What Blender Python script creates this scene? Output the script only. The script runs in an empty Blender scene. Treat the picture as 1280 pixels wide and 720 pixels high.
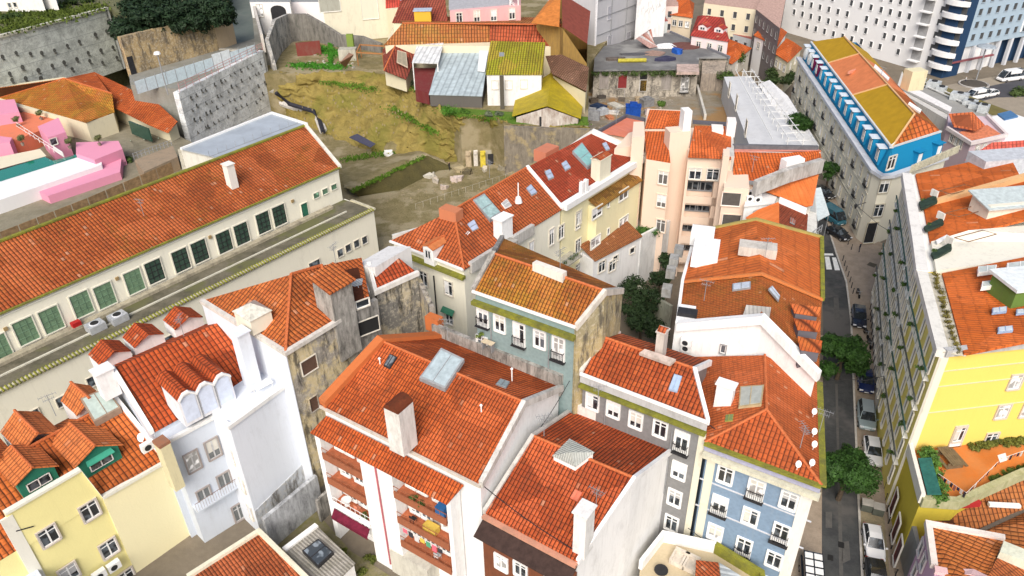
import bpy, math, random
from mathutils import Vector, Matrix
random.seed(7)
SC = bpy.context.scene
COL = SC.collection
# ------------------------------------------------------------------ camera
F = 950.0; H = 60.0
dn = Vector((30, -1478, -F)).normalized()
Zc = -dn
fw = Vector((0, 0, -1)); Yc = (fw - Zc * fw.dot(Zc)).normalized(); Xc = Yc.cross(Zc)
RW = Matrix((Xc, Yc, Zc))
camd = bpy.data.cameras.new('camera'); cam = bpy.data.objects.new('camera', camd); COL.objects.link(cam)
camd.sensor_width = 36.0; camd.lens = F / 1280 * 36.0; camd.clip_start = 0.5; camd.clip_end = 3000
cam.matrix_world = Matrix.Translation((0, 0, H)) @ RW.to_4x4()
SC.camera = cam
# ------------------------------------------------------------------ light
SUN_EL = math.radians(42); SUN_AZ = math.radians(188)     # azimuth clockwise from +Y
w = bpy.data.worlds.new('World'); SC.world = w; w.use_nodes = True
nt = w.node_tree; sky = nt.nodes.new('ShaderNodeTexSky'); sky.sky_type = 'NISHITA'; sky.sun_disc = False
sky.sun_elevation = SUN_EL; sky.sun_rotation = SUN_AZ; sky.dust_density = 4.0; sky.ozone_density = 0.6; sky.air_density = 1.0
bg = nt.nodes['Background']; bg.inputs['Strength'].default_value = 0.115
nt.links.new(sky.outputs[0], bg.inputs[0])
sd = bpy.data.lights.new('sun', 'SUN'); sd.energy = 2.6; sd.angle = math.radians(38); sd.color = (1.0, 0.965, 0.92)
so = bpy.data.objects.new('sun', sd); COL.objects.link(so)
sdir = Vector((math.sin(SUN_AZ) * math.cos(SUN_EL), math.cos(SUN_AZ) * math.cos(SUN_EL), math.sin(SUN_EL)))
so.rotation_euler = sdir.to_track_quat('Z', 'Y').to_euler(); so.location = (0, 0, 120)
SC.view_settings.view_transform = 'Standard'; SC.view_settings.look = 'None'
SC.view_settings.exposure = 0.36; SC.view_settings.gamma = 1.0; SC.view_settings.use_curve_mapping = False
SC.render.engine = 'CYCLES'

# ------------------------------------------------------------------ geometry from view rays
def ray(px, py):
    return (RW @ Vector((px - 640, -(py - 360), -F))).normalized()
def P(px, py, z=0.0):
    d = ray(px, py); t = (z - H) / d.z
    return Vector((0, 0, H)) + d * t
def proj(p):
    c = RW.transposed() @ (p - Vector((0, 0, H)))
    return (640 + F * c.x / -c.z, 360 - F * c.y / -c.z)
def hit(px, py, p0, n):
    d = ray(px, py); o = Vector((0, 0, H)); t = (p0 - o).dot(n) / d.dot(n)
    return o + d * t
def below(p, py):
    """z straight under p that sits on picture row py"""
    lo, hi = p.z - 60, p.z
    for _ in range(40):
        m = (lo + hi) / 2
        if proj(Vector((p.x, p.y, m)))[1] > py: lo = m
        else: hi = m
    return (lo + hi) / 2
def XY(v, z=None): return Vector((v.x, v.y, v.z if z is None else z))
def perp(d): return Vector((-d.y, d.x, 0))
def tocam(n, p):
    return n if n.dot(Vector((-p.x, -p.y, 0))) > 0 else -n

class M:
    def __init__(s): s.v = []; s.f = []; s.uv = []; s.mi = []; s.cur = 0
    def face(s, pts, uv=None):
        i = len(s.v); s.v += [Vector(p) for p in pts]; s.f.append(tuple(range(i, i + len(pts)))); s.uv.append(uv); s.mi.append(s.cur)
    def slab(s, pts, t=0.12, tile=True):
        pts = [Vector(p) for p in pts]
        n = Vector((0, 0, 0))
        for i in range(len(pts)):
            a, b = pts[i], pts[(i + 1) % len(pts)]
            n += Vector(((a.y - b.y) * (a.z + b.z), (a.z - b.z) * (a.x + b.x), (a.x - b.x) * (a.y + b.y)))
        n.normalize()
        if n.z < 0: pts.reverse(); n = -n
        up = Vector((0, 0, 1)) - n * n.z
        if up.length < 0.02: up = perp(s.diru) if hasattr(s, 'diru') else Vector((-.56, .83, 0))
        up.normalize(); u = up.cross(n)
        uv = [(p.dot(u), p.dot(up)) for p in pts]
        lo = [p - Vector((0, 0, t)) for p in pts]
        tri = len(pts) == 4 and abs((pts[3] - pts[0]).dot((pts[1] - pts[0]).cross(pts[2] - pts[0]).normalized())) > .01
        for ix in ([(0, 1, 2), (0, 2, 3)] if tri else [tuple(range(len(pts)))]):
            s.face([pts[i] for i in ix], [uv[i] for i in ix]); s.face([lo[i] for i in ix][::-1], [(0, 0)] * len(ix))
        for i in range(len(pts)):
            j = (i + 1) % len(pts)
            s.face([pts[i], lo[i], lo[j], pts[j]], [uv[i], uv[i], uv[j], uv[j]])
    def prism(s, ring, z0, cap=True):
        ring = [Vector(p) for p in ring]
        A = sum(a.x * b.y - b.x * a.y for a, b in zip(ring, ring[1:] + ring[:1]))
        if A < 0: ring.reverse()
        lo = [XY(p, z0) for p in ring]; n = len(ring)
        if cap: s.face(ring)
        s.face(lo[::-1])
        for i in range(n):
            j = (i + 1) % n
            s.face([ring[i], lo[i], lo[j], ring[j]])
    def box(s, c, d, sx, sy, h):
        """c = centre of the bottom, d = unit dir of sx"""
        d = Vector((d.x, d.y, 0)).normalized(); e = perp(d)
        r = [c + d * (a * sx / 2) + e * (b * sy / 2) + Vector((0, 0, h)) for a, b in ((-1, -1), (1, -1), (1, 1), (-1, 1))]
        s.prism(r, c.z)
    def seg(s, a, b, w, z0, z1):
        """upright wall from a to b"""
        d = XY(b - a, 0).normalized(); e = perp(d) * (w / 2)
        r = [XY(a - e, z1), XY(b - e, z1), XY(b + e, z1), XY(a + e, z1)]
        s.prism(r, z0)
    def beam(s, path, w=0.3, up=0.2, down=0.2, closed=False):
        path = [Vector(p) for p in path]; n = len(path); off = []
        for i in range(n):
            a = path[(i - 1) % n] if (i > 0 or closed) else None
            b = path[(i + 1) % n] if (i < n - 1 or closed) else None
            d1 = XY(path[i] - a, 0).normalized() if a is not None else None
            d2 = XY(b - path[i], 0).normalized() if b is not None else None
            d1 = d1 or d2; d2 = d2 or d1
            e = perp(d1) + perp(d2)
            if e.length < .1: e = perp(d1)
            e.normalize(); c = max(.4, e.dot(perp(d1)))
            off.append(e * (w / 2 / c))
        U = Vector((0, 0, up)); D = Vector((0, 0, -down))
        cs = [[p - o + U, p + o + U, p + o + D, p - o + D] for p, o in zip(path, off)]
        m = n if closed else n - 1
        for i in range(m):
            a, b = cs[i], cs[(i + 1) % n]
            for k in range(4):
                l = (k + 1) % 4
                s.face([a[k], b[k], b[l], a[l]])
        if not closed: s.face(cs[0]); s.face(cs[-1][::-1])
    def tube(s, path, r=0.05, n=6, r2=None):
        path = [Vector(p) for p in path]; rings = []
        for i, p in enumerate(path):
            d = (path[min(i + 1, len(path) - 1)] - path[max(i - 1, 0)]).normalized()
            a = d.orthogonal().normalized(); b = d.cross(a)
            rr = r if r2 is None else r + (r2 - r) * i / (len(path) - 1)
            rings.append([p + (a * math.cos(t) + b * math.sin(t)) * rr for t in [2 * math.pi * k / n for k in range(n)]])
        for i in range(len(rings) - 1):
            for k in range(n):
                l = (k + 1) % n
                s.face([rings[i][k], rings[i][l], rings[i + 1][l], rings[i + 1][k]])
        s.face(rings[0][::-1]); s.face(rings[-1])
    def lathe(s, c, prof, n=12):
        rings = [[c + Vector((r * math.cos(2 * math.pi * k / n), r * math.sin(2 * math.pi * k / n), z)) for k in range(n)] for r, z in prof]
        for i in range(len(rings) - 1):
            for k in range(n):
                l = (k + 1) % n
                s.face([rings[i][k], rings[i][l], rings[i + 1][l], rings[i + 1][k]])
        s.face(rings[0][::-1]); s.face(rings[-1])
    def loft(s, rows):
        for a, b in zip(rows, rows[1:]):
            for i in range(len(a) - 1):
                s.face([a[i], a[i + 1], b[i + 1], b[i]])
    def mesh(s, name, mats, org=Vector((0, 0, 0)), smooth=False, merge=False):
        me = bpy.data.meshes.new(name)
        me.from_pydata([tuple(v - org) for v in s.v], [], s.f)
        if not isinstance(mats, (list, tuple)): mats = [mats]
        for m in mats: me.materials.append(m)
        if any(u for u in s.uv):
            l = me.uv_layers.new(name='UVMap'); k = 0
            for f, u in zip(s.f, s.uv):
                for q in range(len(f)):
                    l.data[k].uv = u[q] if u else (0, 0); k += 1
        for p, mi in zip(me.polygons, s.mi): p.material_index = mi; p.use_smooth = smooth
        if merge:
            import bmesh
            bm = bmesh.new(); bm.from_mesh(me); bmesh.ops.remove_doubles(bm, verts=bm.verts, dist=.001)
            bmesh.ops.recalc_face_normals(bm, faces=bm.faces); bm.to_mesh(me); bm.free()
        me.validate(); me.update()
        return me
    def build(s, name, mats, parent=None, org=None, **k):
        if org is None: org = wloc(parent) if parent else Vector((0, 0, 0))
        o = bpy.data.objects.new(name, s.mesh(name, mats, org, **k)); COL.objects.link(o)
        o.location = org
        if parent: o.parent = parent; o.location = org - wloc(parent)
        return o
def wloc(o):
    l = Vector((0, 0, 0))
    while o: l = l + o.location; o = o.parent
    return l
def tag(o, label, cat, group=None):
    o['label'] = label; o['category'] = cat
    if group: o['group'] = group
    return o
def empty(name, loc, label, cat, group=None):
    o = bpy.data.objects.new(name, None); o.empty_display_size = .5; COL.objects.link(o); o.location = loc
    return tag(o, label, cat, group)
def structure(o, kind='structure'): o['kind'] = kind; return o
def copy_tree(o, parent=None):
    c = o.copy(); COL.objects.link(c); c.parent = parent
    for ch in [x for x in bpy.data.objects if x.parent == o]: copy_tree(ch, c)
    return c

# ------------------------------------------------------------------ materials
MATS = {}
ORD = 'first second third fourth fifth sixth seventh eighth ninth tenth eleventh twelfth thirteenth fourteenth fifteenth sixteenth'.split()
class N:
    def __init__(s, name):
        s.m = bpy.data.materials.new(name); s.m.use_nodes = True; s.t = s.m.node_tree
        s.b = s.t.nodes['Principled BSDF']
        if name not in ('gloss', 'window_glass'): s.b.inputs['Specular IOR Level'].default_value = .18
    def n(s, typ, **k):
        x = s.t.nodes.new(typ)
        for a, b in k.items():
            if a.startswith('i_'):
                key = a[2:]; key = int(key) if key.isdigit() else key
                x.inputs[key].default_value = b
            else: setattr(x, a, b)
        return x
    def l(s, a, b): s.t.links.new(a, b)
    def math(s, op, a, b=None, clamp=False):
        x = s.n('ShaderNodeMath', operation=op); x.use_clamp = clamp
        for i, q in enumerate((a, b)):
            if q is None: continue
            if isinstance(q, (int, float)): x.inputs[i].default_value = q
            else: s.l(q, x.inputs[i])
        return x.outputs[0]
    def mix(s, f, a, b, mode='MIX'):
        x = s.n('ShaderNodeMix', data_type='RGBA', blend_type=mode)
        for i, q in ((0, f), (6, a), (7, b)):
            if isinstance(q, (int, float)): x.inputs[i].default_value = q
            elif isinstance(q, tuple): x.inputs[i].default_value = (*q[:3], 1)
            else: s.l(q, x.inputs[i])
        return x.outputs[2]
    def noise(s, vec, scale, detail=4, rough=.6):
        x = s.n('ShaderNodeTexNoise'); x.inputs['Scale'].default_value = scale; x.inputs['Detail'].default_value = detail
        x.inputs['Roughness'].default_value = rough
        if vec is not None: s.l(vec, x.inputs['Vector'])
        return x.outputs['Fac']
    def ramp(s, f, a, b):
        x = s.n('ShaderNodeMapRange'); x.clamp = True; x.inputs[1].default_value = a; x.inputs[2].default_value = b
        s.l(f, x.inputs[0]); return x.outputs[0]
    def pos(s): return s.n('ShaderNodeNewGeometry').outputs['Position']
    def scalev(s, v, sc):
        x = s.n('ShaderNodeMapping'); s.l(v, x.inputs[0]); x.inputs['Scale'].default_value = sc; return x.outputs[0]
    def bump(s, h, dist, strength=1.0):
        x = s.n('ShaderNodeBump'); x.inputs['Distance'].default_value = dist; x.inputs['Strength'].default_value = strength
        s.l(h, x.inputs['Height']); s.l(x.outputs[0], s.b.inputs['Normal'])
def cached(fn):
    def g(*a, **k):
        key = (fn.__name__, a, tuple(sorted(k.items())))
        if key not in MATS: MATS[key] = fn(*a, **k)
        return MATS[key]
    return g
@cached
def tile(c1=(.55, .13, .04), c2=(.36, .07, .025), c3=(.22, .2, .03), moss=.3, tu=.34, tv=.42, dirt=.55, hb=.07):
    g = N('roof_tiles'); uv = g.n('ShaderNodeUVMap').outputs[0]
    sp = g.n('ShaderNodeSeparateXYZ'); g.l(uv, sp.inputs[0])
    nz = g.noise(g.pos(), .9, 2)
    wob = g.math('MULTIPLY', g.math('SUBTRACT', nz, .5), .10)
    U = g.math('DIVIDE', g.math('ADD', sp.outputs[0], wob), tu); V = g.math('DIVIDE', g.math('ADD', sp.outputs[1], wob), tv)
    w1 = g.n('ShaderNodeTexWhiteNoise', noise_dimensions='1D'); g.l(g.math('FLOOR', U), w1.inputs['W'])
    V = g.math('ADD', V, g.math('MULTIPLY', w1.outputs['Value'], .12))
    fu = g.math('FRACT', U); fv = g.math('FRACT', V)
    cx = g.n('ShaderNodeCombineXYZ'); g.l(g.math('FLOOR', U), cx.inputs[0]); g.l(g.math('FLOOR', V), cx.inputs[1])
    wn = g.n('ShaderNodeTexWhiteNoise', noise_dimensions='2D'); g.l(cx.outputs[0], wn.inputs['Vector'])
    n1 = g.noise(g.pos(), .28, 5); n2 = g.noise(g.pos(), 1.7, 5, .7); n3 = g.noise(g.pos(), .12, 4, .65)
    col = g.mix(g.math('MULTIPLY', wn.outputs['Value'], .8), c1, c2)
    col = g.mix(g.ramp(n1, .42, .62), col, g.mix(.5, col, c2))
    pale = g.math('GREATER_THAN', wn.outputs['Value'], .985)
    col = g.mix(g.math('MULTIPLY', pale, .4), col, (.72, .42, .26))
    mm = g.math('MULTIPLY', g.ramp(g.math('ADD', g.math('MULTIPLY', n3, .6), g.math('MULTIPLY', n2, .5)), .70 - .4 * moss, .92 - .4 * moss), min(1., .25 + moss))
    col = g.mix(mm, col, c3)
    pt = g.n('ShaderNodeTexVoronoi'); pt.inputs['Scale'].default_value = .33; g.l(g.scalev(uv, (1, .8, 1)), pt.inputs['Vector'])
    psp = g.n('ShaderNodeSeparateColor'); g.l(pt.outputs['Color'], psp.inputs[0])
    col = g.mix(g.math('MULTIPLY', g.math('GREATER_THAN', psp.outputs[0], .72), .35), col, tuple(min(1, x * 1.35 + .02) for x in c1))
    col = g.mix(g.math('MULTIPLY', g.math('LESS_THAN', psp.outputs[1], .22), .35), col, tuple(x * .6 for x in c2))
    n5 = g.noise(g.scalev(uv, (1.6, .16, 1)), 1.0, 5, .75)
    col = g.mix(g.math('MULTIPLY', g.ramp(n5, .52, .74), .5), col, (.1, .05, .03))
    # weathered dark blotches
    col = g.mix(g.math('MULTIPLY', g.ramp(n2, .52, .72), .55), col, (.07, .04, .022))
    prof = g.math('SINE', g.math('MULTIPLY', fu, math.pi))
    gu = g.ramp(prof, .62, .12); gv = g.ramp(fv, .24, .05)
    gr = g.math('MAXIMUM', gu, g.math('MULTIPLY', gv, .62 if tu < 1 else 1))
    col = g.mix(g.math('MULTIPLY', gr, min(.97, dirt + .2)), col, (.035, .013, .008))
    g.l(col, g.b.inputs['Base Color']); g.b.inputs['Roughness'].default_value = .82
    h = g.math('ADD', g.math('MULTIPLY', prof, .8), g.math('MULTIPLY', g.math('SUBTRACT', 1, fv), .6))
    g.bump(g.math('ADD', h, g.math('MULTIPLY', n2, .4)), hb, .9)
    return g.m
@cached
def wall(c=(.75, .72, .62), dirt=.3, dc=(.16, .14, .11), big=.25, name='plaster', grime=.0):
    g = N(name); p = g.pos()
    n1 = g.noise(p, big, 6, .65); n2 = g.noise(g.scalev(p, (2.2, 2.2, .22)), 1.0, 5, .7); n3 = g.noise(p, 5, 4)
    n4 = g.noise(g.scalev(p, (.8, .8, .35)), 1.0, 6, .75)
    f = g.math('MULTIPLY', g.ramp(n2, .66 - .3 * dirt, .86 - .15 * dirt), dirt)
    f2 = g.math('MULTIPLY', g.ramp(n4, .62 - .3 * dirt, .80 - .15 * dirt), dirt)
    col = g.mix(g.math('MULTIPLY', n1, .5), c, tuple(x * .80 for x in c))
    col = g.mix(g.math('MULTIPLY', g.math('SUBTRACT', n3, .3), .25), col, tuple(min(1, x * 1.1) for x in c))
    col = g.mix(g.math('MAXIMUM', f, f2), col, dc)
    n6 = g.noise(g.scalev(p, (3.5, 3.5, .12)), 1.0, 4, .8)
    col = g.mix(g.math('MULTIPLY', g.ramp(n6, .55, .75), .1 + .3 * dirt), col, tuple(x * .55 for x in c))
    if grime: col = g.mix(g.math('MULTIPLY', g.ramp(n1, .5, .6), grime), col, (.42, .33, .16))
    g.l(col, g.b.inputs['Base Color']); g.b.inputs['Roughness'].default_value = .88
    g.bump(g.math('ADD', n3, n1), .03, .4)
    return g.m
@cached
def peel(c=(.6, .5, .3), c2=(.34, .31, .27), k=.05):
    g = N('peeling_plaster'); p = g.pos(); a = g.noise(p, .33, 7, .7); b = g.noise(g.scalev(p, (1.3, 1.3, .3)), .8, 7, .75); d = g.noise(p, 2.6, 5, .7)
    col = g.mix(g.ramp(a, .46, .54), c, c2); col = g.mix(g.math('MULTIPLY', g.ramp(d, .5, .62), .45), col, (.66, .6, .48)); col = g.mix(g.math('MULTIPLY', g.ramp(b, .5, .62), .85), col, (k, k * .9, k * .75))
    g.l(col, g.b.inputs['Base Color']); g.b.inputs['Roughness'].default_value = .95; g.bump(g.math('ADD', a, d), .08, .6); return g.m
@cached
def shot(c=(.68, .7, .68)):
    g = N('sprayed_concrete'); p = g.pos(); a = g.noise(p, .4, 7, .75); b = g.noise(p, 1.8, 7, .8); d = g.noise(p, 5, 5, .8)
    sp = g.n('ShaderNodeSeparateXYZ'); g.l(p, sp.inputs[0]); ln = g.math('LESS_THAN', g.math('FRACT', g.math('DIVIDE', sp.outputs[2], 2.6)), .06)
    col = g.mix(g.ramp(a, .42, .6), c, tuple(x * .62 for x in c)); col = g.mix(g.math('MULTIPLY', g.ramp(b, .52, .66), .7), col, (.2, .22, .2)); col = g.mix(g.math('MULTIPLY', g.ramp(d, .55, .68), .6), col, (.85, .87, .85))
    col = g.mix(g.math('MULTIPLY', ln, .45), col, (.22, .24, .24))
    g.l(col, g.b.inputs['Base Color']); g.b.inputs['Roughness'].default_value = .95; g.bump(g.math('ADD', b, d), .15, .8); return g.m
@cached
def azulejo(c=(.2, .33, .52), s=.42):
    g = N('tiled_facade'); p = g.pos()
    n1 = g.noise(p, .5, 5); n2 = g.noise(g.scalev(p, (2.2, 2.2, .3)), 1.0, 5, .7)
    v = g.n('ShaderNodeTexVoronoi'); v.inputs['Scale'].default_value = 3.2; g.l(p, v.inputs['Vector'])
    col = g.mix(g.math('MULTIPLY', v.outputs['Distance'], .6), c, tuple(x * 1.5 for x in c))
    col = g.mix(g.math('MULTIPLY', n1, .6), col, tuple(x * .75 for x in c))
    col = g.mix(g.math('MULTIPLY', g.ramp(n2, .55, .8), .4), col, (.3, .33, .34))
    g.l(col, g.b.inputs['Base Color']); g.b.inputs['Roughness'].default_value = .5
    return g.m
@cached
def plain(c, rough=.6, metal=0., var=.15, name='painted', scale=2.0):
    g = N(name); n = g.noise(g.pos(), scale, 5, .65)
    col = g.mix(g.ramp(n, .3, .7), tuple(x * (1 - var) for x in c), tuple(min(1, x * (1 + var)) for x in c))
    g.l(col, g.b.inputs['Base Color']); g.b.inputs['Roughness'].default_value = rough; g.b.inputs['Metallic'].default_value = metal
    return g.m
@cached
def membrane(c=(.62, .16, .04), c2=(.5, .2, .05), moss=.2, lines=.6, name='coated_roof', step=1.0):
    """painted roof covering with faint sheet joints and patches"""
    g = N(name); p = g.pos(); uv = g.n('ShaderNodeUVMap').outputs[0]
    sp = g.n('ShaderNodeSeparateXYZ'); g.l(uv, sp.inputs[0])
    n1 = g.noise(p, .22, 6, .7); n2 = g.noise(p, 1.6, 6, .75); n3 = g.noise(g.scalev(uv, (1.2, .12, 1)), 1.6, 5, .7)
    col = g.mix(g.ramp(n1, .38, .66), c, c2)
    col = g.mix(g.math('MULTIPLY', g.ramp(n2, .52, .75), .5), col, tuple(x * .62 for x in c))
    col = g.mix(g.math('MULTIPLY', g.ramp(n3, .45, .75), .5), col, tuple(min(1, x * 1.3) for x in c2))
    if moss: col = g.mix(g.math('MULTIPLY', g.ramp(g.math('ADD', g.math('MULTIPLY', n1, .5), g.math('MULTIPLY', n2, .5)), .56 - .1 * moss, .70), moss), col, (.26, .2, .03))
    fu = g.math('FRACT', g.math('DIVIDE', sp.outputs[0], step)); ln = g.math('LESS_THAN', fu, .07)
    fv = g.math('FRACT', g.math('DIVIDE', sp.outputs[1], step * .42)); lv = g.math('LESS_THAN', fv, .16)
    m = g.math('MULTIPLY', g.math('MAXIMUM', ln, g.math('MULTIPLY', lv, .45)), lines * .55)
    col = g.mix(m, col, tuple(x * .35 for x in c))
    g.l(col, g.b.inputs['Base Color']); g.b.inputs['Roughness'].default_value = .7
    g.bump(g.math('ADD', n2, g.math('MULTIPLY', m, -1)), .04, .5)
    return g.m
@cached
def corr(c=(.5, .5, .47), per=.22, moss=0., mc=(.2, .2, .03)):
    g = N('corrugated_sheet'); uv = g.n('ShaderNodeUVMap').outputs[0]; sp = g.n('ShaderNodeSeparateXYZ'); g.l(uv, sp.inputs[0])
    s = g.math('SINE', g.math('MULTIPLY', sp.outputs[0], 2 * math.pi / per)); p = g.pos(); n = g.noise(p, .7, 6, .7)
    col = g.mix(g.ramp(n, .35, .7), c, tuple(x * .6 for x in c))
    if moss: col = g.mix(g.math('MULTIPLY', g.ramp(n, .5 - .2 * moss, .6), moss), col, mc)
    col = g.mix(g.math('MULTIPLY', g.ramp(s, -.3, -1), .45), col, tuple(x * .3 for x in c))
    g.l(col, g.b.inputs['Base Color']); g.b.inputs['Roughness'].default_value = .6; g.bump(s, .03, .8)
    return g.m
@cached
def ground(c1, c2, scale=.3, name='ground', rough=.95, bump=.1, c3=None):
    g = N(name); p = g.pos(); n1 = g.noise(p, scale, 8, .7); n2 = g.noise(p, scale * 8, 6, .7); n3 = g.noise(p, scale * .3, 4)
    col = g.mix(g.ramp(n1, .35, .65), c1, c2)
    col = g.mix(g.math('MULTIPLY', n2, .5), col, tuple(x * .55 for x in c1))
    if c3: col = g.mix(g.ramp(n3, .5, .6), col, c3)
    g.l(col, g.b.inputs['Base Color']); g.b.inputs['Roughness'].default_value = rough
    g.bump(g.math('ADD', n1, n2), bump, .7)
    return g.m
@cached
def leaf(c=(.05, .1, .02)):
    g = N('foliage'); n = g.math('ADD', g.math('MULTIPLY', g.noise(g.pos(), .9, 4, .7), .55), g.math('MULTIPLY', g.noise(g.pos(), 6, 2), .45))
    col = g.mix(g.ramp(n, .35, .65), tuple(x * .35 for x in c), (c[0] * 2.2, c[1] * 1.8, c[2] * 1.5))
    g.l(col, g.b.inputs['Base Color']); g.b.inputs['Roughness'].default_value = .6
    return g.m
@cached
def gloss(c, rough=.25, metal=0.):
    g = N('gloss'); g.b.inputs['Base Color'].default_value = (*c, 1); g.b.inputs['Roughness'].default_value = rough; g.b.inputs['Metallic'].default_value = metal
    g.b.inputs['Coat Weight'].default_value = .6 if metal == 0 else 0
    return g.m
def flat(c, rough=.7): return plain(c, rough, 0., .1)
@cached
def pane_mat(c=(.02, .025, .03), v=0):
    g = N('window_glass'); n = g.noise(g.pos(), 1.3, 1)
    col = g.mix(g.ramp(n, .5, .62), c, tuple(min(1, x * 4 + .02) for x in c))
    g.l(col, g.b.inputs['Base Color']); g.b.inputs['Roughness'].default_value = .12; g.b.inputs['Specular IOR Level'].default_value = .8
    return g.m
WHITE = plain((.8, .8, .78), .6, 0, .06, name='white_paint'); STONE = plain((.62, .58, .5), .8, 0, .2, name='pale_stone'); DARK = plain((.03, .03, .032), .5, 0, .2, name='dark_metal')
GLASS = pane_mat(); GREY = plain((.3, .31, .32), .6, .2, .15, name='grey_metal')
CURT = pane_mat((.35, .35, .34), 1)
LIME = wall((.78, .77, .72), .35)
MOSSY = ground((.32, .32, .04), (.14, .14, .05), 1.2, name='moss_coated_stone')

# ------------------------------------------------------------------ windows
PROTO = {}
BLINDS = [plain((.6, .58, .52), .8, 0, .1, name='blind_cream'), plain((.42, .42, .42), .8, 0, .1, name='blind_grey'), plain((.7, .7, .7), .8, 0, .1, name='blind_white')]
def win_proto(kind, w, h, fr, sash, pane):
    key = (kind, round(w, 2), round(h, 2), fr.name, sash.name, pane.name)
    if key in PROTO: return PROTO[key]
    X = Vector((1, 0, 0)); O = lambda x, y, z: Vector((x, y, z))
    def bx(m, x0, x1, y0, y1, z0, z1):
        m.prism([O(x0, y0, z1), O(x1, y0, z1), O(x1, y1, z1), O(x0, y1, z1)], z0)
    # local: x right, -y outward, z up, centre of the opening
    a = M(); t = .13 if kind != 's' else .07; d = .14
    bx(a, -w/2 - t, -w/2, -d, 0, -h/2 - t, h/2 + t); bx(a, w/2, w/2 + t, -d, 0, -h/2 - t, h/2 + t)
    bx(a, -w/2, w/2, -d, 0, h/2, h/2 + t); bx(a, -w/2 - .05, w/2 + .05, -d - .06, 0, -h/2 - t, -h/2)
    parts = [('window', a.mesh('window', fr))]
    g = M(); bx(g, -w/2, w/2, -.03, 0, -h/2, h/2); parts.append(('pane', g.mesh('pane', pane)))
    s = M(); q = .07
    for x in ((-w/2, -w/2 + q), (w/2 - q, w/2)): bx(s, x[0], x[1], -.07, -.03, -h/2, h/2)
    bx(s, -w/2, w/2, -.07, -.03, h/2 - q, h/2); bx(s, -w/2, w/2, -.07, -.03, -h/2, -h/2 + q)
    if kind in 'wdp':
        bx(s, -.06, .06, -.09, -.03, -h/2, h/2)
    if kind in 'wd' and h > 1.3: bx(s, -w/2, w/2, -.08, -.03, h/2 - h * .25, h/2 - h * .25 + .05)
    if kind == 'd': bx(s, -w/2 + .05, w/2 - .05, -.06, -.03, -h/2, -h/2 + .35)
    if kind == 'g':   # many-paned industrial window
        nx, nz = 3, 4
        for i in range(1, nx): x = -w/2 + w * i / nx; bx(s, x - .035, x + .035, -.08, -.03, -h/2, h/2)
        for i in range(1, nz): z = -h/2 + h * i / nz; bx(s, -w/2, w/2, -.08, -.03, z - .035, z + .035)
    parts.append(('sash', s.mesh('sash', sash)))
    if kind in 'd':
        r = M(); z1 = -h/2 + 1.0; y = -.38
        bx(r, -w/2 - .1, w/2 + .1, y - .03, y + .03, z1 - .05, z1); bx(r, -w/2 - .1, w/2 + .1, y - .03, y + .03, -h/2 + .02, -h/2 + .07)
        k = int(w / .13)
        for i in range(k + 1):
            x = -w/2 - .08 + (w + .16) * i / k; bx(r, x - .016, x + .016, y - .016, y + .016, -h/2, z1)
        for x in (-w/2 - .1, w/2 + .06): bx(r, x, x + .04, y, -.1, z1 - .05, z1)
        bx(r, -w/2 - .2, w/2 + .2, y - .06, 0, -h/2 - .1, -h/2)
        parts.append(('railing', r.mesh('railing', DARK)))
    PROTO[key] = parts
    return parts
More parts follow.
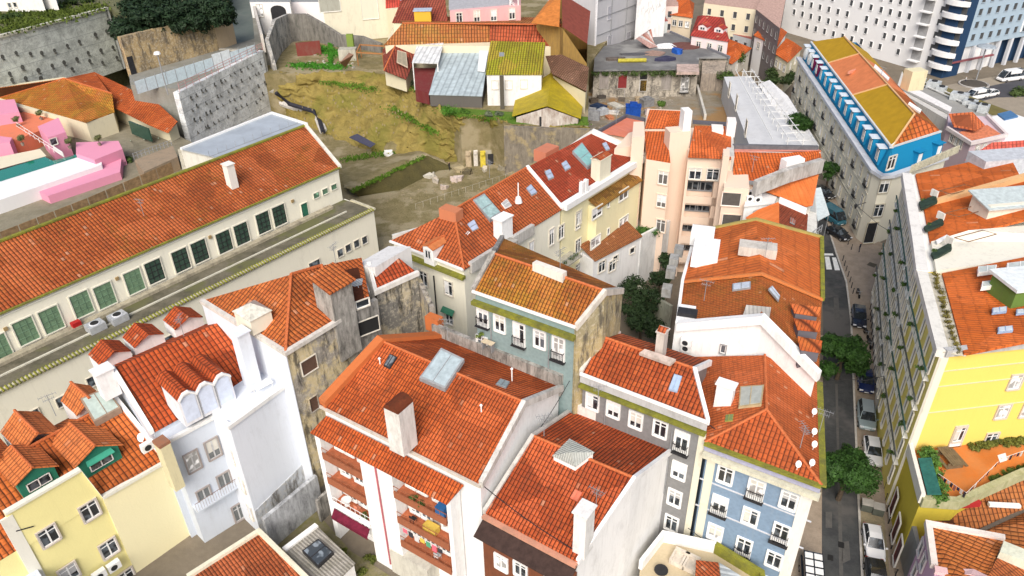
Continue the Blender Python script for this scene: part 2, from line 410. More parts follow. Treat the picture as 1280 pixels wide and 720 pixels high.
class Facade:
    rnd = random.Random(99)
    """an upright plane through the picture points a, b; windows are set on it"""
    def __init__(s, root, A, B, inset=.25, fr=None, sash=None, pane=None, out=None):
        s.root = root; d = XY(B - A, 0).normalized(); n = tocam(perp(d), (A + B) / 2) if out is None else out
        s.n = n; s.A = A - n * inset; s.fr = fr or STONE; s.sash = sash or WHITE; s.pane = pane or GLASS
        x = perp(n)          # x right seen from outside: local -y is outward => x = n rotated
        s.rot = math.atan2(x.y, x.x); s.d = x; s.i = 0
    def pt(s, px, py, out=0.): return hit(px, py, s.A + s.n * out, s.n)
    def at(s, p, kind='w', w=1.1, h=1.7, label=None, **k):
        fr = k.get('fr', s.fr); sash = k.get('sash', s.sash); pane = k.get('pane', None)
        if pane is None:
            s.i += 1; pane = s.pane if random.random() < .75 or kind in 'gs' else CURT
        base = None
        for nm, me in win_proto(kind, w, h, fr, sash, pane):
            o = bpy.data.objects.new(nm, me); COL.objects.link(o)
            if base is None:
                base = o; o.parent = s.root; o.location = p - wloc(s.root); o.rotation_euler = (0, 0, s.rot)
                if label: o['label'] = label
            else: o.parent = base
        if kind in 'wdp' and s.rnd.random() < .45:
            fr_ = s.rnd.choice((.25, .4, .6, .85)); key = ('blind', round(w, 2), round(h, 2), fr_); bm_ = s.rnd.choice(BLINDS)
            if key + (bm_.name,) not in PROTO:
                q = M(); z1 = h / 2 - .06; z0 = z1 - h * fr_; q.prism([Vector((a, b, z1)) for a, b in ((-w / 2 + .08, -.055), (-.07, -.055), (-.07, -.03), (-w / 2 + .08, -.03))], z0)
                if fr_ != .85: q.prism([Vector((a, b, z1)) for a, b in ((.07, -.055), (w / 2 - .08, -.055), (w / 2 - .08, -.03), (.07, -.03))], z0)
                PROTO[key + (bm_.name,)] = q.mesh('blind', bm_)
            o = bpy.data.objects.new('blind', PROTO[key + (bm_.name,)]); COL.objects.link(o); o.parent = base
        return base
    def win(s, pts, kind='w', w=1.1, h=1.7, **k):
        for px, py in pts: s.at(s.pt(px, py), kind, w, h, **k)
    def grid(s, p0, p1, n, rows=1, dz=3.1, kind='w', w=1.1, h=1.7, skip=(), **k):
        a, b = s.pt(*p0), s.pt(*p1)
        for r in range(rows):
            for i in range(n):
                if (i, r) in skip: continue
                kk = kind[(i + r) % len(kind)]
                hh = h + (.45 if kk == 'd' else 0)
                s.at(a.lerp(b, i / max(1, n - 1)) - Vector((0, 0, r * dz + (.25 if kk == 'd' else 0))), kk, w, hh, **k)

# ------------------------------------------------------------------ building helpers
def inset_ring(ring, d):
    A = sum(a.x * b.y - b.x * a.y for a, b in zip(ring, ring[1:] + ring[:1])); n = len(ring); out = []
    s = 1 if A > 0 else -1
    for i in range(n):
        a, p, b = ring[i - 1], ring[i], ring[(i + 1) % n]
        e1 = perp(XY(p - a, 0).normalized()) * s; e2 = perp(XY(b - p, 0).normalized()) * s
        e = (e1 + e2)
        if e.length < .2: out.append(p.copy()); continue
        e.normalize(); c = max(.35, e.dot(e1)); out.append(p + e * (d / c))
    return out
def building(name, label, at, cat='building', group=None, z0=0):
    return empty(name, XY(at, z0), label, cat, group)
def body(root, ring, z0, mat, oh=.25, name='wall', drop=.13):
    r = inset_ring(ring, oh) if oh else [p.copy() for p in ring]
    zs = [p.z for p in r]
    m = M(); m.prism([p - Vector((0, 0, drop)) for p in r], z0, cap=max(zs) - min(zs) < .25); return m.build(name, mat, root)
def roof(root, faces, mat, t=.12, name='roof'):
    m = M()
    for f in faces: m.slab(f, t)
    return m.build(name, mat, root)
def ridge(root, paths, mat, r=.14, name='ridge_tiles'):
    m = M()
    for a, b in paths:
        L = (b - a).length; k = max(1, int(L / .42)); d = (b - a) / k
        for i in range(k):
            m.tube([a + d * i - Vector((0, 0, .02)), a + d * (i + 1.08)], r, 6, r * .8)
    return m.build(name, mat, root)
def coping(root, path, mat, w=.35, up=.2, down=.25, name='coping'):
    m = M(); m.beam(path, w, up, down); return m.build(name, mat, root)
RIDGE = tile.__wrapped__ if False else None
def gable(root, e, r, ze, zr, tm, wm, z0=0, back=None, hipA=False, hipB=False, oh=.25, rm=None, ridges=True, bz=None):
    A, B = P(*e[0], ze), P(*e[1], ze); RA, RB = P(*r[0], zr), P(*r[1], zr)
    if back: CA, CB = P(*back[0], bz or ze), P(*back[1], bz or ze)
    else:
        n = tocam(perp(XY(B - A, 0).normalized()), A)
        CA = XY(A, ze) - n * (2 * abs((RA - A).dot(n))); CB = XY(B, ze) - n * (2 * abs((RB - B).dot(n)))
        if not hipA: CA = XY(A + (RA - A) * 2, ze)
        if not hipB: CB = XY(B + (RB - B) * 2, ze)
    ring = [A, B] + ([] if hipB else [RB]) + [CB, CA] + ([] if hipA else [RA])
    if wm: body(root, ring, z0, wm, oh)
    fs = [[A, B, RB, RA], [CB, CA, RA, RB]]
    if hipA: fs.append([CA, A, RA])
    if hipB: fs.append([B, CB, RB])
    roof(root, fs, tm)
    if ridges:
        rm = rm or RT; up = Vector((0, 0, .06)); ps = [(RA + up, RB + up)]
        if hipA: ps += [(A + up, RA + up), (CA + up, RA + up)]
        if hipB: ps += [(B + up, RB + up), (CB + up, RB + up)]
        ridge(root, ps, rm)
    nf = (B - A).cross(RB - A).normalized(); nb = (CA - CB).cross(RA - CB).normalized()
    return dict(A=A, B=B, CA=CA, CB=CB, RA=RA, RB=RB, F=(A, nf), K=(CB, nb))
RT = plain((.5, .14, .05), .8, 0, .3, name='ridge_tile', scale=6)
def skylight(root, plane, px, h=.16, frame=None, pane=None, name='skylight', fw=.12):
    n = plane[1] if plane[1].z > 0 else -plane[1]
    q = [hit(x, y, plane[0], n) for x, y in px]
    m = M(); m.slab([p + n * h for p in q], h + .05); o = m.build(name, frame or GREY, root)
    c = sum(q, Vector()) / len(q)
    m = M(); m.slab([c + (p - c) * (1 - fw) + n * (h + .03) for p in q], .04); m.build('pane', pane or plain((.35, .42, .45), .12, 0, .2, name='sky_glass'), o)
    # glazing bar
    a, b = (q[0] + q[1]) / 2, (q[2] + q[3]) / 2 if len(q) > 3 else q[2]
    m = M(); m.beam([c + (a - c) * .9 + n * (h + .06), c + (b - c) * .9 + n * (h + .06)], .06, .01, .05); m.build('glazing_bar', frame or GREY, o)
    return o
def chimney(root, px, py, z, sx, sy, h, d, mat=None, cap='tile', pots=0, name='chimney', down=1.5):
    b = P(px, py, z) - Vector((0, 0, down)); mat = mat or LIME
    m = M(); m.box(b, d, sx, sy, h + down); o = m.build(name, mat, root)
    t = b + Vector((0, 0, h + down)); m = M(); e = perp(d)
    if cap == 'tile':
        m.box(t, d, sx + .2, sy + .2, .1); m.build('chimney_rim', mat, o); m = M()
        k = [t + Vector((0, 0, .1)) + d * (a * sx / 2) + e * (bb * sy / 2) for a, bb in ((-1, -1), (1, -1), (1, 1), (-1, 1))]
        rA = (k[0] + k[3]) / 2 + Vector((0, 0, .35)); rB = (k[1] + k[2]) / 2 + Vector((0, 0, .35))
        m.slab([k[0], k[1], rB, rA], .08); m.slab([k[2], k[3], rA, rB], .08); m.build('chimney_cap', tile(), o)
    elif cap == 'slab':
        m.box(t, d, sx + .25, sy + .25, .12); m.build('chimney_cap', mat, o)
        for i in range(pots):
            m = M(); c = t + d * ((i + .5) / pots - .5) * sx + Vector((0, 0, .12)); m.lathe(c, [(.14, 0), (.12, .35), (.16, .4)], 8); m.build('chimney_pot', RT, o)
    elif cap == 'round':
        m = M(); k = 8; prev = None
        rows = []
        for i in range(k + 1):
            a = math.pi * i / k; off = d * (-math.cos(a) * sx / 2) + Vector((0, 0, math.sin(a) * sx * .35))
            rows.append([t + off - e * (sy / 2 + .05), t + off + e * (sy / 2 + .05)])
        m.loft(rows); m.face([r[0] for r in rows]); m.face([r[1] for r in rows][::-1]); m.build('chimney_cap', tile(), o)
    return o
def dormer(root, base, d, wdt, dep, hw, rise, wm, tm, name='dormer', win='w', ww=1.0, wh=1.0, oh=.15):
    """base: centre of front foot; d: dir right; roof runs back into the slope"""
    n = tocam(perp(d), base); bk = -n * dep; m = M(); Z = Vector((0, 0, 1))
    l, r = base - d * wdt / 2, base + d * wdt / 2
    ring = [l + Z * hw, base + Z * (hw + rise), r + Z * hw, r + bk + Z * hw, base + bk + Z * (hw + rise), l + bk + Z * hw]
    m.prism(ring, base.z - .6); o = m.build(name, wm, root)
    m = M(); f = n * oh; Q = d * oh - Z * (oh * rise / (wdt / 2))
    up = Z * .1
    m.slab([l + Z * hw - Q + f + up, base + Z * (hw + rise) + f + up, base + bk + Z * (hw + rise) + up, l + bk + Z * hw - Q + up], .1)
    Q2 = d * oh + Z * -(oh * rise / (wdt / 2))
    m.slab([r + Z * hw + Q2 + f + up, base + Z * (hw + rise) + f + up, base + bk + Z * (hw + rise) + up, r + bk + Z * hw + Q2 + up], .1)
    m.build('dormer_roof', tm, o)
    m = M(); a = base + Z * (hw + rise) + f + up; k = max(2, int(dep / .4)); b = a + bk * 1.02
    for i in range(k): m.tube([a.lerp(b, i / k), a.lerp(b, (i + 1.05) / k)], .12, 6, .09)
    m.build('ridge_tiles', RT, o)
    if win:
        q = M(); c = base + Z * (hw * .5) + n * .03
        q.box(c - Z * wh / 2, d, ww, .05, wh); q.build('pane', GLASS, o)
        q = M(); c2 = c + n * .03
        for s_ in (-1, 0, 1): q.box(c2 - Z * wh / 2 + d * s_ * (ww / 2), d, .1, .05, wh)
        for zz in (-wh / 2, wh / 2 - .08): q.box(c2 + Z * zz, d, ww + .1, .05, .08)
        q.build('sash', WHITE, o)
    return o
def ac_unit(root, p, d, name='air_conditioner', s=.8):
    m = M(); m.box(p, d, s, .35 * s / .8, .6 * s / .8); o = m.build(name, WHITE, root)
    n = tocam(perp(d), p); c = p + n * .19 * s / .8 + Vector((0, 0, .3 * s / .8)) - d * .08; m = M()
    R = .22 * s / .8; m.face([c + (d * math.cos(a) + Vector((0, 0, math.sin(a)))) * R for a in [k * math.pi / 6 for k in range(12)]]); m.build('fan_grille', DARK, o)
    return o
def dish(root, p, r=.45, az=0, name='satellite_dish'):
    ax = Vector((math.cos(az), math.sin(az), .6)).normalized(); a = ax.orthogonal().normalized(); b = ax.cross(a); m = M()
    rings = []
    for k in range(4):
        rr = r * k / 3; rings.append([p + Vector((0, 0, .6)) + ax * (rr * rr * .5) + (a * math.cos(t) + b * math.sin(t)) * rr for t in [i * math.pi / 6 for i in range(12)]])
    for i in range(3):
        for k in range(12): l = (k + 1) % 12; m.face([rings[i][k], rings[i][l], rings[i + 1][l], rings[i + 1][k]])
    m.tube([p, p + Vector((0, 0, .6))], .03); return m.build(name, WHITE, root)
def antenna(root, p, h=2.2, d=Vector((1, 0, 0)), name='antenna'):
    m = M(); m.tube([p, p + Vector((0, 0, h))], .03, 5); e = perp(d)
    for zz, L in ((h - .1, 1.3), (h - .5, .8)):
        m.tube([p + Vector((0, 0, zz)) - d * L / 2, p + Vector((0, 0, zz)) + d * L / 2], .02, 4)
        for k in range(6): c = p + Vector((0, 0, zz)) + d * L * (k / 5 - .5); m.tube([c - e * .25, c + e * .25], .014, 4)
    return m.build(name, GREY, root)
def pipe(root, pts, r=.06, mat=None, name='drainpipe'):
    m = M(); m.tube(pts, r, 6); return m.build(name, mat or GREY, root)
# ------------------------------------------------------------------ vegetation
def crown(name, blobs, n, size, mat, parent, seed=1, droop=.3):
    rnd = random.Random(seed); vs = []; fs = []; org = wloc(parent)
    tot = sum(b[1] ** 2 for b in blobs)
    for c, r, sq in blobs:
        for _ in range(int(n * r * r / tot)):
            while True:
                q = Vector((rnd.uniform(-1, 1), rnd.uniform(-1, 1), rnd.uniform(-1, 1)))
                if .25 < q.length < 1 and rnd.random() < q.length ** 1.2: break
            lump = .78 + .3 * math.sin(q.x * 5 + c.x) * math.sin(q.y * 5 + c.y) + .18 * math.sin(q.z * 7)
            p = c + Vector((q.x * r, q.y * r, q.z * r * sq)) * lump
            nrm = (q + Vector((rnd.uniform(-.8, .8), rnd.uniform(-.8, .8), rnd.uniform(0, 1.1)))).normalized()
            a = nrm.orthogonal().normalized(); b = nrm.cross(a); t = rnd.uniform(0, 6.3)
            a, b = a * math.cos(t) + b * math.sin(t), b * math.cos(t) - a * math.sin(t); s = size * rnd.uniform(.6, 1.3)
            i = len(vs); p = p - org
            vs += [tuple(p - a * s), tuple(p - b * s * .45), tuple(p + a * s), tuple(p + b * s * .45)]; fs.append((i, i + 1, i + 2, i + 3))
    me = bpy.data.meshes.new(name); me.from_pydata(vs, [], fs); me.materials.append(mat)
    o = bpy.data.objects.new(name, me); COL.objects.link(o); o.parent = parent; return o
BARK = ground((.13, .1, .07), (.07, .05, .035), 2, name='bark')
def tree(loc, h, r, label, cat='tree', name='leafy_tree', n=7000, size=.28, col=(.05, .1, .02), seed=1, sq=.8, group=None, trunk=None, spread=.62):
    rnd = random.Random(seed); root = empty(name, loc, label, cat, group); m = M()
    th = trunk if trunk else h - r * sq * 1.2; top = loc + Vector((rnd.uniform(-.3, .3), rnd.uniform(-.3, .3), th))
    m.tube([loc - Vector((0, 0, .3)), loc.lerp(top, .5) + Vector((rnd.uniform(-.15, .15), 0, 0)), top], .035 * h + .05, 8, .02 * h)
    blobs = []; cc = loc + Vector((0, 0, h - r * sq))
    for k in range(9):
        a = k * 2.4 + rnd.random(); rr = r * spread * (0.0 if k == 0 else rnd.uniform(.6, 1)); zz = rnd.uniform(-.45, .5) * r * sq
        c = cc + Vector((math.cos(a) * rr, math.sin(a) * rr, zz)); br = r * rnd.uniform(.36, .55) if k else r * .6
        blobs.append((c, br, .8)); m.tube([top - Vector((0, 0, .3)), top.lerp(c, .5) + Vector((0, 0, -.1)), c], .012 * h + .02, 5, .02)
    m.build('trunk', BARK, root); crown('crown', blobs, n, size, leaf(col), root, seed); return root
def bush(loc, r, label, cat='shrub', name='shrub', n=900, size=.16, col=(.06, .12, .02), seed=1, sq=.7, group=None, elong=None):
    rnd = random.Random(seed); root = empty(name, loc, label, cat, group); bl = []; m = M()
    for k in range(5):
        off = Vector((rnd.uniform(-.6, .6) * r, rnd.uniform(-.6, .6) * r, rnd.uniform(.3, .7) * r * sq))
        if elong is not None: off = elong * (k / 4 - .5) + Vector((0, 0, rnd.uniform(.3, .6) * r * sq))
        bl.append((loc + off, r * rnd.uniform(.5, .7), .8)); m.tube([loc + off * .2 - Vector((0, 0, .15)), loc + off], .04, 5, .015)
    m.build('stem', BARK, root); crown('foliage', bl, n, size, leaf(col), root, seed); return root
def potted(loc, label, group=None, h=1.4, col=(.1, .14, .06), seed=1, cat='potted plant', pot=True):
    root = empty('potted_tree', loc, label, cat, group); m = M()
    m.lathe(loc, [(.22, 0), (.3, .45), (.33, .5)], 10); m.build('pot', plain((.25, .2, .16), .8), root)
    m = M(); m.tube([loc + Vector((0, 0, .4)), loc + Vector((.05, 0, h))], .06, 6, .04); m.build('trunk', BARK, root)
    crown('crown', [(loc + Vector((0, 0, h + .3)), .75, .8), (loc + Vector((.3, .1, h + .5)), .5, .8), (loc + Vector((-.3, .1, h + .1)), .5, .8)], 700, .13, leaf(col), root, seed); return root

def house(name, label, faces, ring, z0, wm, tm, cat='house', group=None, oh=.2, rid=(), rname='roof'):
    """small house from picture points with heights; faces may be ([...], material)"""
    c = [P(*q) for q in ring]; b = empty(name, XY(sum(c, Vector()) / len(c), z0), label, cat, group)
    body(b, c, z0, wm, oh)
    by = {}
    for f in faces:
        mt = tm
        if isinstance(f, tuple): f, mt = f
        by.setdefault(mt.name, (mt, []))[1].append([P(*q) for q in f])
    for mt, fs in by.values(): roof(b, fs, mt)
    if rid: ridge(b, [(P(*p) + Vector((0, 0, .05)), P(*q) + Vector((0, 0, .05))) for p, q in rid], RT, .16)
    return b
def lerp_row(row, n):
    out = []
    for i in range(n):
        t = i / (n - 1) * (len(row) - 1); k = min(int(t), len(row) - 2); f = t - k; out.append(row[k].lerp(row[k + 1], f))
    return out
def terrain_loft(name, rows, mat, nu=60, nv=8, amp=.35, seed=1):
    from mathutils import noise
    rows = [lerp_row([P(*q) for q in r], nu) for r in rows]; g = []
    for a, b in zip(rows, rows[1:]):
        for k in range(nv): g.append([p.lerp(q, k / nv) for p, q in zip(a, b)])
    g.append(rows[-1])
    for i, r in enumerate(g):
        for j, p in enumerate(r):
            if 0 < i < len(g) - 1: r[j] = p + Vector((noise.noise(p * .35 + Vector((seed, 0, 0))), noise.noise(p * .4), noise.noise(p * .5))) * amp * 2 + Vector((0, 0, noise.noise(p * 1.7) + .6 * noise.noise(p * 4.1))) * amp + Vector((.3, -.6, 0)) * amp * (abs(math.sin(p.z * 2.6 + 1.5 * noise.noise(p * .3))) ** 3)
    m = M(); m.loft(g); o = m.build(name, mat, merge=True, smooth=True); return o
def person(loc, label, top, legs, face=0., h=1.7, pose='stand', skin=(.5, .32, .22), hair=(.04, .03, .02)):
    """one continuous skinned figure, clothes as material zones"""
    t = empty('person', loc, label, 'person'); s = h / 1.7
    V = [(0, 0, .95), (0, 0, 1.15), (0, .02, 1.38), (0, .02, 1.50), (0, .0, 1.62), (.1, 0, .90), (.12, .04, .50), (.12, 0, .08), (.12, .14, .04), (-.1, 0, .90), (-.13, -.04, .50), (-.13, -.12, .08), (-.13, .02, .04),
         (.19, 0, 1.40), (.25, .02, 1.14), (.24, .14, .92), (-.19, 0, 1.40), (-.25, 0, 1.14), (-.24, .1, .90)]
    E = [(0, 1), (1, 2), (2, 3), (3, 4), (0, 5), (5, 6), (6, 7), (7, 8), (0, 9), (9, 10), (10, 11), (11, 12), (2, 13), (13, 14), (14, 15), (2, 16), (16, 17), (17, 18)]
    R = [.13, .12, .14, .055, .105, .095, .065, .045, .04, .095, .065, .045, .04, .06, .045, .035, .06, .045, .035]
    c, sn = math.cos(face), math.sin(face)
    me = bpy.data.meshes.new('body'); me.from_pydata([((x * c - y * sn) * s, (x * sn + y * c) * s, z * s) for x, y, z in V], E, [])
    o = bpy.data.objects.new('body', me); COL.objects.link(o); o.parent = t
    sk = o.modifiers.new('skin', 'SKIN'); ss = o.modifiers.new('sub', 'SUBSURF'); ss.levels = ss.render_levels = 1
    for v, r in zip(me.skin_vertices[0].data if me.skin_vertices else [], R): v.radius = (r * s, r * s)
    if not me.skin_vertices:
        pass
    g = N('clothes'); tc = g.n('ShaderNodeTexCoord'); sp = g.n('ShaderNodeSeparateXYZ'); g.l(tc.outputs['Object'], sp.inputs[0])
    z = sp.outputs[2]
    col = g.mix(g.math('GREATER_THAN', z, .93 * s), legs, top); col = g.mix(g.math('GREATER_THAN', z, 1.46 * s), col, skin); col = g.mix(g.math('GREATER_THAN', z, 1.66 * s), col, hair)
    g.l(col, g.b.inputs['Base Color']); me.materials.append(g.m)
    return t
# ------------------------------------------------------------------ the setting: ground, street
DA = Vector((math.cos(math.radians(-34)), math.sin(math.radians(-34)), 0))      # facades that face lower left run this way
DB = Vector((math.cos(math.radians(52)), math.sin(math.radians(52)), 0))        # and the others this way
DS = Vector((math.cos(math.radians(70)), math.sin(math.radians(70)), 0))
ZV = Vector((0, 0, 1))
m = M(); m.face([Vector(p) for p in ((-900, -200, 0), (900, -200, 0), (900, 1500, 0), (-900, 1500, 0))])
structure(m.build('ground', ground((.24, .2, .15), (.15, .13, .1), .15, name='earth_ground')))
ASPH = ground((.085, .088, .086), (.045, .047, .05), .5, name='asphalt', bump=.03, c3=(.11, .105, .1))
PAVE = ground((.42, .34, .26), (.3, .24, .18), .8, name='limestone_cobbles', bump=.05)
def poly(pts, z): return [P(x, y, 0) + ZV * z for x, y in pts]
m = M(); m.face(poly([(1027, 900), (1027, 720), (1027, 640), (1029, 400), (1026, 300), (1012, 258), (1000, 225), (985, 190), (1000, 186), (1016, 222), (1037, 290), (1046, 318), (1058, 352), (1064, 400), (1068, 500), (1074, 638), (1078, 720), (1086, 900)], .02)); structure(m.build('street', ASPH))
def slabpoly(name, pts, z1, mat):
    m = M(); m.prism([P(x, y, 0) + ZV * z1 for x, y in pts], -.05); return structure(m.build(name, mat))
slabpoly('pavement_right', [(1086, 900), (1078, 720), (1074, 638), (1068, 500), (1064, 400), (1058, 352), (1046, 318), (1037, 290), (1016, 222), (1040, 230), (1075, 292), (1118, 312), (1118, 420), (1136, 600), (1150, 720), (1160, 900)], .12, PAVE)
slabpoly('pavement_left', [(1027, 900), (1027, 720), (1027, 640), (1029, 420), (1022, 420), (1000, 560), (960, 720), (930, 900)], .12, PAVE)
# kerb, crossing bars, patches
m = M(); m.beam([P(x, y, .13) for x, y in [(1086, 900), (1078, 720), (1074, 638), (1068, 500), (1064, 400), (1058, 352), (1046, 318), (1037, 290)]], .22, .02, .12); structure(m.build('kerb', plain((.5, .47, .42), .85, 0, .2)))
m = M()
for q in ([(1029, 317), (1041, 317), (1042, 319.5), (1029, 319.5)], [(1031, 321), (1036.5, 321), (1040, 337), (1033, 337)], [(1040, 322), (1045, 322), (1050, 338), (1043.5, 338)]):
    m.face(poly(q, .028))
structure(m.build('crossing_markings', plain((.75, .75, .72), .8, 0, .15)))
m = M()
for q in ([(1049, 720), (1054, 720), (1051, 600), (1047, 600)], [(1047, 600), (1050, 600), (1047, 480), (1044, 480)], [(1052, 705), (1063, 700), (1061, 676), (1053, 678)], [(1032, 660), (1040, 660), (1040, 640), (1032, 640)], [(1043, 400), (1050, 400), (1048, 372), (1042, 372)]): m.face(poly(q, .024))
structure(m.build('asphalt_repairs', ground((.13, .125, .115), (.09, .088, .084), 1.5, name='patched_asphalt', bump=.02)))
for cx, cy, s_, nm in ((1051.5, 681, .55, 'drain grate'), (1038, 697, .5, 'manhole')):
    m = M(); c = P(cx, cy, .03); m.box(c - ZV * .02, DS, s_ * 1.3, s_, .022); tag(m.build('drain_cover', plain((.02, .02, .02), .7)), {'drain grate': 'square dark drain cover in the middle of the asphalt street', 'manhole': 'faint dark manhole cover left of the square drain on the asphalt'}[nm], 'drain cover', 'covers in the street')
m = M(); c = P(1090, 331, .125); m.lathe(c, [(.8, 0), (.8, .03)], 4); tag(m.build('manhole_cover', plain((.1, .085, .06), .7)), 'dark diamond cover set in the pale paved plaza', 'manhole cover')
# parking bay ends
BAY = ground((.38, .32, .2), (.28, .23, .15), .8, name='parking_bay')
m = M(); m.face([P(x, y, 0) + ZV * .126 for x, y in [(1075, 640), (1104, 640), (1112, 720), (1079, 720)]]); structure(m.build('parking_bay', BAY))

# ------------------------------------------------------------------ 1 central white block with loggias
b = building('apartment_block', 'white apartment block with tiled balcony canopy and big orange roof in the centre foreground', P(500, 560, 16))
TB1 = tile((.58, .125, .03), (.38, .075, .02), (.3, .19, .03), .12, .29, .5, .7)
WH1 = wall((.86, .86, .85), .42, (.4, .39, .37))
STAIN = wall((.58, .55, .5), 1.0, (.1, .095, .085), .35)
g = gable(b, [(400, 505), (601, 605)], [(473, 425), (655, 503)], 16, 19.2, TB1, WH1, 0, oh=.2)
A, B, CA, CB, RA, RB = (g[k] for k in ('A', 'B', 'CA', 'CB', 'RA', 'RB'))
coping(b, [B + ZV * .1, RB + ZV * .1, CB + ZV * .1], wall((.7, .68, .64), .7), .4, .15, .5)
TERR = wall((.55, .16, .05), .35, (.2, .1, .05))
coping(b, [A + ZV * .1 + DA * .3, RA + DA * .3, CA + DA * .3], TERR, .9, .45, .6, 'parapet')
m = M(); m.seg(CA - DA * .5, CB, .45, 15, 17.3); pr = m.build('rear_parapet', STAIN, b)
m = M(); m.box(XY(P(543, 404, 17), 16.2), DA, 1.6, .9, 1.6); m.build('parapet_block', TERR, b)
u = XY(B - A, 0); L = u.length; u.normalize(); no = tocam(perp(u), A)
def Q(s, o, z): return A + u * (s * L) + no * o + ZV * (z - 16)
# canopy
m = M(); m.slab([Q(.0, 1.6, 13.95), Q(.87, 1.6, 13.95), Q(.90, .0, 14.9), Q(.03, .0, 14.9)], .14); m.build('balcony_canopy', tile((.62, .13, .03), (.42, .08, .02), (.34, .3, .05), .2, .3, .5, .7), b)
m = M(); m.beam([A + ZV * -.25, B + ZV * -.25], .35, .15, .1); m.build('cornice', wall((.6, .55, .48), .5), b)
# loggia volumes
for s0, s1 in ((.0, .035), (.31, .52), (.85, .875)):
    m = M(); m.prism([Q(s0, 0, 14.1), Q(s1, 0, 14.1), Q(s1, 1.25, 13.95), Q(s0, 1.25, 13.95)], 0); m.build('loggia_wall', WH1, b)
BRN = wall((.34, .12, .06), .4, (.1, .06, .04)); FLR = plain((.42, .13, .06), .7, 0, .3, name='red_floor_tiles')
for bi, (s0, s1) in enumerate(((.035, .31), (.52, .845))):
    for k, z in enumerate((11.2, 8.1, 5.0)):
        m = M(); m.prism([Q(s0, -.15, z), Q(s1, -.15, z), Q(s1, 1.3, z), Q(s0, 1.3, z)], z - .22); fl = m.build('balcony_floor', FLR, b)
        m = M(); m.prism([Q(s0, 1.2, z + .35), Q(s1, 1.2, z + .35), Q(s1, 1.34, z + .35), Q(s0, 1.34, z + .35)], z - .4); m.tube([Q(s0, 1.27, z + .95), Q(s1, 1.27, z + .95)], .03, 4)
        for i in range(9): q_ = Q(s0 + (s1 - s0) * i / 8, 1.27, z + .35); m.tube([q_, q_ + ZV * .65], .02, 4)
        m.build('balcony_parapet', BRN if (bi == 0 and k < 2) else (WH1 if bi == 0 else BRN), b)
fc = Facade(b, A, B, .2, WHITE, WHITE)
for s, zz in ((.09, 12.4), (.16, 12.4), (.25, 12.3), (.10, 9.3), (.20, 9.3), (.12, 6.2), (.20, 6.2), (.26, 6.2), (.57, 12.4), (.64, 12.4), (.74, 12.4), (.58, 9.3), (.65, 9.3), (.78, 9.3), (.57, 6.2), (.66, 6.2), (.76, 6.2), (.08, 2.2), (.18, 2.2), (.26, 2.2)):
    fc.at(Q(s, 0, zz) + no * .0, 'w', 1.0, 1.9)
pipe(b, [Q(.42, 1.35, 14.0), Q(.42, 1.35, 1.0)], .09, plain((.42, .12, .14), .6), 'drainpipe')
skylight(b, g['F'], [(526, 474), (558, 488), (582, 451), (553, 437)], .35, GREY)
skylight(b, g['F'], [(480, 457), (488, 461), (497, 447), (488, 443)], .12, DARK, pane_mat((.04, .045, .05)))
skylight(b, g['K'], [(619, 482), (632, 487), (637, 479), (625, 475)], .15, GREY)
chimney(b, 503, 545, 17.6, 1.5, 1.7, 3.3, u, wall((.78, .76, .72), .55), 'round', down=1.2)
for x, y in ((476, 461), (602, 520), (640, 474)):
    t0 = P(x, y, 17.8); m = M(); m.tube([t0 - ZV * .8, t0 + ZV * 1.1], .06); m.lathe(t0 + ZV * 1.1, [(.06, 0), (.14, .05), (.02, .2)], 8); m.build('vent_pipe', WHITE, b)
# things on the balconies
def thing(name, label, cat, loc, group=None): return empty(name, loc, label, cat, group)
t = thing('round_table', 'small round white table on the third-floor left balcony', 'table', Q(.11, .7, 5.0))
m = M(); m.lathe(wloc(t), [(.25, 0), (.04, .05), (.04, .68)], 10); m.build('pedestal', WHITE, t); m = M(); m.lathe(wloc(t) + ZV * .68, [(.5, 0), (.5, .05)], 16); m.build('table_top', WHITE, t)
def chair(loc, d, mat, label, group=None, name='patio_chair'):
    t = thing(name, label, 'chair', loc, group); e = perp(d); m = M(); m.box(loc + ZV * .42, d, .48, .48, .05); m.build('seat', mat, t)
    m = M(); m.box(loc + ZV * .45 - e * .22, d, .46, .05, .45); m.build('backrest', mat, t)
    for a, c in ((-1, -1), (1, -1), (1, 1), (-1, 1)): m = M(); m.tube([loc + d * a * .2 + e * c * .2, loc + d * a * .2 + e * c * .2 + ZV * .43], .025, 5); m.build('leg', mat, t)
    return t
chair(Q(.19, .7, 5.0), u, plain((.7, .25, .15), .6), 'salmon pink chair beside the round white table on the left balcony')
chair(Q(.60, .8, 8.1), u, DARK, 'dark chair at the left end of the middle right balcony')
chair(Q(.74, .85, 5.0), u, plain((.55, .57, .58), .5), 'light grey chair on the lowest right balcony')
m = M(); m.box(Q(.71, .7, 8.1), u, 1.3, .7, .72); t = tag(m.build('side_table', plain((.6, .42, .08), .6), None, Q(.71, .7, 8.1)), 'ochre box table on the middle right balcony', 'table')
m = M(); m.box(Q(.80, .75, 11.2), u, .9, .9, 1.0); m.beam([Q(.775, .75, 12.25), Q(.825, .75, 12.25)], .95, .06, .02); tag(m.build('storage_box', plain((.03, .12, .3), .5), None, Q(.80, .75, 11.2)), 'blue storage box at the right end of the top right balcony', 'storage box')
cols = [(.7, .15, .2), (.05, .05, .06), (.6, .6, .6), (.65, .5, .08), (.1, .35, .2)]
rt = thing('washing_line', 'washing line with red, dark and yellow laundry under the middle right balcony', 'laundry', Q(.56, 1.85, 7.6))
m = M(); m.tube([Q(.54, 1.5, 7.7), Q(.83, 1.5, 7.7)], .015, 4); m.build('line', WHITE, rt)
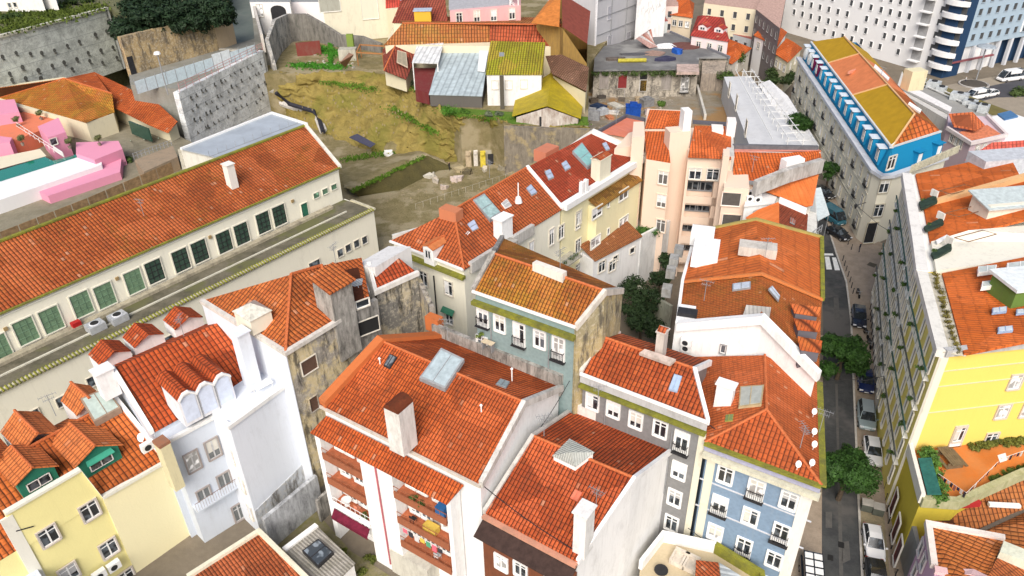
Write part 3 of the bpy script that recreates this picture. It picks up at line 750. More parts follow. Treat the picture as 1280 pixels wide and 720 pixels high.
for k, c in enumerate(cols + cols[:2]):
    s = .56 + k * .037; m = M(); m.beam([Q(s, 1.5, 7.7), Q(s + .028, 1.5, 7.7)], .03, 0, .55 + .15 * (k % 3)); m.build('garment', plain(c, .8), rt)
for k, (s, z, lb) in enumerate(((.62, 11.2, 'bushy potted plant on the top right balcony'), (.68, 11.2, 'second bushy plant beside the blue box on the top right balcony'), (.24, 5.0, 'small potted plant on the lower left balcony'))):
    bush(Q(s, .9, z), .45, lb, 'plant', 'balcony_plant', 250, .09, (.06, .11, .03), 20 + k)
rt = thing('awning', 'dark red fringed awning under the lower left balcony', 'awning', Q(.2, 1.7, 4.4))
m = M(); m.slab([Q(.04, 1.3, 4.4), Q(.30, 1.3, 4.4), Q(.31, 1.9, 4.0), Q(.05, 1.9, 4.0)], .06); m.beam([Q(.05, 1.9, 4.0), Q(.31, 1.9, 4.0)], .05, .02, .35); m.build('awning_cloth', plain((.13, .012, .03), .8, 0, .3), rt)

# ------------------------------------------------------------------ 2 white gabled block, bottom centre
b = building('townhouse', 'white townhouse with brown wooden front and pyramid skylight at the bottom centre', P(720, 650, 13))
TB2 = tile((.55, .11, .03), (.34, .06, .02), (.3, .18, .03), .1, .31, .48, .75)
g = gable(b, [(605, 640), (722, 702)], [(666, 545), (793, 598)], 13, 16, TB2, WH1, 0, back=[(714, 513), (841, 562)], oh=.15)
A, B, CA, CB, RA, RB = (g[k] for k in ('A', 'B', 'CA', 'CB', 'RA', 'RB')); u = XY(B - A, 0).normalized(); no = tocam(perp(u), A); L = (B - A).length
coping(b, [B + ZV * .12, RB + ZV * .12, CB + ZV * .12], WH1, .3, .12, .4)
coping(b, [A + ZV * .12, RA + ZV * .12, CA + ZV * .12], wall((.6, .58, .54), .6), .3, .1, .4)
m = M(); m.seg(CA, CB, .4, 12, 14.1); m.build('rear_parapet', wall((.8, .79, .75), .5), b)
WOOD = wall((.2, .07, .035), .5, (.06, .03, .02))
m = M(); m.prism([A + no * .0 - ZV * 1.2, B - ZV * 1.2, B + no * .35 - ZV * 1.2, A + no * .35 - ZV * 1.2], 0); m.build('timber_front', WOOD, b)
m = M(); m.slab([A + no * .0 - ZV * .5, B - ZV * .5, B + no * 1.5 - ZV * 1.3, A + no * 1.5 - ZV * 1.3], .1); m.build('canopy', plain((.05, .03, .025), .8, 0, .3), b)
m = M(); m.beam([A + no * .1 - ZV * .3, B + no * .1 - ZV * .3], .5, .12, .15); m.build('eave_trim', wall((.62, .3, .2), .5), b)
fc = Facade(b, A, B, -.35, WHITE, WHITE)
fc.win([(627, 703), (651, 712), (690, 731), (618, 738), (640, 748)], 'w', 1.1, 1.5)
# glazed pyramid
n = g['F'][1]; qs = [hit(x, y, g['F'][0], n) for x, y in [(692, 576), (719, 589), (741, 572), (712, 556)]]
c = sum(qs, Vector()) / 4; m = M(); m.prism([q + ZV * .55 for q in qs], min(q.z for q in qs) - .2); o = m.build('skylight', WHITE, b)
m = M(); apex = c + n * 1.15
for i in range(4): m.slab([qs[i] + ZV * .58 + (qs[i] - c) * .08, qs[(i + 1) % 4] + ZV * .58 + (qs[(i + 1) % 4] - c) * .08, apex], .03)
m.build('glazed_pyramid', corr((.5, .52, .48), .2), o)
skylight(b, g['F'], [(713, 622), (722, 627), (728, 616), (719, 612)], .08, plain((.72, .2, .12), .6), plain((.72, .22, .13), .5))
chimney(b, 729, 672, 14.4, 1.0, 1.3, 3.0, u, wall((.8, .79, .76), .4), 'slab', down=1.5)
antenna(b, P(745, 632, 15), 1.8, u)
# vents scratched in the gable wall
fg = Facade(b, B, CB, .15)
for x, y in ((762, 682), (778, 696), (781, 660), (773, 640)):
    m = M(); p = fg.pt(x, y, .02)
    for k in range(3): m.box(p + fg.d * (k * .22) - ZV * .6, fg.d, .05, .05, 1.3)
    m.build('vent_slots', plain((.35, .35, .34), .8), b)

# ------------------------------------------------------------------ 3 teal house
b = building('teal_house', 'pale teal house with mossy ochre tile roof and stained bare gable wall', P(660, 385, 23))
TM = tile((.46, .16, .03), (.28, .08, .02), (.36, .23, .02), .5, .32, .38, .75)
TEAL = azulejo((.23, .31, .31)); GAB = peel((.46, .38, .2), (.34, .3, .18), .09)
g = gable(b, [(591, 363), (720, 408)], [(617, 317), (756, 364)], 23, 25.4, TM, TEAL, 0, back=[(628, 297), (778, 362)], oh=.15)
A, B, CA, CB, RA, RB = (g[k] for k in ('A', 'B', 'CA', 'CB', 'RA', 'RB')); u = XY(B - A, 0).normalized(); no = tocam(perp(u), A)
s = XY(CB - B, 0).normalized(); m = M(); e = tocam(perp(s), B)
dz_ = ZV * -.15
for p_, q_ in ((B, RB), (RB, CB)):
    e2_ = tocam(perp(XY(q_ - p_, 0).normalized()), p_) * .0 + e * .03
    m.face([XY(p_, 0) + e2_, XY(q_, 0) + e2_, q_ + e2_ + dz_, p_ + e2_ + dz_]); m.face([p_ - e * .14 + dz_, q_ - e * .14 + dz_, XY(q_, 0) - e * .14, XY(p_, 0) - e * .14])
m.build('gable_wall', GAB, b)
coping(b, [B + ZV * .1, RB + ZV * .1, CB + ZV * .1], wall((.66, .62, .55), .6), .35, .12, .5)
coping(b, [A + ZV * .1, RA + ZV * .1, CA + ZV * .1], STAIN, .4, .2, .5)
m = M(); m.beam([A + no * .1 - ZV * .05, B + no * .1 - ZV * .05], .2, .12, .1); m.build('gutter', WHITE, b)
m = M(); m.beam([A + no * .15 - ZV * 1.05, B + no * .15 - ZV * 1.05], .5, .1, .3); m.build('cornice', MOSSY, b)
fc = Facade(b, A, B, .15, WHITE, WHITE)
fc.win([(604, 394), (649.5, 418), (698.5, 436)], 'd', 1.05, 2.35); fc.win([(625, 404), (675, 424)], 'w', 1.05, 1.7)
fc.win([(603, 430)], 'w', 1.05, 1.7)
for x in (613, 686): p = fc.pt(x, 396 if x < 650 else 420, .08); pipe(b, [p, XY(p, 12)], .06)
q1 = P(668, 334, 25.4); q2 = P(706, 348, 25.4); m = M(); m.seg(q1, q2, .6, 24.6, 26); m.build('chimney', wall((.8, .74, .66), .4), b)
# laundry & plants at first balcony
t = thing('balcony_table', 'cluttered cream table on the roof ledge below the teal facade', 'table', fc.pt(610, 428, .9)); p = wloc(t)
m = M(); m.box(p, u, 1.2, .6, .05); m.build('table_top', plain((.6, .5, .35), .7), t)
for a_ in (-.5, .5): m = M(); m.box(p + u * a_ - ZV * .9, u, .06, .5, .9); m.build('leg', GREY, t)
bush(fc.pt(600, 420, .6), .4, 'small green plant in front of the leftmost teal balcony', 'plant', 'balcony_plant', 200, .09, (.09, .15, .03), 5)

# ------------------------------------------------------------------ 4 grey house, red roof
b = building('grey_house', 'grey tiled house with dark orange roof between the teal house and the blue house', P(806, 496, 18))
TB4 = tile((.5, .11, .03), (.32, .06, .02), (.2, .14, .04), .12, .36, .46, .72)
GREYF = azulejo((.21, .21, .21))
g = gable(b, [(726, 466), (885, 527)], [(752, 421), (868, 461)], 18, 20, TB4, GREYF, 0, back=[(774, 416), (888, 452)], oh=.15)
A, B, CA, CB, RA, RB = (g[k] for k in ('A', 'B', 'CA', 'CB', 'RA', 'RB')); u = XY(B - A, 0).normalized(); no = tocam(perp(u), A)
coping(b, [B + ZV * .1, RB + ZV * .1, CB + ZV * .1], WH1, .3, .1, .5)
coping(b, [A + ZV * .1, RA + ZV * .1, CA + ZV * .1], wall((.66, .63, .58), .6), .35, .15, .5)
m = M(); m.beam([A + no * .1 - ZV * .02, B + no * .1 - ZV * .02], .22, .12, .12); m.build('gutter', WHITE, b)
m = M(); m.beam([A + no * .05 - ZV * .5, B + no * .05 - ZV * .5], .12, .35, .45); m.build('frieze', wall((.5, .5, .5), .5), b)
m = M(); m.beam([A + no * .12 - ZV * 1.25, B + no * .12 - ZV * 1.25], .55, .1, .15); m.build('cornice', MOSSY, b)
fc = Facade(b, A, B, .15, WHITE, WHITE)
fc.win([(741, 502), (767, 511.5), (795, 525), (825.5, 536)], 'w', 1.1, 1.6)
fc.win([(852, 553)], 'd', 1.1, 2.2); fc.win([(849, 588), (843.5, 622), (839.5, 654)], 'w', 1.1, 1.7)
fc.win([(818, 574), (811, 608)], 'w', 1.1, 1.6)
m = M(); p = fc.pt(870, 570, 0); q = B - no * .15; m.prism([XY(p, 16.6), XY(q, 16.6), XY(q + no * .1, 16.6), XY(p + no * .1, 16.6)], 0); m.build('quoin', wall((.72, .69, .55), .35), b)
skylight(b, g['F'], [(836, 487), (847, 490), (853, 471), (843, 468)], .15, plain((.3, .38, .5), .3), plain((.35, .45, .62), .1))
m = M(); m.slab([P(799, 441, 20.3), P(838, 455, 20.3), P(845, 449, 20.6), P(806, 436, 20.6)], .25); m.build('roof_hatch', wall((.55, .45, .4), .7), b)
chimney(b, 826, 437, 20, .7, .9, 2.0, u, wall((.6, .55, .5), .5), 'tile', down=1)
for x in (757, 840): p = fc.pt(x, 502 if x < 800 else 540, .08); pipe(b, [p, XY(p, 8)], .06)

# ------------------------------------------------------------------ 5 blue tiled house on the street
b = building('blue_house', 'blue tiled corner house with red hipped roof beside the street at the lower right', P(955, 580, 16))
BLUE = azulejo((.19, .27, .37))
TB5 = tile((.5, .11, .03), (.4, .085, .025), (.4, .2, .04), .1, .36, .46, .6)
MB5 = tile((.5, .12, .035), (.42, .1, .03), (.36, .2, .03), .2, .3, .36, .28, .04)
A, B, CB, CA = P(881, 553, 16), P(1027, 607, 16), P(1023, 478, 16), P(868, 446, 16)
ap, ap2 = P(958, 512, 18.6), P(956, 444, 18.6)
body(b, [A, B, CB, ap2, CA], 0, BLUE, .35)
roof(b, [[A, B, ap]], TB5); roof(b, [[B, CB, ap2, ap], [CA, A, ap, ap2]], MB5)
ridge(b, [(B + ZV * .05, ap + ZV * .05), (A + ZV * .05, ap + ZV * .05), (ap + ZV * .05, ap2 + ZV * .05)], RT)
u = XY(B - A, 0).normalized(); no = tocam(perp(u), A); u2 = XY(CB - B, 0).normalized(); no2 = perp(u2) * (-1 if perp(u2).dot(u) < 0 else 1)
m = M(); m.beam([A + no * .1, B + no * .1], .35, .12, .15); m.beam([B + no2 * .1, CB + no2 * .1], .5, .12, .15); m.build('gutter', MOSSY, b)
m = M(); m.beam([A + no * -.2 - ZV * .6, B - no * .2 - ZV * .6], .3, .35, .3); m.build('frieze', azulejo((.34, .34, .45)), b)
m = M(); m.beam([A - ZV * 1.15, B - ZV * 1.15 + u * .1], .7, .1, .25); m.build('cornice', wall((.66, .64, .5), .5), b)
fc = Facade(b, A, B, .35, WHITE, WHITE)
for k, q in enumerate([[(906.8, 593.5), (945, 612), (986, 625.5)], [(899.5, 631.5), (938, 645.5), (976, 667)], [(894, 665), (929.5, 684), (967.5, 699.5)], [(889, 699), (924, 716), (958, 731)]]):
    for i, (x, y) in enumerate(q):
        dd = (i + k) % 2 == 1
        fc.win([(x, y)], 'd' if dd else 'w', 1.15, 2.05 if dd else 1.65)
for z in (11.6, 8.4): m = M(); m.beam([XY(fc.A + fc.n * .03, z), XY(B - no * .35 + no * .03, z)], .08, .06, .06); m.build('string_course', wall((.6, .62, .66), .3), b)
m = M(); q = B - no * .35 - u * .35; m.prism([XY(q - u * .9, 14.8), XY(q, 14.8), XY(q + no * .08, 14.8), XY(q - u * .9 + no * .08, 14.8)], 0); m.build('quoin', wall((.78, .76, .7), .3), b)
q = A - no * .35 + u * .35; m = M(); m.prism([XY(q, 14.8), XY(q + u * .7, 14.8), XY(q + u * .7 + no * .08, 14.8), XY(q + no * .08, 14.8)], 0); m.build('quoin', wall((.72, .69, .55), .35), b)
pl = (A, (ap - A).cross(ap2 - A).normalized())
skylight(b, pl, [(925, 512), (954, 508), (957, 484), (927, 486)], .3, plain((.45, .35, .2), .7), plain((.42, .44, .4), .3))
skylight(b, pl, [(907, 528), (917, 527), (918, 519), (908, 520)], .15, plain((.3, .32, .08), .8), plain((.2, .25, .1), .3))
chimney(b, 905, 500, 17.3, 1.4, .8, 1.7, u, WH1, 'slab', down=1.2)
for i, (x, y) in enumerate(((1016, 521), (1016, 546), (1016, 562), (996, 587), (1013, 585))): dish(b, P(x, y, 16.6), .28, -1.2)
antenna(b, P(1024, 540, 16.2), 2.4, u)
cb = below(fc.pt(882, 612), 620)

# ------------------------------------------------------------------ 6 long orange-roofed house with white firewall
b = building('orange_roof_house', 'large orange roofed house with white firewall and three small tiled window canopies', P(935, 350, 19))
OM = tile((.58, .15, .035), (.5, .12, .03), (.4, .24, .04), .12, .5, 1.6, .2, .04); OM2 = tile((.48, .14, .035), (.38, .1, .025), (.36, .22, .03), .4, .3, .3, .45, .05)
A, CA, RK, C2, B2 = P(846, 407, 19), P(870, 290, 19), P(945, 275, 22), P(1027, 297, 19), P(1028, 374, 19)
RF, MID = P(953, 398, 22), P(952, 342, 22); MA = P(853, 352, 19); BR = P(1024, 470, 19)
body(b, [A, RF, BR, B2, C2, RK, CA], 0, WH1, .2)
roof(b, [[MA, MID, RK, CA], [MID, B2, C2, RK]], OM)
u6 = ZV * -.25
roof(b, [[A + u6, RF + u6, MID + u6, MA + u6], [RF + u6, BR + u6, B2 + u6, MID + u6]], OM2)
coping(b, [A + ZV * .1, RF + ZV * .1, BR + ZV * .1], WH1, .6, .3, .6)
coping(b, [CA + ZV * .1, RK + ZV * .1, C2 + ZV * .1], wall((.4, .33, .1), .5), .3, .15, .4)
coping(b, [A + ZV * .1, MA + ZV * .1, CA + ZV * .1], WHITE, .3, .15, .3)
coping(b, [B2 + ZV * .1, C2 + ZV * .1], MOSSY, .4, .15, .3)
coping(b, [MA + ZV * .05, MID + ZV * .05, B2 + ZV * .05], wall((.6, .2, .06), .4), .25, .08, .2)
fw_ = Facade(b, A, RF, .2, GREY, WHITE); m = M()
u = XY(BR - RF, 0).normalized()
# white wall under the firewall coping is the body itself; its tiny window
fw_.win([(904, 436)], 's', .5, .9)
pl = (A + u6, (RF - A).cross(MA - A).normalized()); pr_ = (B2, (RF - B2).cross(BR - B2).normalized())
skylight(b, pl, [(916, 364), (939, 361), (939, 353), (916, 356)], .15, GREY, plain((.5, .55, .62), .15))
skylight(b, pr_, [(959, 362), (964, 358), (974, 371), (972, 377)], .15, GREY, plain((.5, .55, .62), .15))
d6 = XY(A - CA, 0).normalized()
m = M(); m.slab([P(929, 393, 21.6), P(962, 396, 21.6), P(964, 384, 21.9), P(933, 381, 21.9)], .12); m.build('roof_hatch', corr((.5, .48, .44), .35), b)
m = M(); c = P(946, 317, 21.6); m.box(c, perp(d6), 3.6, 1.6, 1.0); k = m.build('chimney', wall((.62, .58, .52), .6), b)
antenna(b, P(956, 322, 22), 2.2, Vector((1, 0, 0)))
m = M(); m.box(P(881, 323, 19.5), d6, 4.2, 2.6, 1.3); m.build('roof_box', WH1, b)
m = M(); m.box(P(877, 303, 19.5), d6, 1.8, 2.4, 1.6); m.build('roof_box', WH1, b)
m = M(); m.box(P(858, 440, 15), d6, 3, 2.6, 4.4); m.build('rear_annex', WH1, b)
m = M(); m.box(P(859, 393, 19.4), d6, 1.0, 1.8, .4); m.build('roof_tank', DARK, b)
fa = Facade(b, A, RF, .2); ac_unit(b, P(862, 423, 17.2) + fa.n * 1.2, fa.d, s=1.0); ac_unit(b, P(862, 430, 16.3) + fa.n * 1.2, fa.d, s=1.0)
for q in ([(988, 379), (1026, 384), (1024, 395), (993, 390)], [(992, 397.5), (1026, 402), (1024.5, 414), (997, 411)], [(997, 420), (1028, 426), (1026, 440), (1000, 436)]):
    z4 = (21.3, 20.2, 20.0, 21.1); W = [P(x, y, z) for (x, y), z in zip(q, z4)]; m = M(); m.slab(W, .14)
    o = m.build('window_canopy', tile((.64, .17, .04), (.5, .1, .03), (.3, .2, .05), 0., 2.4, .32, .6), b)
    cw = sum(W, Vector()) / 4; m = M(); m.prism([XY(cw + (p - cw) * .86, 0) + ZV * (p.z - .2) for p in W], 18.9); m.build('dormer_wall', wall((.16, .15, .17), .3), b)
fs_ = Facade(b, B2, C2, .2, STONE, WHITE, out=no2)
for z in (15.5, 12, 8.5, 5): 
    for t_ in (.2, .5, .8): fs_.at(XY(B2.lerp(C2, t_) - no2 * .2, z), 'w', 1.1, 1.7)
for (x, y) in ((848, 318), (842, 330), (838, 345), (833, 368)):   # box clutter on the rear wall
    m = M(); m.box(P(x, y, 15), d6, 1.3, 1.0, 1.0); m.build('rear_balcony', wall((.5, .5, .48), .8), b)
# ------------------------------------------------------------------ courtyard behind the central block: low sheds, soil
m = M(); m.face([P(x, y, 0) + ZV * .03 for x, y in [(395, 640), (440, 690), (520, 740), (440, 760), (330, 690)]])
structure(m.build('courtyard_soil', ground((.2, .19, .07), (.28, .24, .17), 1.2, name='courtyard_earth')))

# ------------------------------------------------------------------ 7 old stained house with hipped roofs
b = building('old_hipped_house', 'old house with stained bare side wall, hipped tile roof and white skylight box', P(350, 410, 19))
TS = tile((.56, .16, .04), (.4, .1, .03), (.42, .24, .04), .18, .42, .5, .7)
OLD = peel()
WB = wall((.74, .78, .84), .3, (.4, .42, .44))
S, Lf, bk1, R1 = P(357, 441, 19), P(252, 376, 19), P(364, 343, 22.2), P(441, 387, 19)
R0 = P(418, 404, 19); bk2 = P(402, 332, 21.4); bk3 = P(452, 322, 20.5); r2 = P(463, 379, 19)
Lb = P(275, 372, 19.4)
body(b, [S, R0, R1, bk3, bk2, bk1, Lf], 0, OLD, .1)
roof(b, [[Lf, S, bk1], [S, R0, bk2, bk1]], TS)
roof(b, [[bk2, R0 + ZV * -.1, R1, r2, bk3]], tile((.6, .15, .04), (.5, .12, .03), (.45, .25, .04), .25, .42, .5, .7), name='lower_roof')
ridge(b, [(S + ZV * .06, bk1 + ZV * .06), (bk2 + ZV * .1, P(411, 364, 20.3)), (bk1 + ZV * .05, bk2 + ZV * .05)], RT, .17)
coping(b, [Lf + ZV * .1, S + ZV * .1, R0 + ZV * .1, R1 + ZV * .1], wall((.7, .66, .6), .5), .45, .1, .3)
uS = XY(S - Lf, 0).normalized(); uR = XY(R0 - S, 0).normalized()
m = M(); e = tocam(perp(uS), S); q = inset_ring([S, R0, bk1, Lf], .1)
m.prism([Lf + e * -.04 - ZV * .2, S + e * -.04 - ZV * .2, S + e * .05 - ZV * .2, Lf + e * .05 - ZV * .2], 0); m.build('side_wall', WB, b)
fo = Facade(b, S, R0, .1, STONE, plain((.3, .24, .18), .8), plain((.16, .12, .09), .8))
BP = plain((.12, .07, .05), .7)
fo.win([(386, 456)], 's', 1.7, 1.5, pane=BP, sash=BP); fo.win([(392, 504), (402, 551), (409, 590)], 's', .9, 1.6, pane=BP, sash=BP, fr=OLD)
# skylight box, white
c = P(318, 400, 20); m = M(); d = uS; e = perp(d)
o = M(); o.box(c - ZV * .6, d, 2.6, 2.2, 1.6); o = o.build('skylight_box', wall((.8, .76, .62), .25), b)
m.slab([c + d * -1.4 - e * 1.2 + ZV * 1.05, c + d * 1.4 - e * 1.2 + ZV * 1.05, c + e * 0 + ZV * 1.9], .06); m.slab([c + d * 1.4 - e * 1.2 + ZV * 1.05, c + d * 1.4 + e * 1.2 + ZV * 1.05, c + ZV * 1.9], .06)
m.slab([c + d * 1.4 + e * 1.2 + ZV * 1.05, c - d * 1.4 + e * 1.2 + ZV * 1.05, c + ZV * 1.9], .06); m.slab([c - d * 1.4 + e * 1.2 + ZV * 1.05, c - d * 1.4 - e * 1.2 + ZV * 1.05, c + ZV * 1.9], .06)
m.build('pyramid_glass', plain((.6, .58, .5), .3, 0, .3), o)
chimney(b, 302, 425, 19.4, 1.2, 1.2, .9, uS, WB, 'slab', down=7)
# broken stair tower at the valley
m = M(); c = P(421, 387, 19.4); m.box(c - ZV * 5, uR, 2.6, 2.4, 8.2); o = m.build('stair_tower', STAIN, b)
m = M(); k = c + ZV * 3.2; m.slab([k - uR * 1.6 - perp(uR) * 1.5, k + uR * 1.6 - perp(uR) * 1.5, k + uR * 1.6 + perp(uR) * 1.5 + ZV * .8, k - uR * 1.6 + perp(uR) * 1.5 + ZV * .8], .15); m.build('tower_roof', TS, o)
pl = (bk3, (R1 - bk3).cross(bk2 - bk3).normalized())
skylight(b, pl, [(434, 357), (462, 366), (456, 348), (431, 352)], .1, corr((.5, .52, .52), .3), corr((.5, .52, .54), .3))
# lean front wall with small window and dark opening
fo2 = Facade(b, R1, r2, .0, STONE, WHITE); fo2.win([(453, 379)], 's', 1.4, .8)
m = M(); a_, c_ = P(441, 392, 18.4), P(470, 375, 18.4); m.seg(a_, c_, .5, 0, 18.6); m.build('stained_wall', STAIN, b)
fo2.win([(458, 408)], 's', 2.6, 1.6, pane=plain((.02, .02, .02), .8), sash=DARK)

b = building('small_hipped_annex', 'small red mono-pitch roof on a blackened wall left of the cream hipped house', P(490, 350, 19))
A, B = P(470, 366, 18.6), P(523, 342, 18.6); CB, CA = P(498, 322, 20), P(461, 331, 20)
body(b, [A, B, CB, CA], 0, peel((.5, .43, .3), (.2, .19, .17), .03), .05)
roof(b, [[A, B, CB, CA]], tile((.5, .09, .03), (.36, .06, .02), (.3, .2, .04), .05, .42, .5, .7))
coping(b, [CA + ZV * .15, A + ZV * .15, B + ZV * .15], wall((.78, .75, .7), .4), .4, .2, .3)
m = M(); c = P(478, 325, 19.6); m.prism([c + DB * -2.6 - DA * 1.6, c + DB * 2.6 - DA * 1.6, c + DB * 2.6 + DA * 1.6 + ZV * .9, c - DB * 2.6 + DA * 1.6 + ZV * .9], 15); m.build('white_hatch', wall((.78, .77, .75), .4), b)
# low stained parapet joining to the right
m = M(); m.seg(P(523, 345, 17.5), P(540, 385, 17.0), .5, 0, 17.2); m.build('yard_wall', OLD, b)

# ------------------------------------------------------------------ 8 pale blue house with red roof and triple dormer
b = building('pale_blue_house', 'pale blue white house with red roof, triple front dormer and blank bright side block', P(250, 480, 15))
TD = tile((.54, .1, .025), (.38, .065, .02), (.34, .18, .03), .1, .42, .62, .7)
PB = wall((.6, .65, .72), .35, (.36, .38, .4))
A, B = P(190, 541, 14), P(327, 466, 14); RA, RB = P(141, 461, 17.2), P(276, 402, 17.2)
no = tocam(perp(XY(B - A, 0).normalized()), A); u = XY(B - A, 0).normalized()
bkA = XY(RA, 14.5) - no * 5; bkB = XY(RB, 14.5) - no * 5
body(b, [A, B, RB, bkB, bkA, RA], 0, PB, .1)
roof(b, [[A, B, RB, RA], [bkB, bkA, RA, RB]], TD)
coping(b, [RA + ZV * .15, A + ZV * .15], WHITE, .4, .2, .3, 'verge')
# front terrace + facade block; the face with five windows, and the blank block
F0, F1 = P(211, 552, 13.4), P(271, 520, 13.4)
G0, G1 = P(287, 534, 14.2), P(357, 483, 14.2)
m = M(); m.prism([F0, F1, F1 - no * 2.4, F0 - no * 2.4], 0); m.build('front_wall', PB, b)
m = M(); m.prism([G0, G1, G1 - no * 4.2, G0 - no * 4.2], 0); m.build('side_block', WB, b)
m = M(); m.prism([F1, XY(G0, 13.4), XY(G0, 13.4) - no * 3, F1 - no * .3], 0) if False else None
m = M(); m.prism([XY(G0, 3.4) + no * .06, XY(G1, 4.2) + no * .06, XY(G1, 4.2), XY(G0, 3.4)], 0); m.build('lower_plaster', peel((.62, .65, .68), (.48, .5, .52), .12), b)
coping(b, [F0 + ZV * .1, F1 + ZV * .1], wall((.8, .8, .78), .3), .35, .15, .2); coping(b, [F1, G0 + ZV * .1, G1 + ZV * .1], wall((.8, .8, .78), .3), .35, .2, .2)
m = M(); tz = 14.0; m.prism([XY(B, tz) + no * .2, XY(B, tz) - u * 4.5 + no * .2, XY(G0, tz) - no * .2, XY(G1, tz) - no * .2], 13.2); m.build('terrace_floor', wall((.7, .64, .52), .4), b)
ff = Facade(b, F0, F1, 0, wall((.36, .32, .3), .4), plain((.5, .5, .5), .6), plain((.16, .17, .17), .2))
ff.win([(240.6, 576.5), (266, 560.5), (256, 621), (281, 602)], 'p', 1.15, 2.1); ff.win([(298, 640)], 'w', 1.0, 2.0)
sd_ = XY(G0 - F1, 0).normalized()
fs2 = Facade(b, F1, G0, -.05, STONE, WHITE); fs2.win([(291, 570), (304, 606), (314, 640)], 's', .8, 1.7)
m = M(); a_, c_ = F0 + no * 0.9, F1 + no * .9
for z in (5.2,): 
    m.prism([XY(F0, z), XY(F0, z) + u * 4.2, XY(F0, z) + u * 4.2 + no * 1.1, XY(F0, z) + no * 1.1], z - .2)
m.build('balcony_slab', PB, b); m = M()
for k in range(17):
    q = XY(F0, 5.2) + no * 1.05 + u * (k * .25); m.tube([q, q + ZV * 1.0], .014, 4)
m.tube([XY(F0, 6.2) + no * 1.05, XY(F0, 6.2) + no * 1.05 + u * 4.2], .03, 4); m.build('balcony_railing', plain((.25, .18, .16), .6), b)
# triple dormer: one front wall with three gables
d0, d1 = P(233, 534, 14.1), P(296, 500, 14.1); ud = XY(d1 - d0, 0).normalized(); Ld = (d1 - d0).length; nd = tocam(perp(ud), d0)
prof = []; seg = Ld / 3
for k in range(3): prof += [d0 + ud * (seg * k) + ZV * 2.9, d0 + ud * (seg * (k + .32)) + ZV * 3.45, d0 + ud * (seg * (k + .62)) + ZV * 3.5]
prof.append(d1 + ZV * 2.9)
m = M(); m.cur = 0
m.face([d0] + [d1] + prof[::-1]); m.face([p - nd * 3.2 for p in ([d0] + [d1] + prof[::-1])][::-1])
m.face([d0, prof[0], prof[0] - nd * 3.2, d0 - nd * 3.2]); m.face([d1, prof[-1], prof[-1] - nd * 3.2, d1 - nd * 3.2])
o = m.build('triple_dormer', wall((.78, .78, .8), .35), b)
m = M()
for k in range(9): m.slab([prof[k] + nd * .1, prof[k + 1] + nd * .1, prof[k + 1] - nd * 4.4, prof[k] - nd * 4.4], .1)
m.build('dormer_roof', TD, o); m = M(); m.beam([p + nd * .1 + ZV * .06 for p in prof], .25, .08, .15); m.build('dormer_trim', WHITE, o)
fd = Facade(b, d0, d1, 0)
m = M()
for k in range(3): q = d0 + ud * (seg * (k + .5)) + nd * .02; m.box(q + ZV * .35, ud, seg * .78, .05, 2.7)
m.build('shutter', plain((.6, .66, .78), .5, 0, .1), o)
for k in range(2): pipe(b, [d0 + ud * (seg * (k + 1)) + nd * .08 + ZV * z for z in (.1, 2.9)], .05)
# small gables behind the ridge
for x, y in ((148, 452), (190, 430), (240, 408)):
    q = P(x, y, 16.2) - no * 1.0; dormer(b, q, -u, 3.2, 2.4, 1.0, .8, WHITE, TD, win=None, name='rear_dormer') if False else None
    m = M(); a_ = q - u * 1.5 + ZV * .2; c_ = q + u * 1.5 + ZV * .2; t_ = q + ZV * 1.15
    m.slab([a_ + no * .5, t_ + no * .9, t_ - no * 2.0, a_ - no * 2.0], .12); m.slab([c_ + no * .5, t_ + no * .9, t_ - no * 2.0, c_ - no * 2.0], .12); m.build('rear_dormer_roof', TD, b)
    m = M(); m.prism([a_ - no * 1.9, t_ - no * 1.9 - ZV * .12, c_ - no * 1.9, c_ + no * .3, t_ + no * .3 - ZV * .12, a_ + no * .3], 15); m.build('rear_dormer', WH1, b)
chimney(b, 131, 472, 16.8, 1.5, 1.2, .9, u, WH1, 'slab', down=2)
# terrace things
t = thing('terrace_table', 'white table on the narrow terrace beside the triple dormer', 'table', P(330, 488, 14.25)); p = wloc(t)
m = M(); m.box(p + ZV * .7, u, 1.7, .9, .06); m.build('table_top', WHITE, t)
for a_, c_ in ((-1, -1), (1, -1), (1, 1), (-1, 1)): m = M(); m.tube([p + u * a_ * .75 + no * c_ * .35, p + u * a_ * .75 + no * c_ * .35 + ZV * .7], .03, 5); m.build('leg', WHITE, t)
chair(P(314, 492, 14.25), u, WHITE, 'white chair left of the terrace table beside the triple dormer'); chair(P(322, 477, 14.25), u, WHITE, 'white chair behind the terrace table beside the triple dormer')
m = M(); cc = P(302, 462, 15.4) ; m.lathe(P(309, 452, 16.2), [(.4, 0), (.4, .25)], 12); m.build('roof_fan', DARK, b)

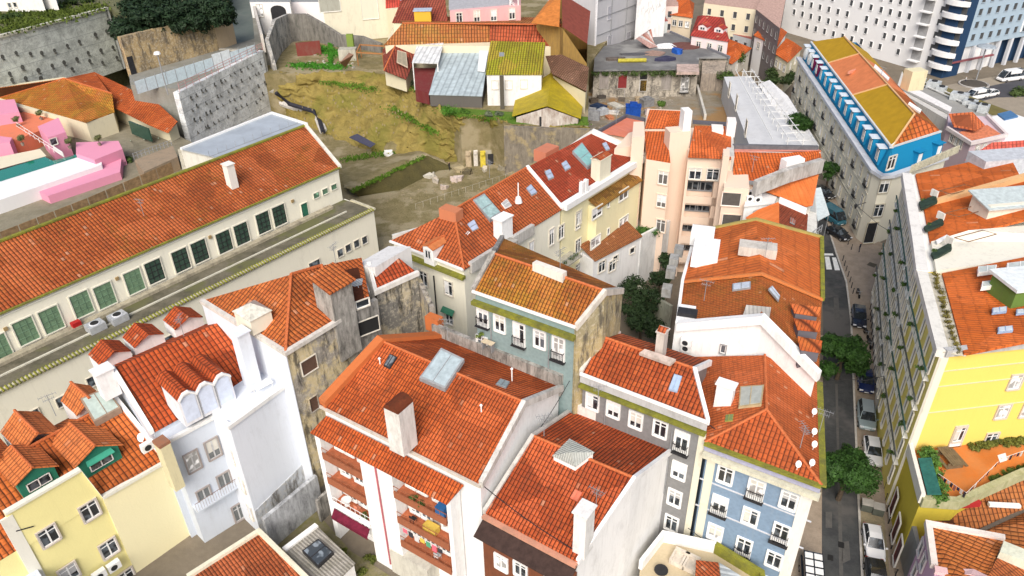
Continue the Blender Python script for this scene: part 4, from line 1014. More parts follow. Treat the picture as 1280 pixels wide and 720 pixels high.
# ------------------------------------------------------------------ 9 yellow house with green dormers
b = building('yellow_house', 'pale yellow house with orange roof and green dormers at the lower left', P(120, 600, 14))
YW = wall((.86, .78, .36), .12, (.5, .42, .22), .2); TY = tile((.62, .16, .035), (.42, .1, .025), (.12, .09, .04), .22, .42, .62, .7)
TYd = tile((.66, .2, .06), (.6, .17, .05), (.5, .3, .05), .0, .42, .62, .5)
A2, B2 = P(9, 640, 14), P(100, 587, 14); uy = XY(B2 - A2, 0).normalized(); ny = tocam(perp(uy), A2)
fy = Facade(b, A2, B2, 0, wall((.58, .52, .46), .2), WHITE)
K = fy.pt(127, 621); E1 = fy.pt(206, 576)
ze = K.z; A0 = XY(A2 - uy * 6, ze); E0 = XY(K, ze); EE = XY(E1, ze)
RA, RB = P(-60, 590, ze + 3.6), P(144, 487, ze + 3.6)
R_ = EE - ny * 6.8; RBB = XY(EE - ny * 6.6, ze + 3.4); RAA = XY(A0 - ny * 6.6, ze + 3.4)
body(b, [A0 - uy * 8, EE, RBB, XY(RBB - ny * 5, ze + .6), XY(RAA - ny * 5, ze + .6) - uy * 8, RAA - uy * 8], 0, YW, .02)
roof(b, [[A0 - uy * 8, EE, RBB, RAA - uy * 8], [XY(RBB - ny * 5, ze + .6), XY(RAA - ny * 5, ze + .6) - uy * 8, RAA - uy * 8, RBB]], TY)
ridge(b, [(RAA - uy * 8 + ZV * .06, RBB + ZV * .06)], RT, .17)
m = M(); q = [A2 - uy * .2, B2, K, XY(K, ze - .3), XY(A2, ze - .3) - uy * .2]; m.face([p + ny * .06 for p in q]); m.face([p - ny * .3 for p in q][::-1])
for i in range(5): j = (i + 1) % 5; m.face([q[i] + ny * .06, q[i] - ny * .3, q[j] - ny * .3, q[j] + ny * .06])
m.build('parapet', YW, b)
m = M(); m.beam([A2 - uy * .2 + ZV * .05, B2 + ZV * .05, K + ZV * .05], .5, .12, .12); m.build('coping', wall((.8, .78, .66), .2), b)
m = M(); m.beam([K + ny * .1, E1 + ny * .1], .4, .15, .15); m.build('gutter', wall((.78, .76, .66), .3), b)
m = M(); q = XY(K, ze - .25); m.prism([q + ny * .12, XY(E1, ze - .25) + ny * .12, XY(E1, ze - .25) - ny * .1, q - ny * .1], 0); m.build('blank_wall', wall((.86, .79, .5), .12, (.55, .5, .3), .15), b)
m = M(); m.prism([XY(A2, 13.6) + ny * .1 - uy * .7, XY(A2, 13.6) + ny * .1 + uy * .2, XY(A2, 13.6) - ny * .1 + uy * .2, XY(A2, 13.6) - ny * .1 - uy * .7], 0); m.build('quoin', wall((.8, .78, .68), .2), b)
fy.A = fy.A + ny * .07
fy.win([(60.5, 669.5), (112, 638), (136, 685), (86, 716), (158, 722), (36, 752)], 'w', 1.35, 1.7)
m = M(); p0, p1 = fy.pt(20, 664, .05), fy.pt(42, 658, .05); m.tube([p0, p1], .05); m.build('cable', DARK, b)
ac_unit(b, fy.pt(144, 711, .6), uy, s=1.1); ac_unit(b, fy.pt(126, 722, .6), uy, s=1.1)
GRN = wall((.03, .2, .13), .2, (.02, .08, .05))
def onroof(px, py): return hit(px, py, EE, (RBB - EE).cross(uy).normalized())
dormer(b, onroof(130, 586), uy, 3.4, 4.6, 1.7, 1.2, GRN, TYd, ww=1.9, wh=.9, oh=.35)
dormer(b, onroof(53, 611), uy, 2.9, 4.0, 1.6, 1.0, GRN, TYd, ww=1.8, wh=.9, oh=.3)
m = M(); c = onroof(130, 586) + ny * .05 + ZV * 1.75; m.slab([c - uy * 1.1, c + uy * 1.1, c + uy * 1.2 + ny * .45 - ZV * .3, c - uy * 1.2 + ny * .45 - ZV * .3], .04); m.build('dormer_awning', plain((.05, .3, .2), .5), b)
# rear dormers
for (x, y, wd) in ((40, 545, 3.4), (100, 500, 2.8), (0, 590, 3.2)):
    fo_ = .5 if x == 100 else 1.5
    q = P(x, y, ze + 2.6) ; q = RBB + uy * ((q - RBB).dot(uy)); q = XY(q, ze + 1.2) - ny * 1.2
    m = M(); a_ = q - uy * wd / 2 + ZV * 2.0; c_ = q + uy * wd / 2 + ZV * 2.0; t_ = q + ZV * 3.3
    m.slab([a_ + ny * (fo_ - .4), t_ + ny * fo_, t_ - ny * 3.2, a_ - ny * 3.2], .12); m.slab([c_ + ny * (fo_ - .4), t_ + ny * fo_, t_ - ny * 3.2, c_ - ny * 3.2], .12); o = m.build('rear_dormer_roof', TYd, b)
    m = M(); m.prism([a_ - ny * 3, t_ - ny * 3 - ZV * .12, c_ - ny * 3, c_ - ny * .3, t_ - ny * .3 - ZV * .12, a_ - ny * .3], 9); m.build('rear_dormer', WHITE, b)
    for s_ in (0,): m = M(); m.tube([t_ + ny * fo_ + ZV * .05, t_ - ny * 3.2 + ZV * .05], .14, 6); m.build('ridge_tiles', RT, o)
plY = (EE, (RBB - EE).cross(uy).normalized())
skylight(b, plY, [(118, 531), (151, 513), (133, 488), (101, 502)], .6, plain((.3, .22, .16), .7), plain((.42, .5, .46), .12))
coping(b, [EE + ZV * .15, RBB + ZV * .15], WHITE, .35, .2, .3, 'verge')
m = M(); c = P(203, 556, 14.2); m.box(c - ZV * 5, uy, .9, 1.2, 5.2); o = m.build('chimney', wall((.7, .64, .4), .4), b); m = M(); m.box(c + ZV * .2, uy, 1.0, 1.2, .3); m.build('chimney_cap', wall((.35, .15, .08), .6), o)
ac_unit(b, P(186, 562, 13.2), uy, s=1.1); dish(b, P(179, 553, 13.4), .4, -2)

# small pieces at the far lower left
b = building('blue_shed_house', 'small blue-grey house corner with red floor at the bottom left edge', P(10, 700, 8))
m = M(); c = P(12, 706, 7); m.prism([P(-30, 700, 7.2), P(33, 690, 7.2), P(52, 720, 7.2), P(60, 800, 7.2), P(-30, 800, 7.2)], 0); m.build('wall', wall((.6, .66, .74), .2), b)
m = M(); m.prism([P(-30, 672, 8.6), P(14, 668, 8.6), P(33, 690, 8.6), P(6, 700, 8.6), P(-30, 706, 8.6)], 7); m.build('parapet', wall((.12, .16, .22), .3), b)
m = M(); m.slab([P(-30, 668, 8.7), P(10, 674, 8.7), P(18, 684, 8.7), P(2, 694, 8.7), P(-30, 700, 8.7)], .05); m.build('red_roof', TERR, b)

# ------------------------------------------------------------------ low roofs at the bottom edge
b = building('low_tiled_shed', 'low brown-orange tiled shed roof with cream verge at the bottom edge', P(315, 700, 4))
A, B, C_, D_ = P(235, 722, 4.5), P(324, 665, 4.5), P(392, 732, 3.2), P(300, 800, 3.2)
body(b, [A, B, C_, D_], 0, WH1, .1); roof(b, [[A, B, C_, D_]], tile((.46, .12, .04), (.32, .08, .03), (.2, .12, .04), .1, .3, .5, .7))
coping(b, [A + ZV * .1, B + ZV * .1, C_ + ZV * .1], wall((.74, .7, .55), .3), .4, .2, .3)
b = building('corrugated_shed', 'grey corrugated shed with dark roof window in the courtyard', P(400, 690, 3))
q = [P(355, 688, 3.4), P(396, 657, 3.4), P(444, 704, 2.7), P(405, 742, 2.7)]
body(b, q, 0, WH1, .1); roof(b, [q], corr((.36, .34, .3), .3, .3, (.2, .19, .12))); coping(b, [q[0] + ZV * .05, q[1] + ZV * .05], WHITE, .5, .15, .2)
pl = (q[0], (q[1] - q[0]).cross(q[3] - q[0]).normalized())
skylight(b, pl, [(378, 691), (398, 711), (417, 693), (398, 676)], .35, DARK, pane_mat((.05, .06, .07)))
m = M(); m.seg(P(330, 655, 3.5), P(396, 600, 3.5), .4, 0, 4.2); tag(m.build('courtyard_wall', wall((.62, .64, .66), .9, (.1, .1, .1), .6), None, P(360, 630, 0)), 'pale stained courtyard wall with dark smears behind the corrugated shed', 'wall')
m = M(); m.seg(P(400, 648, .5), P(426, 622, .5), .3, 0, 3.0); tag(m.build('yard_wall', STAIN, None, P(412, 636, 0)), 'short mouldy wall between the stained house and the central white block', 'wall')
for k, (x, y, r) in enumerate(((462, 700, .7), (452, 715, .6), (430, 690, .5), (478, 735, .6))): bush(P(x, y, 0), r, ['leafy shrub in the courtyard soil, topmost of the four', 'leafy shrub at the bottom edge of the courtyard soil', 'small shrub beside the corrugated shed', 'shrub under the white block at the bottom edge of the photo'][k], 'shrub', 'courtyard_shrub', 400, .12, (.07, .1, .02), 40 + k, group='shrubs in the courtyard')
m = M(); c = P(487, 690, 0); m.box(c, DA, 2.0, 1.4, 3.0); tag(m.build('yard_tank', wall((.18, .17, .08), .7), None, c), 'mossy dark box shed against the white block in the courtyard', 'shed')
m = M(); c = P(524, 716, 0); m.box(c, DA, 4.4, 2.4, 3.2); tag(m.build('lean_to', wall((.6, .58, .5), .5), None, c), 'cream flat lean-to at the foot of the white block', 'shed')

# ------------------------------------------------------------------ 10 long building with tall green windows
b = building('long_building', 'long cream building with red tiled roof, tall green windows and mossy flat terrace', P(250, 330, 8))
TL = tile((.5, .13, .035), (.33, .075, .022), (.34, .2, .025), .36, .42, .56, .75)
CRM = wall((.86, .83, .7), .22, (.35, .32, .25))
ze, zt = 14, 8.5
B = P(425, 209, ze); A = P(0, 392, ze); u = XY(B - A, 0).normalized(); A = A - u * 14; no = tocam(perp(u), A)
RB = P(382, 157, 17.6); RA = P(0, 302, 17.6); uR = XY(RB - RA, 0).normalized(); RA = RA - uR * 14
bB, bA = XY(RB, 16.2) - no * 2.5, XY(RA, 16.2) - no * 2.5
body(b, [A, B, RB, bB, bA, RA], 0, CRM, .25)
roof(b, [[A, B, RB, RA], [bB, bA, RA, RB]], TL)
coping(b, [B + ZV * .1, RB + ZV * .1], wall((.72, .7, .62), .5), .5, .2, .3)
m = M(); m.beam([RA + ZV * .08, RB + ZV * .08], .5, .12, .1); m.beam([A - ZV * .02, B - ZV * .02], .25, .08, .1); m.build('mossy_edge', MOSSY, b)
# terrace block
T0, T1 = P(0, 490, zt), P(467, 262, zt); ut = XY(T1 - T0, 0).normalized(); T0 = T0 - ut * 14; W1 = XY(B, zt) - no * .5; W0 = XY(A, zt) - no * .5
body(b, [T0, T1, W1 + u * .3, W0], 0, CRM, .0, name='lower_wall', drop=0)
CONC = ground((.2, .18, .13), (.08, .075, .05), .5, name='wet_concrete', bump=.03, c3=(.13, .13, .06))
m = M(); m.slab([T0 - no * .5 + ZV * .06, T1 - no * .5 + ZV * .06 , W1 + ZV * .06, W0 + ZV * .06], .05); m.build('terrace_deck', CONC, b)
m = M(); q0, q1 = T0, T1
m.beam([T0 + ZV * .05, T1 + ZV * .05, XY(T1, zt) - no * 5], .45, .22, .1); m.build('terrace_kerb', wall((.6, .56, .4), .6), b)
m = M(); Ln = (T1 - T0).length; k = int(Ln / .42)
for i in range(k):
    c = T0 + ut * (i * .42) + no * .12 + ZV * .28; m.tube([c - no * .3 + ZV * .06, c + no * .35 - ZV * .12], .11, 6)
m.build('coping_tiles', MOSSY, b)
m = M(); m.beam([T0 - no * 2.6 + ZV * .1, T1 - no * 2.6 - ut * 3 + ZV * .1], .25, .12, .1); m.build('deck_joint', wall((.62, .6, .5), .5), b)
m = M(); m.beam([W0 + no * 1.0 + ZV * .1, W1 + no * 1.0 - u * 3 + ZV * .1], .9, .35, .1); m.build('wall_plinth', wall((.5, .45, .33), .8), b)
fl = Facade(b, A, B, .25, wall((.72, .7, .6), .3), plain((.06, .14, .1), .6), pane_mat((.10, .2, .13), 2))
GP = plain((.15, .24, .15), .2, 0, .25, name='green_glass'); DP = plain((.045, .08, .06), .15, 0, .3, name='dark_glass')
wl = [(-2, 435, 0), (32, 413.5, 0), (64, 399.5, 0), (102, 380, 0), (131, 369, 0), (167.5, 351.5, 0), (193, 339, 1), (226, 325, 1), (249.5, 314, 1), (280, 302, 1), (302, 292, 1), (329, 278, 1), (349, 269, 1), (395, 244, 2), (406, 239, 2), (417, 233.5, 2)]
for x, y, t_ in wl:
    if t_ < 2: fl.at(fl.pt(x, y), 'g', 2.1, 3.0, pane=GP if t_ == 0 else DP, sash=plain((.16, .26, .17), .6) if t_ == 0 else DARK)
    else: fl.at(fl.pt(x, y), 's', 1.0, .8)
fl.at(fl.pt(381, 264), 's', 1.1, 2.6, pane=plain((.03, .14, .09), .6))
for x, y in ((8, 413), (147, 350), (263, 298), (366, 253)): m = M(); m.box(fl.pt(x, y, .1), u, .4, .2, .4); m.build('wall_lamp', wall((.35, .25, .12), .3), b)
m = M(); m.beam([fl.A - u * 0 + no * .06 + ZV * -.5, fl.A + u * 62 + no * .06 + ZV * -.5], .1, .08, .1); m.build('string_course', wall((.8, .78, .7), .2), b)
f2 = Facade(b, T0, T1, 0, STONE, GREY, pane_mat((.04, .05, .06)))
f2.win([(425, 316), (435, 310), (445.5, 304.5), (455.5, 300)], 's', 1.0, 1.2); f2.win([(393, 330)], 's', 1.9, 1.0)
f2.win([(212, 425), (163, 450), (118, 475), (80, 500), (318, 377), (40, 520)], 's', 1.6, 1.3)
# roof chimney
chimney(b, 291, 232, 15.6, 1.1, 1.2, 3.2, u, wall((.8, .78, .72), .3), 'slab', down=2)
for k, (x, y) in enumerate(((121, 412), (149, 401))):
    c = P(x, y, zt + .1); t = empty('condenser_unit', c, ['round-fan grey cooling unit on the flat terrace, left of the pair', 'round-fan grey cooling unit on the flat terrace, right of the pair'][k], 'air conditioner', 'cooling units on the terrace')
    m = M(); m.box(c, u, 1.9, 1.5, .9); m.build('casing', plain((.5, .52, .55), .4, .3), t); m = M(); m.lathe(c + ZV * .9, [(.6, 0), (.6, .05), (.5, .07)], 16); m.build('fan_ring', plain((.62, .63, .65), .4), t)
    m = M(); m.lathe(c + ZV * .975, [(.48, 0), (.47, .01), (.1, .02)], 16); m.build('fan_grille', DARK, t)
c = P(97, 410, zt + .1); m = M(); m.box(c, u, 1.0, .7, .9); m.cur = 0; tag(m.build('red_box', plain((.4, .02, .02), .5), None, c), 'red metal box against the cream wall beside the cooling units', 'box')
# ------------------------------------------------------------------ terrain of the upper part
EARTH = ground((.42, .33, .1), (.24, .18, .05), .45, name='ochre_earth', bump=.6, c3=(.24, .21, .05))
EARTH2 = ground((.34, .28, .15), (.2, .17, .07), .6, name='olive_earth', bump=.4, c3=(.38, .32, .2))
GRASS = ground((.09, .2, .02), (.16, .22, .04), .7, name='grass', bump=.2)
def plateau(name, pts, z, mat, z0=-.2, side=None):
    r = [P(x, y, z) for x, y in pts]; m = M(); m.prism(r, z0); return structure(m.build(name, mat))
Lb0, Lb1 = XY(P(-200, 375, 17.6), 6), XY(P(370, 163, 17.6), 6)
m = M(); m.prism([Lb0, Lb1, P(228, 172, 6), P(160, 110, 6), P(-300, 110, 6)], -.2); structure(m.build('yard_ground', ground((.3, .27, .2), (.2, .18, .12), .4, name='yard_earth')))
plateau('upper_terrace', [(163, 106), (228, 112), (326, 60), (335, 57), (300, -60), (140, -60)], 14, ground((.3, .3, .27), (.22, .21, .17), .4, name='terrace_gravel'))
plateau('hill_top', [(-300, 38), (0, 38), (133, 4), (160, 30), (280, -12), (270, -90), (-300, -90)], 20, ground((.14, .15, .06), (.2, .19, .12), .5, name='hill_scrub', bump=.3))
plateau('houses_terrace', [(330, 92), (390, 92), (447, 88), (492, 95), (537, 128), (575, 146), (612, 144), (626, 150), (640, 156), (735, 158), (736, 80), (830, -40), (300, -60)], 9.8, EARTH2)
plateau('ruin_yard', [(735, 175), (860, 168), (925, 175), (930, 60), (736, 60)], 3, ground((.33, .3, .25), (.25, .2, .12), .4, name='rubble_ground', bump=.3, c3=(.33, .2, .09)))
structure(terrain_loft('earth_bank', [
    [(326, 90, 9.8), (390, 92, 9.8), (447, 88, 9.8), (492, 95, 9.8), (537, 128, 9.8), (572, 147, 9.8), (612, 144, 9.8), (626, 150, 9.8), (640, 156, 9.8), (738, 159, 9.8)],
    [(330, 100, 8), (392, 106, 7.6), (452, 112, 7.4), (498, 124, 7.2), (543, 152, 7), (575, 163, 6.8), (612, 162, 6.6), (626, 168, 6.6), (640, 175, 6.4), (738, 178, 6.6)],
    [(336, 116, 5), (396, 128, 4.2), (446, 148, 3.6), (492, 164, 3.4), (548, 182, 3), (580, 182, 3), (612, 183, 3), (627, 190, 3), (640, 197, 3), (738, 199, 3)],
    [(345, 140, .0), (385, 160, -.1), (425, 178, -.1), (475, 194, -.1), (553, 203, -.1), (590, 203, -.1), (612, 203, -.1), (627, 212, -.1), (640, 217, -.1), (738, 219, -.1)]], EARTH, 220, 30, .5))
m = M(); m.face([P(x, y, .05) for x, y in [(330, 130), (420, 170), (560, 195), (740, 200), (850, 210), (700, 330), (470, 330), (300, 230)]]); structure(m.build('excavation_floor', EARTH2))
structure(terrain_loft('trench_edge', [[(425, 205, .1), (470, 196, .1), (520, 186, .1), (556, 196, .1)], [(430, 233, 2.2), (478, 211, 2.2), (528, 190, 2.2), (556, 203, 1.0)], [(440, 239, 2.1), (488, 217, 2.1), (534, 194, 2.0), (560, 206, .8)]], EARTH2, 40, 6, .12))
structure(terrain_loft('trench_side', [[(440, 239, 2.1), (488, 217, 2.1), (534, 194, 2.0), (560, 206, .8)], [(448, 246, .0), (500, 238, .0), (548, 214, .0), (566, 212, .0)]], ground((.13, .11, .04), (.08, .07, .03), .5, name='dark_earth', bump=.3), 40, 6, .1))  # steep side in a darker brown than the trench edge
rnd = random.Random(5); m = M()
for k in range(420):
    if k % 3: t_ = rnd.random(); x = 345 + t_ * 270; z = rnd.uniform(.3, 8.8); y = 92 + t_ * 45 + (9.8 - z) * (9 - t_ * 3) + rnd.uniform(-4, 4)
    else: x = rnd.uniform(470, 690); y = rnd.uniform(204, 262); z = .05
    p = P(x, y, z); s_ = rnd.uniform(.06, .22) * (1.4 if k % 11 == 0 else 1); a_ = rnd.uniform(0, 6); d_ = Vector((math.cos(a_), math.sin(a_), 0)); m.prism([p + d_ * s_ + ZV * s_ * .6, p + perp(d_) * s_ * .7 + ZV * s_, p - d_ * s_ * .9 + ZV * s_ * .7, p - perp(d_) * s_ * .6 + ZV * s_ * .8], p.z - .25)
o = m.build('loose_stones', wall((.36, .29, .16), .5)); o['kind'] = 'stuff'; tag(o, 'loose stones and clods scattered over the earth bank and excavation floor', 'stones')
m = M(); rnd = random.Random(5)
# vegetation strip at the crest
for k, (x, y, r, c, lb) in enumerate(((563, 143, 2.4, (.05, .17, .02), 'bright green shrub against the blue-grey metal roof'), (513, 106, 1.3, (.08, .13, .08), 'grey-green shrub on the crest left of the metal roof'), (500, 98, .9, (.07, .12, .03), 'small shrub at the foot of the maroon hipped roof'), (528, 116, 1.0, (.05, .12, .02), 'low shrub between the grey-green shrub and the bright shrub'), (582, 142, 1.0, (.05, .13, .02), 'shrub on the grass below the dark shed opening'), (610, 145, 1.0, (.1, .14, .1), 'grey-green shrub in front of the white house, left'), (624, 144, .9, (.09, .13, .09), 'grey-green shrub in front of the white house, right'), (650, 142, 1.0, (.06, .16, .02), 'shrub beside the yellow gabled shed'))):
    bush(P(x, y, 9.8), r, lb, 'shrub', 'crest_shrub', 700, .17, c, 60 + k, group='shrubs along the crest')
m = M(); m.face([P(x, y, 9.84) for x, y in [(492, 95), (537, 128), (573, 146), (612, 143), (640, 155), (735, 157), (735, 146), (640, 140), (560, 134), (515, 108)]]); structure(m.build('grass_strip', GRASS))
# grass tufts as stuff along the crest and over the bank
def tufts(name, regions, n, size, mat, z=None, seed=3):
    rnd = random.Random(seed); vs = []; fs = []
    for _ in range(n):
        (x0, y0, z0), (x1, y1, z1), sp = rnd.choice(regions); t = rnd.random()
        p = P(x0 + (x1 - x0) * t + rnd.gauss(0, sp), y0 + (y1 - y0) * t + rnd.gauss(0, sp * .5), z0 + (z1 - z0) * t)
        a = rnd.uniform(0, 6.3); d = Vector((math.cos(a), math.sin(a), 0)) * size * rnd.uniform(.5, 1.3); up = Vector((rnd.uniform(-.3, .3), rnd.uniform(-.3, .3), 1)) * size * rnd.uniform(.6, 1.6)
        i = len(vs); vs += [tuple(p - d), tuple(p + d), tuple(p + up + d * .3), tuple(p + up - d * .3)]; fs.append((i, i + 1, i + 2, i + 3))
    me = bpy.data.meshes.new(name); me.from_pydata(vs, [], fs); me.materials.append(mat); o = bpy.data.objects.new(name, me); COL.objects.link(o); o['kind'] = 'stuff'
    return tag(o, {'crest_grass': 'bright green grass growing along the top of the earth bank', 'ruin_weeds': 'green weeds growing over the ruined courtyard and its walls', 'hill_scrub_plants': 'low scrub on the hill above the left retaining wall'}[name], 'grass')
tufts('crest_grass', [((495, 98, 9.8), (575, 147, 9.7), 3), ((575, 145, 9.7), (735, 156, 9.7), 3), ((545, 138, 8.8), (612, 150, 8.8), 3), ((400, 100, 8.2), (470, 112, 8), 5), ((490, 135, 6.3), (545, 165, 5.4), 5), ((430, 200, .2), (520, 186, .4), 4), ((440, 240, 2.2), (530, 196, 2), 2)], 5200, .22, leaf((.07, .16, .02)))
tufts('ruin_weeds', [((365, 82, 10), (430, 84, 10), 4), ((390, 60, 10), (440, 70, 10), 5), ((412, 45, 10.2), (414, 82, 10), 1.5)], 2600, .25, leaf((.04, .18, .02)), seed=4)
tufts('hill_scrub_plants', [((0, 40, 20), (130, 8, 20), 6), ((0, 25, 20), (80, 12, 20), 8)], 2500, .4, leaf((.06, .1, .02)), seed=5)

# ------------------------------------------------------------------ retaining walls
def shotcrete(name, label, A, B, z1, zb, cat='retaining wall', holes=(), seed=1, mat=None, th=1.2):
    b = empty(name, XY((A + B) / 2, zb), label, cat); m = M(); u = XY(B - A, 0).normalized(); n = tocam(perp(u), A)
    m.prism([XY(A, z1), XY(B, z1), XY(B, z1) - n * th, XY(A, z1) - n * th], zb); m.build('wall', mat or shot((.62, .65, .6)), b)
    f = Facade(b, A, B, 0); k = 0
    for x, y, r in holes:
        m = M(); p = f.pt(x, y, 0.0); ww = .42 * r
        c0 = [p + f.d * (math.cos(t) * ww) + ZV * (math.sin(t) * ww * 1.15) for t in [i * math.pi / 5 for i in range(10)]]
        m.face([q + n * .04 for q in c0]); m.box(p - ZV * ww * 1.1 - ZV * .25 + n * .15, u, ww * 1.1, .35, .28)
        m.build('anchor_pocket', plain((.1, .1, .09), .9, 0, .3), b)
    return b, f
A1, B1 = P(0, 45, 20), P(133, 10, 20); u1 = XY(B1 - A1, 0).normalized()
zb = below(B1, 99)
rnd = random.Random(11)
hol = [(52, 66, 1), (68, 63, .9), (84, 57, .9), (99, 52, 1), (119, 43, 1.1), (133, 39, 1), (38, 67, .9), (20, 66, .9), (3, 71, 1), (12, 92, 1), (28, 84, 1.1), (48, 88, 1.2), (65, 82, 1), (80, 78, 1.1), (96, 74, 1.1), (110, 66, 1), (126, 63, 1.1), (141, 59, 1), (32, 98, 1.1), (51, 98, 1.2), (146, 72, 1), (112, 76, 1), (128, 78, .9), (15, 100, 1), (90, 86, .9)]
b, f = shotcrete('retaining_wall', 'tall pale concrete retaining wall with rows of dark anchor pockets at the upper left', A1 - u1 * 60, B1, 20, 5.5, holes=hol)
m = M(); f0 = f.A; m.beam([XY(A1, 20) - u1 * 60, XY(B1, 20)], .8, .25, .3); m.build('coping', wall((.6, .6, .5), .5), b)
nn = f.n; m = M(); m.prism([XY(B1, 20), XY(B1, 20) + u1 * .6, XY(B1, 6) + u1 * .6 - nn * 8, XY(B1, 20) - nn * 8], 6) if False else m.seg(B1 - nn * 12, B1, 1.0, 5.5, 20); m.build('return_wall', wall((.7, .72, .72), .2), b)
A2, B2 = P(225, 115, 14.5), P(329, 63, 14.5); zb = below(B2, 137)
hol = []
for r in range(4):
    for i in range(13):
        t = i / 12; x = 238 + (322 - 238) * t + r * 3; y = 122 - 46 * t + r * 14 + rnd.uniform(-2, 2); hol.append((x + rnd.uniform(-3, 3), y, rnd.uniform(.3, .7)))
b, f = shotcrete('retaining_wall', 'white concrete retaining wall with small dark pockets above the grey flat roof', A2 - XY(B2 - A2, 0).normalized() * .5, B2, 14.5, 0, holes=hol, mat=shot((.82, .84, .84)))
m = M(); u2 = XY(B2 - A2, 0).normalized(); n2 = f.n
for z in (15.0, 15.6, 16.1): m.tube([XY(A2, z), XY(B2, z)], .05, 4)
for k in range(15): q = A2.lerp(B2, k / 14); m.tube([XY(q, 14.5), XY(q, 16.1)], .05, 4)
m.build('railing', plain((.5, .25, .25), .5), b)
m = M(); m.seg(B2, B2 - n2 * 14, .8, 0, 14.3); m.build('return_wall', wall((.5, .48, .42), .7), b)
# blue grey hoarding
Ah, Bh = P(172, 117, 14.1), P(321, 69, 14.1); b = empty('hoarding', XY((Ah + Bh) / 2, 14), 'long pale blue-grey hoarding of panels at the foot of the tan stone wall', 'fence')
n_ = 13
for k in range(n_):
    p, q = Ah.lerp(Bh, k / n_), Ah.lerp(Bh, (k + .95) / n_); m = M(); m.seg(p, q, .1, 14, 16.4 + (.6 if k in (8, 9) else 0)); m.build('panel', plain((.56, .66, .7), .5, 0, .15) if k not in (8, 9) else plain((.7, .75, .76), .5), b)
for k in range(n_ + 1): p = Ah.lerp(Bh, k / n_); m = M(); m.tube([XY(p, 14), XY(p, 16.8)], .07, 5); m.build('post', GREY, b)
# stone wall
STW = peel((.42, .31, .16), (.26, .2, .12), .09)
Aw, Bw = P(162, 93, 14), P(272, 62, 14); b = empty('stone_wall', XY((Aw + Bw) / 2, 14), 'high tan rubble stone wall under the dark trees at the upper left', 'wall')
m = M(); m.seg(Aw, Bw, 1.2, 13.5, below(Aw, 200) * 0 + 21.5); m.build('wall', STW, b); m = M(); C_ = P(294, 54, 14); m.seg(Bw, C_, 1.0, 13.5, 24); m.build('corner_wall', wall((.5, .38, .24), .4, (.25, .2, .14), .6), b)
m = M(); fq = Facade(b, Aw, Bw, -.6); m.box(fq.pt(165, 83, .05) - ZV * 2, fq.d, 1.2, .1, 4); m.build('doorway', DARK, b)
m = M(); m.face([P(x, y, 14.03) for x, y in [(281, -20), (312, -20), (318, 48), (296, 55), (287, 20)]]); structure(m.build('upper_road', ground((.12, .15, .14), (.16, .18, .17), .4, name='old_asphalt', bump=.02)))
m = M(); m.seg(P(312, -10, 14), P(330, 60, 14), .6, 13, 17); tag(m.build('roadside_wall', wall((.62, .58, .52), .5), None, P(320, 30, 14)), 'low beige wall on the right side of the upper road', 'wall')
# dark trees over the stone wall
for k, (x, y, r, h) in enumerate(((150, 28, 4.5, 9), (178, 24, 5, 10), (206, 20, 5.2, 10.5), (236, 16, 5.2, 10.5), (262, 14, 4.2, 9), (190, 2, 5, 10), (240, -6, 5, 10), (160, 2, 5, 10))):
    tree(XY(P(x + 10, y - 2, 23), 20), h * .62, r * 1.02, ['dark evergreen tree next to the pale retaining wall, front row', 'second dark evergreen tree from the left above the stone wall', 'third dark evergreen tree from the left above the stone wall', 'fourth dark evergreen tree from the left above the stone wall', 'dark evergreen tree nearest the upper road', 'dark evergreen tree in the back row, middle', 'dark evergreen tree in the back row, right', 'dark evergreen tree in the back row, left'][k], 'tree', 'evergreen_tree', 6500, .36, (.013, .032, .016), 80 + k, .75, 'dark trees above the stone wall')
# ------------------------------------------------------------------ houses at the far upper left
WW = wall((.76, .75, .72), .25); CR = wall((.7, .64, .46), .25)
b = house('white_house', 'small white house at the very top left corner with dark green door', [[(-20, -14, 25), (50, -12, 25), (44, -32, 27), (-20, -32, 27)]], [(-20, -14, 25), (50, -12, 25), (44, -32, 25), (-20, -32, 25)], 20, WW, plain((.4, .42, .42), .6))
fz = Facade(b, P(-20, -14, 25), P(50, -12, 25), .2); fz.win([(12, 6.5), (19, 6)], 's', .9, 1.1)
b = house('white_house', 'small white gabled house with green door beside the dark trees', [[(40, -18, 25.5), (66, -16, 25.5), (62, -34, 27), (36, -34, 27)]], [(40, -18, 25.5), (66, -16, 25.5), (62, -34, 25.5), (36, -34, 25.5)], 20, WW, plain((.45, .46, .46), .6))
fz = Facade(b, P(40, -18, 25.5), P(66, -16, 25.5), .2); fz.at(fz.pt(49, 6), 's', 1.6, 3.4, pane=plain((.02, .14, .08), .5))
for k, (x, y) in enumerate(((20, 22), (75, 12), (90, 5), (110, 3), (8, 25))): bush(P(x, y, 20), 1.6, 'dark scrub bush %s' % ['below the white house window', 'right of the white gabled house', 'on the hill top above the retaining wall, middle', 'on the hill top nearest the dark trees', 'at the far left on the hill top'][k], 'bush', 'scrub_bush', 500, .3, (.035, .07, .02), 100 + k, group='bushes on the hill top')

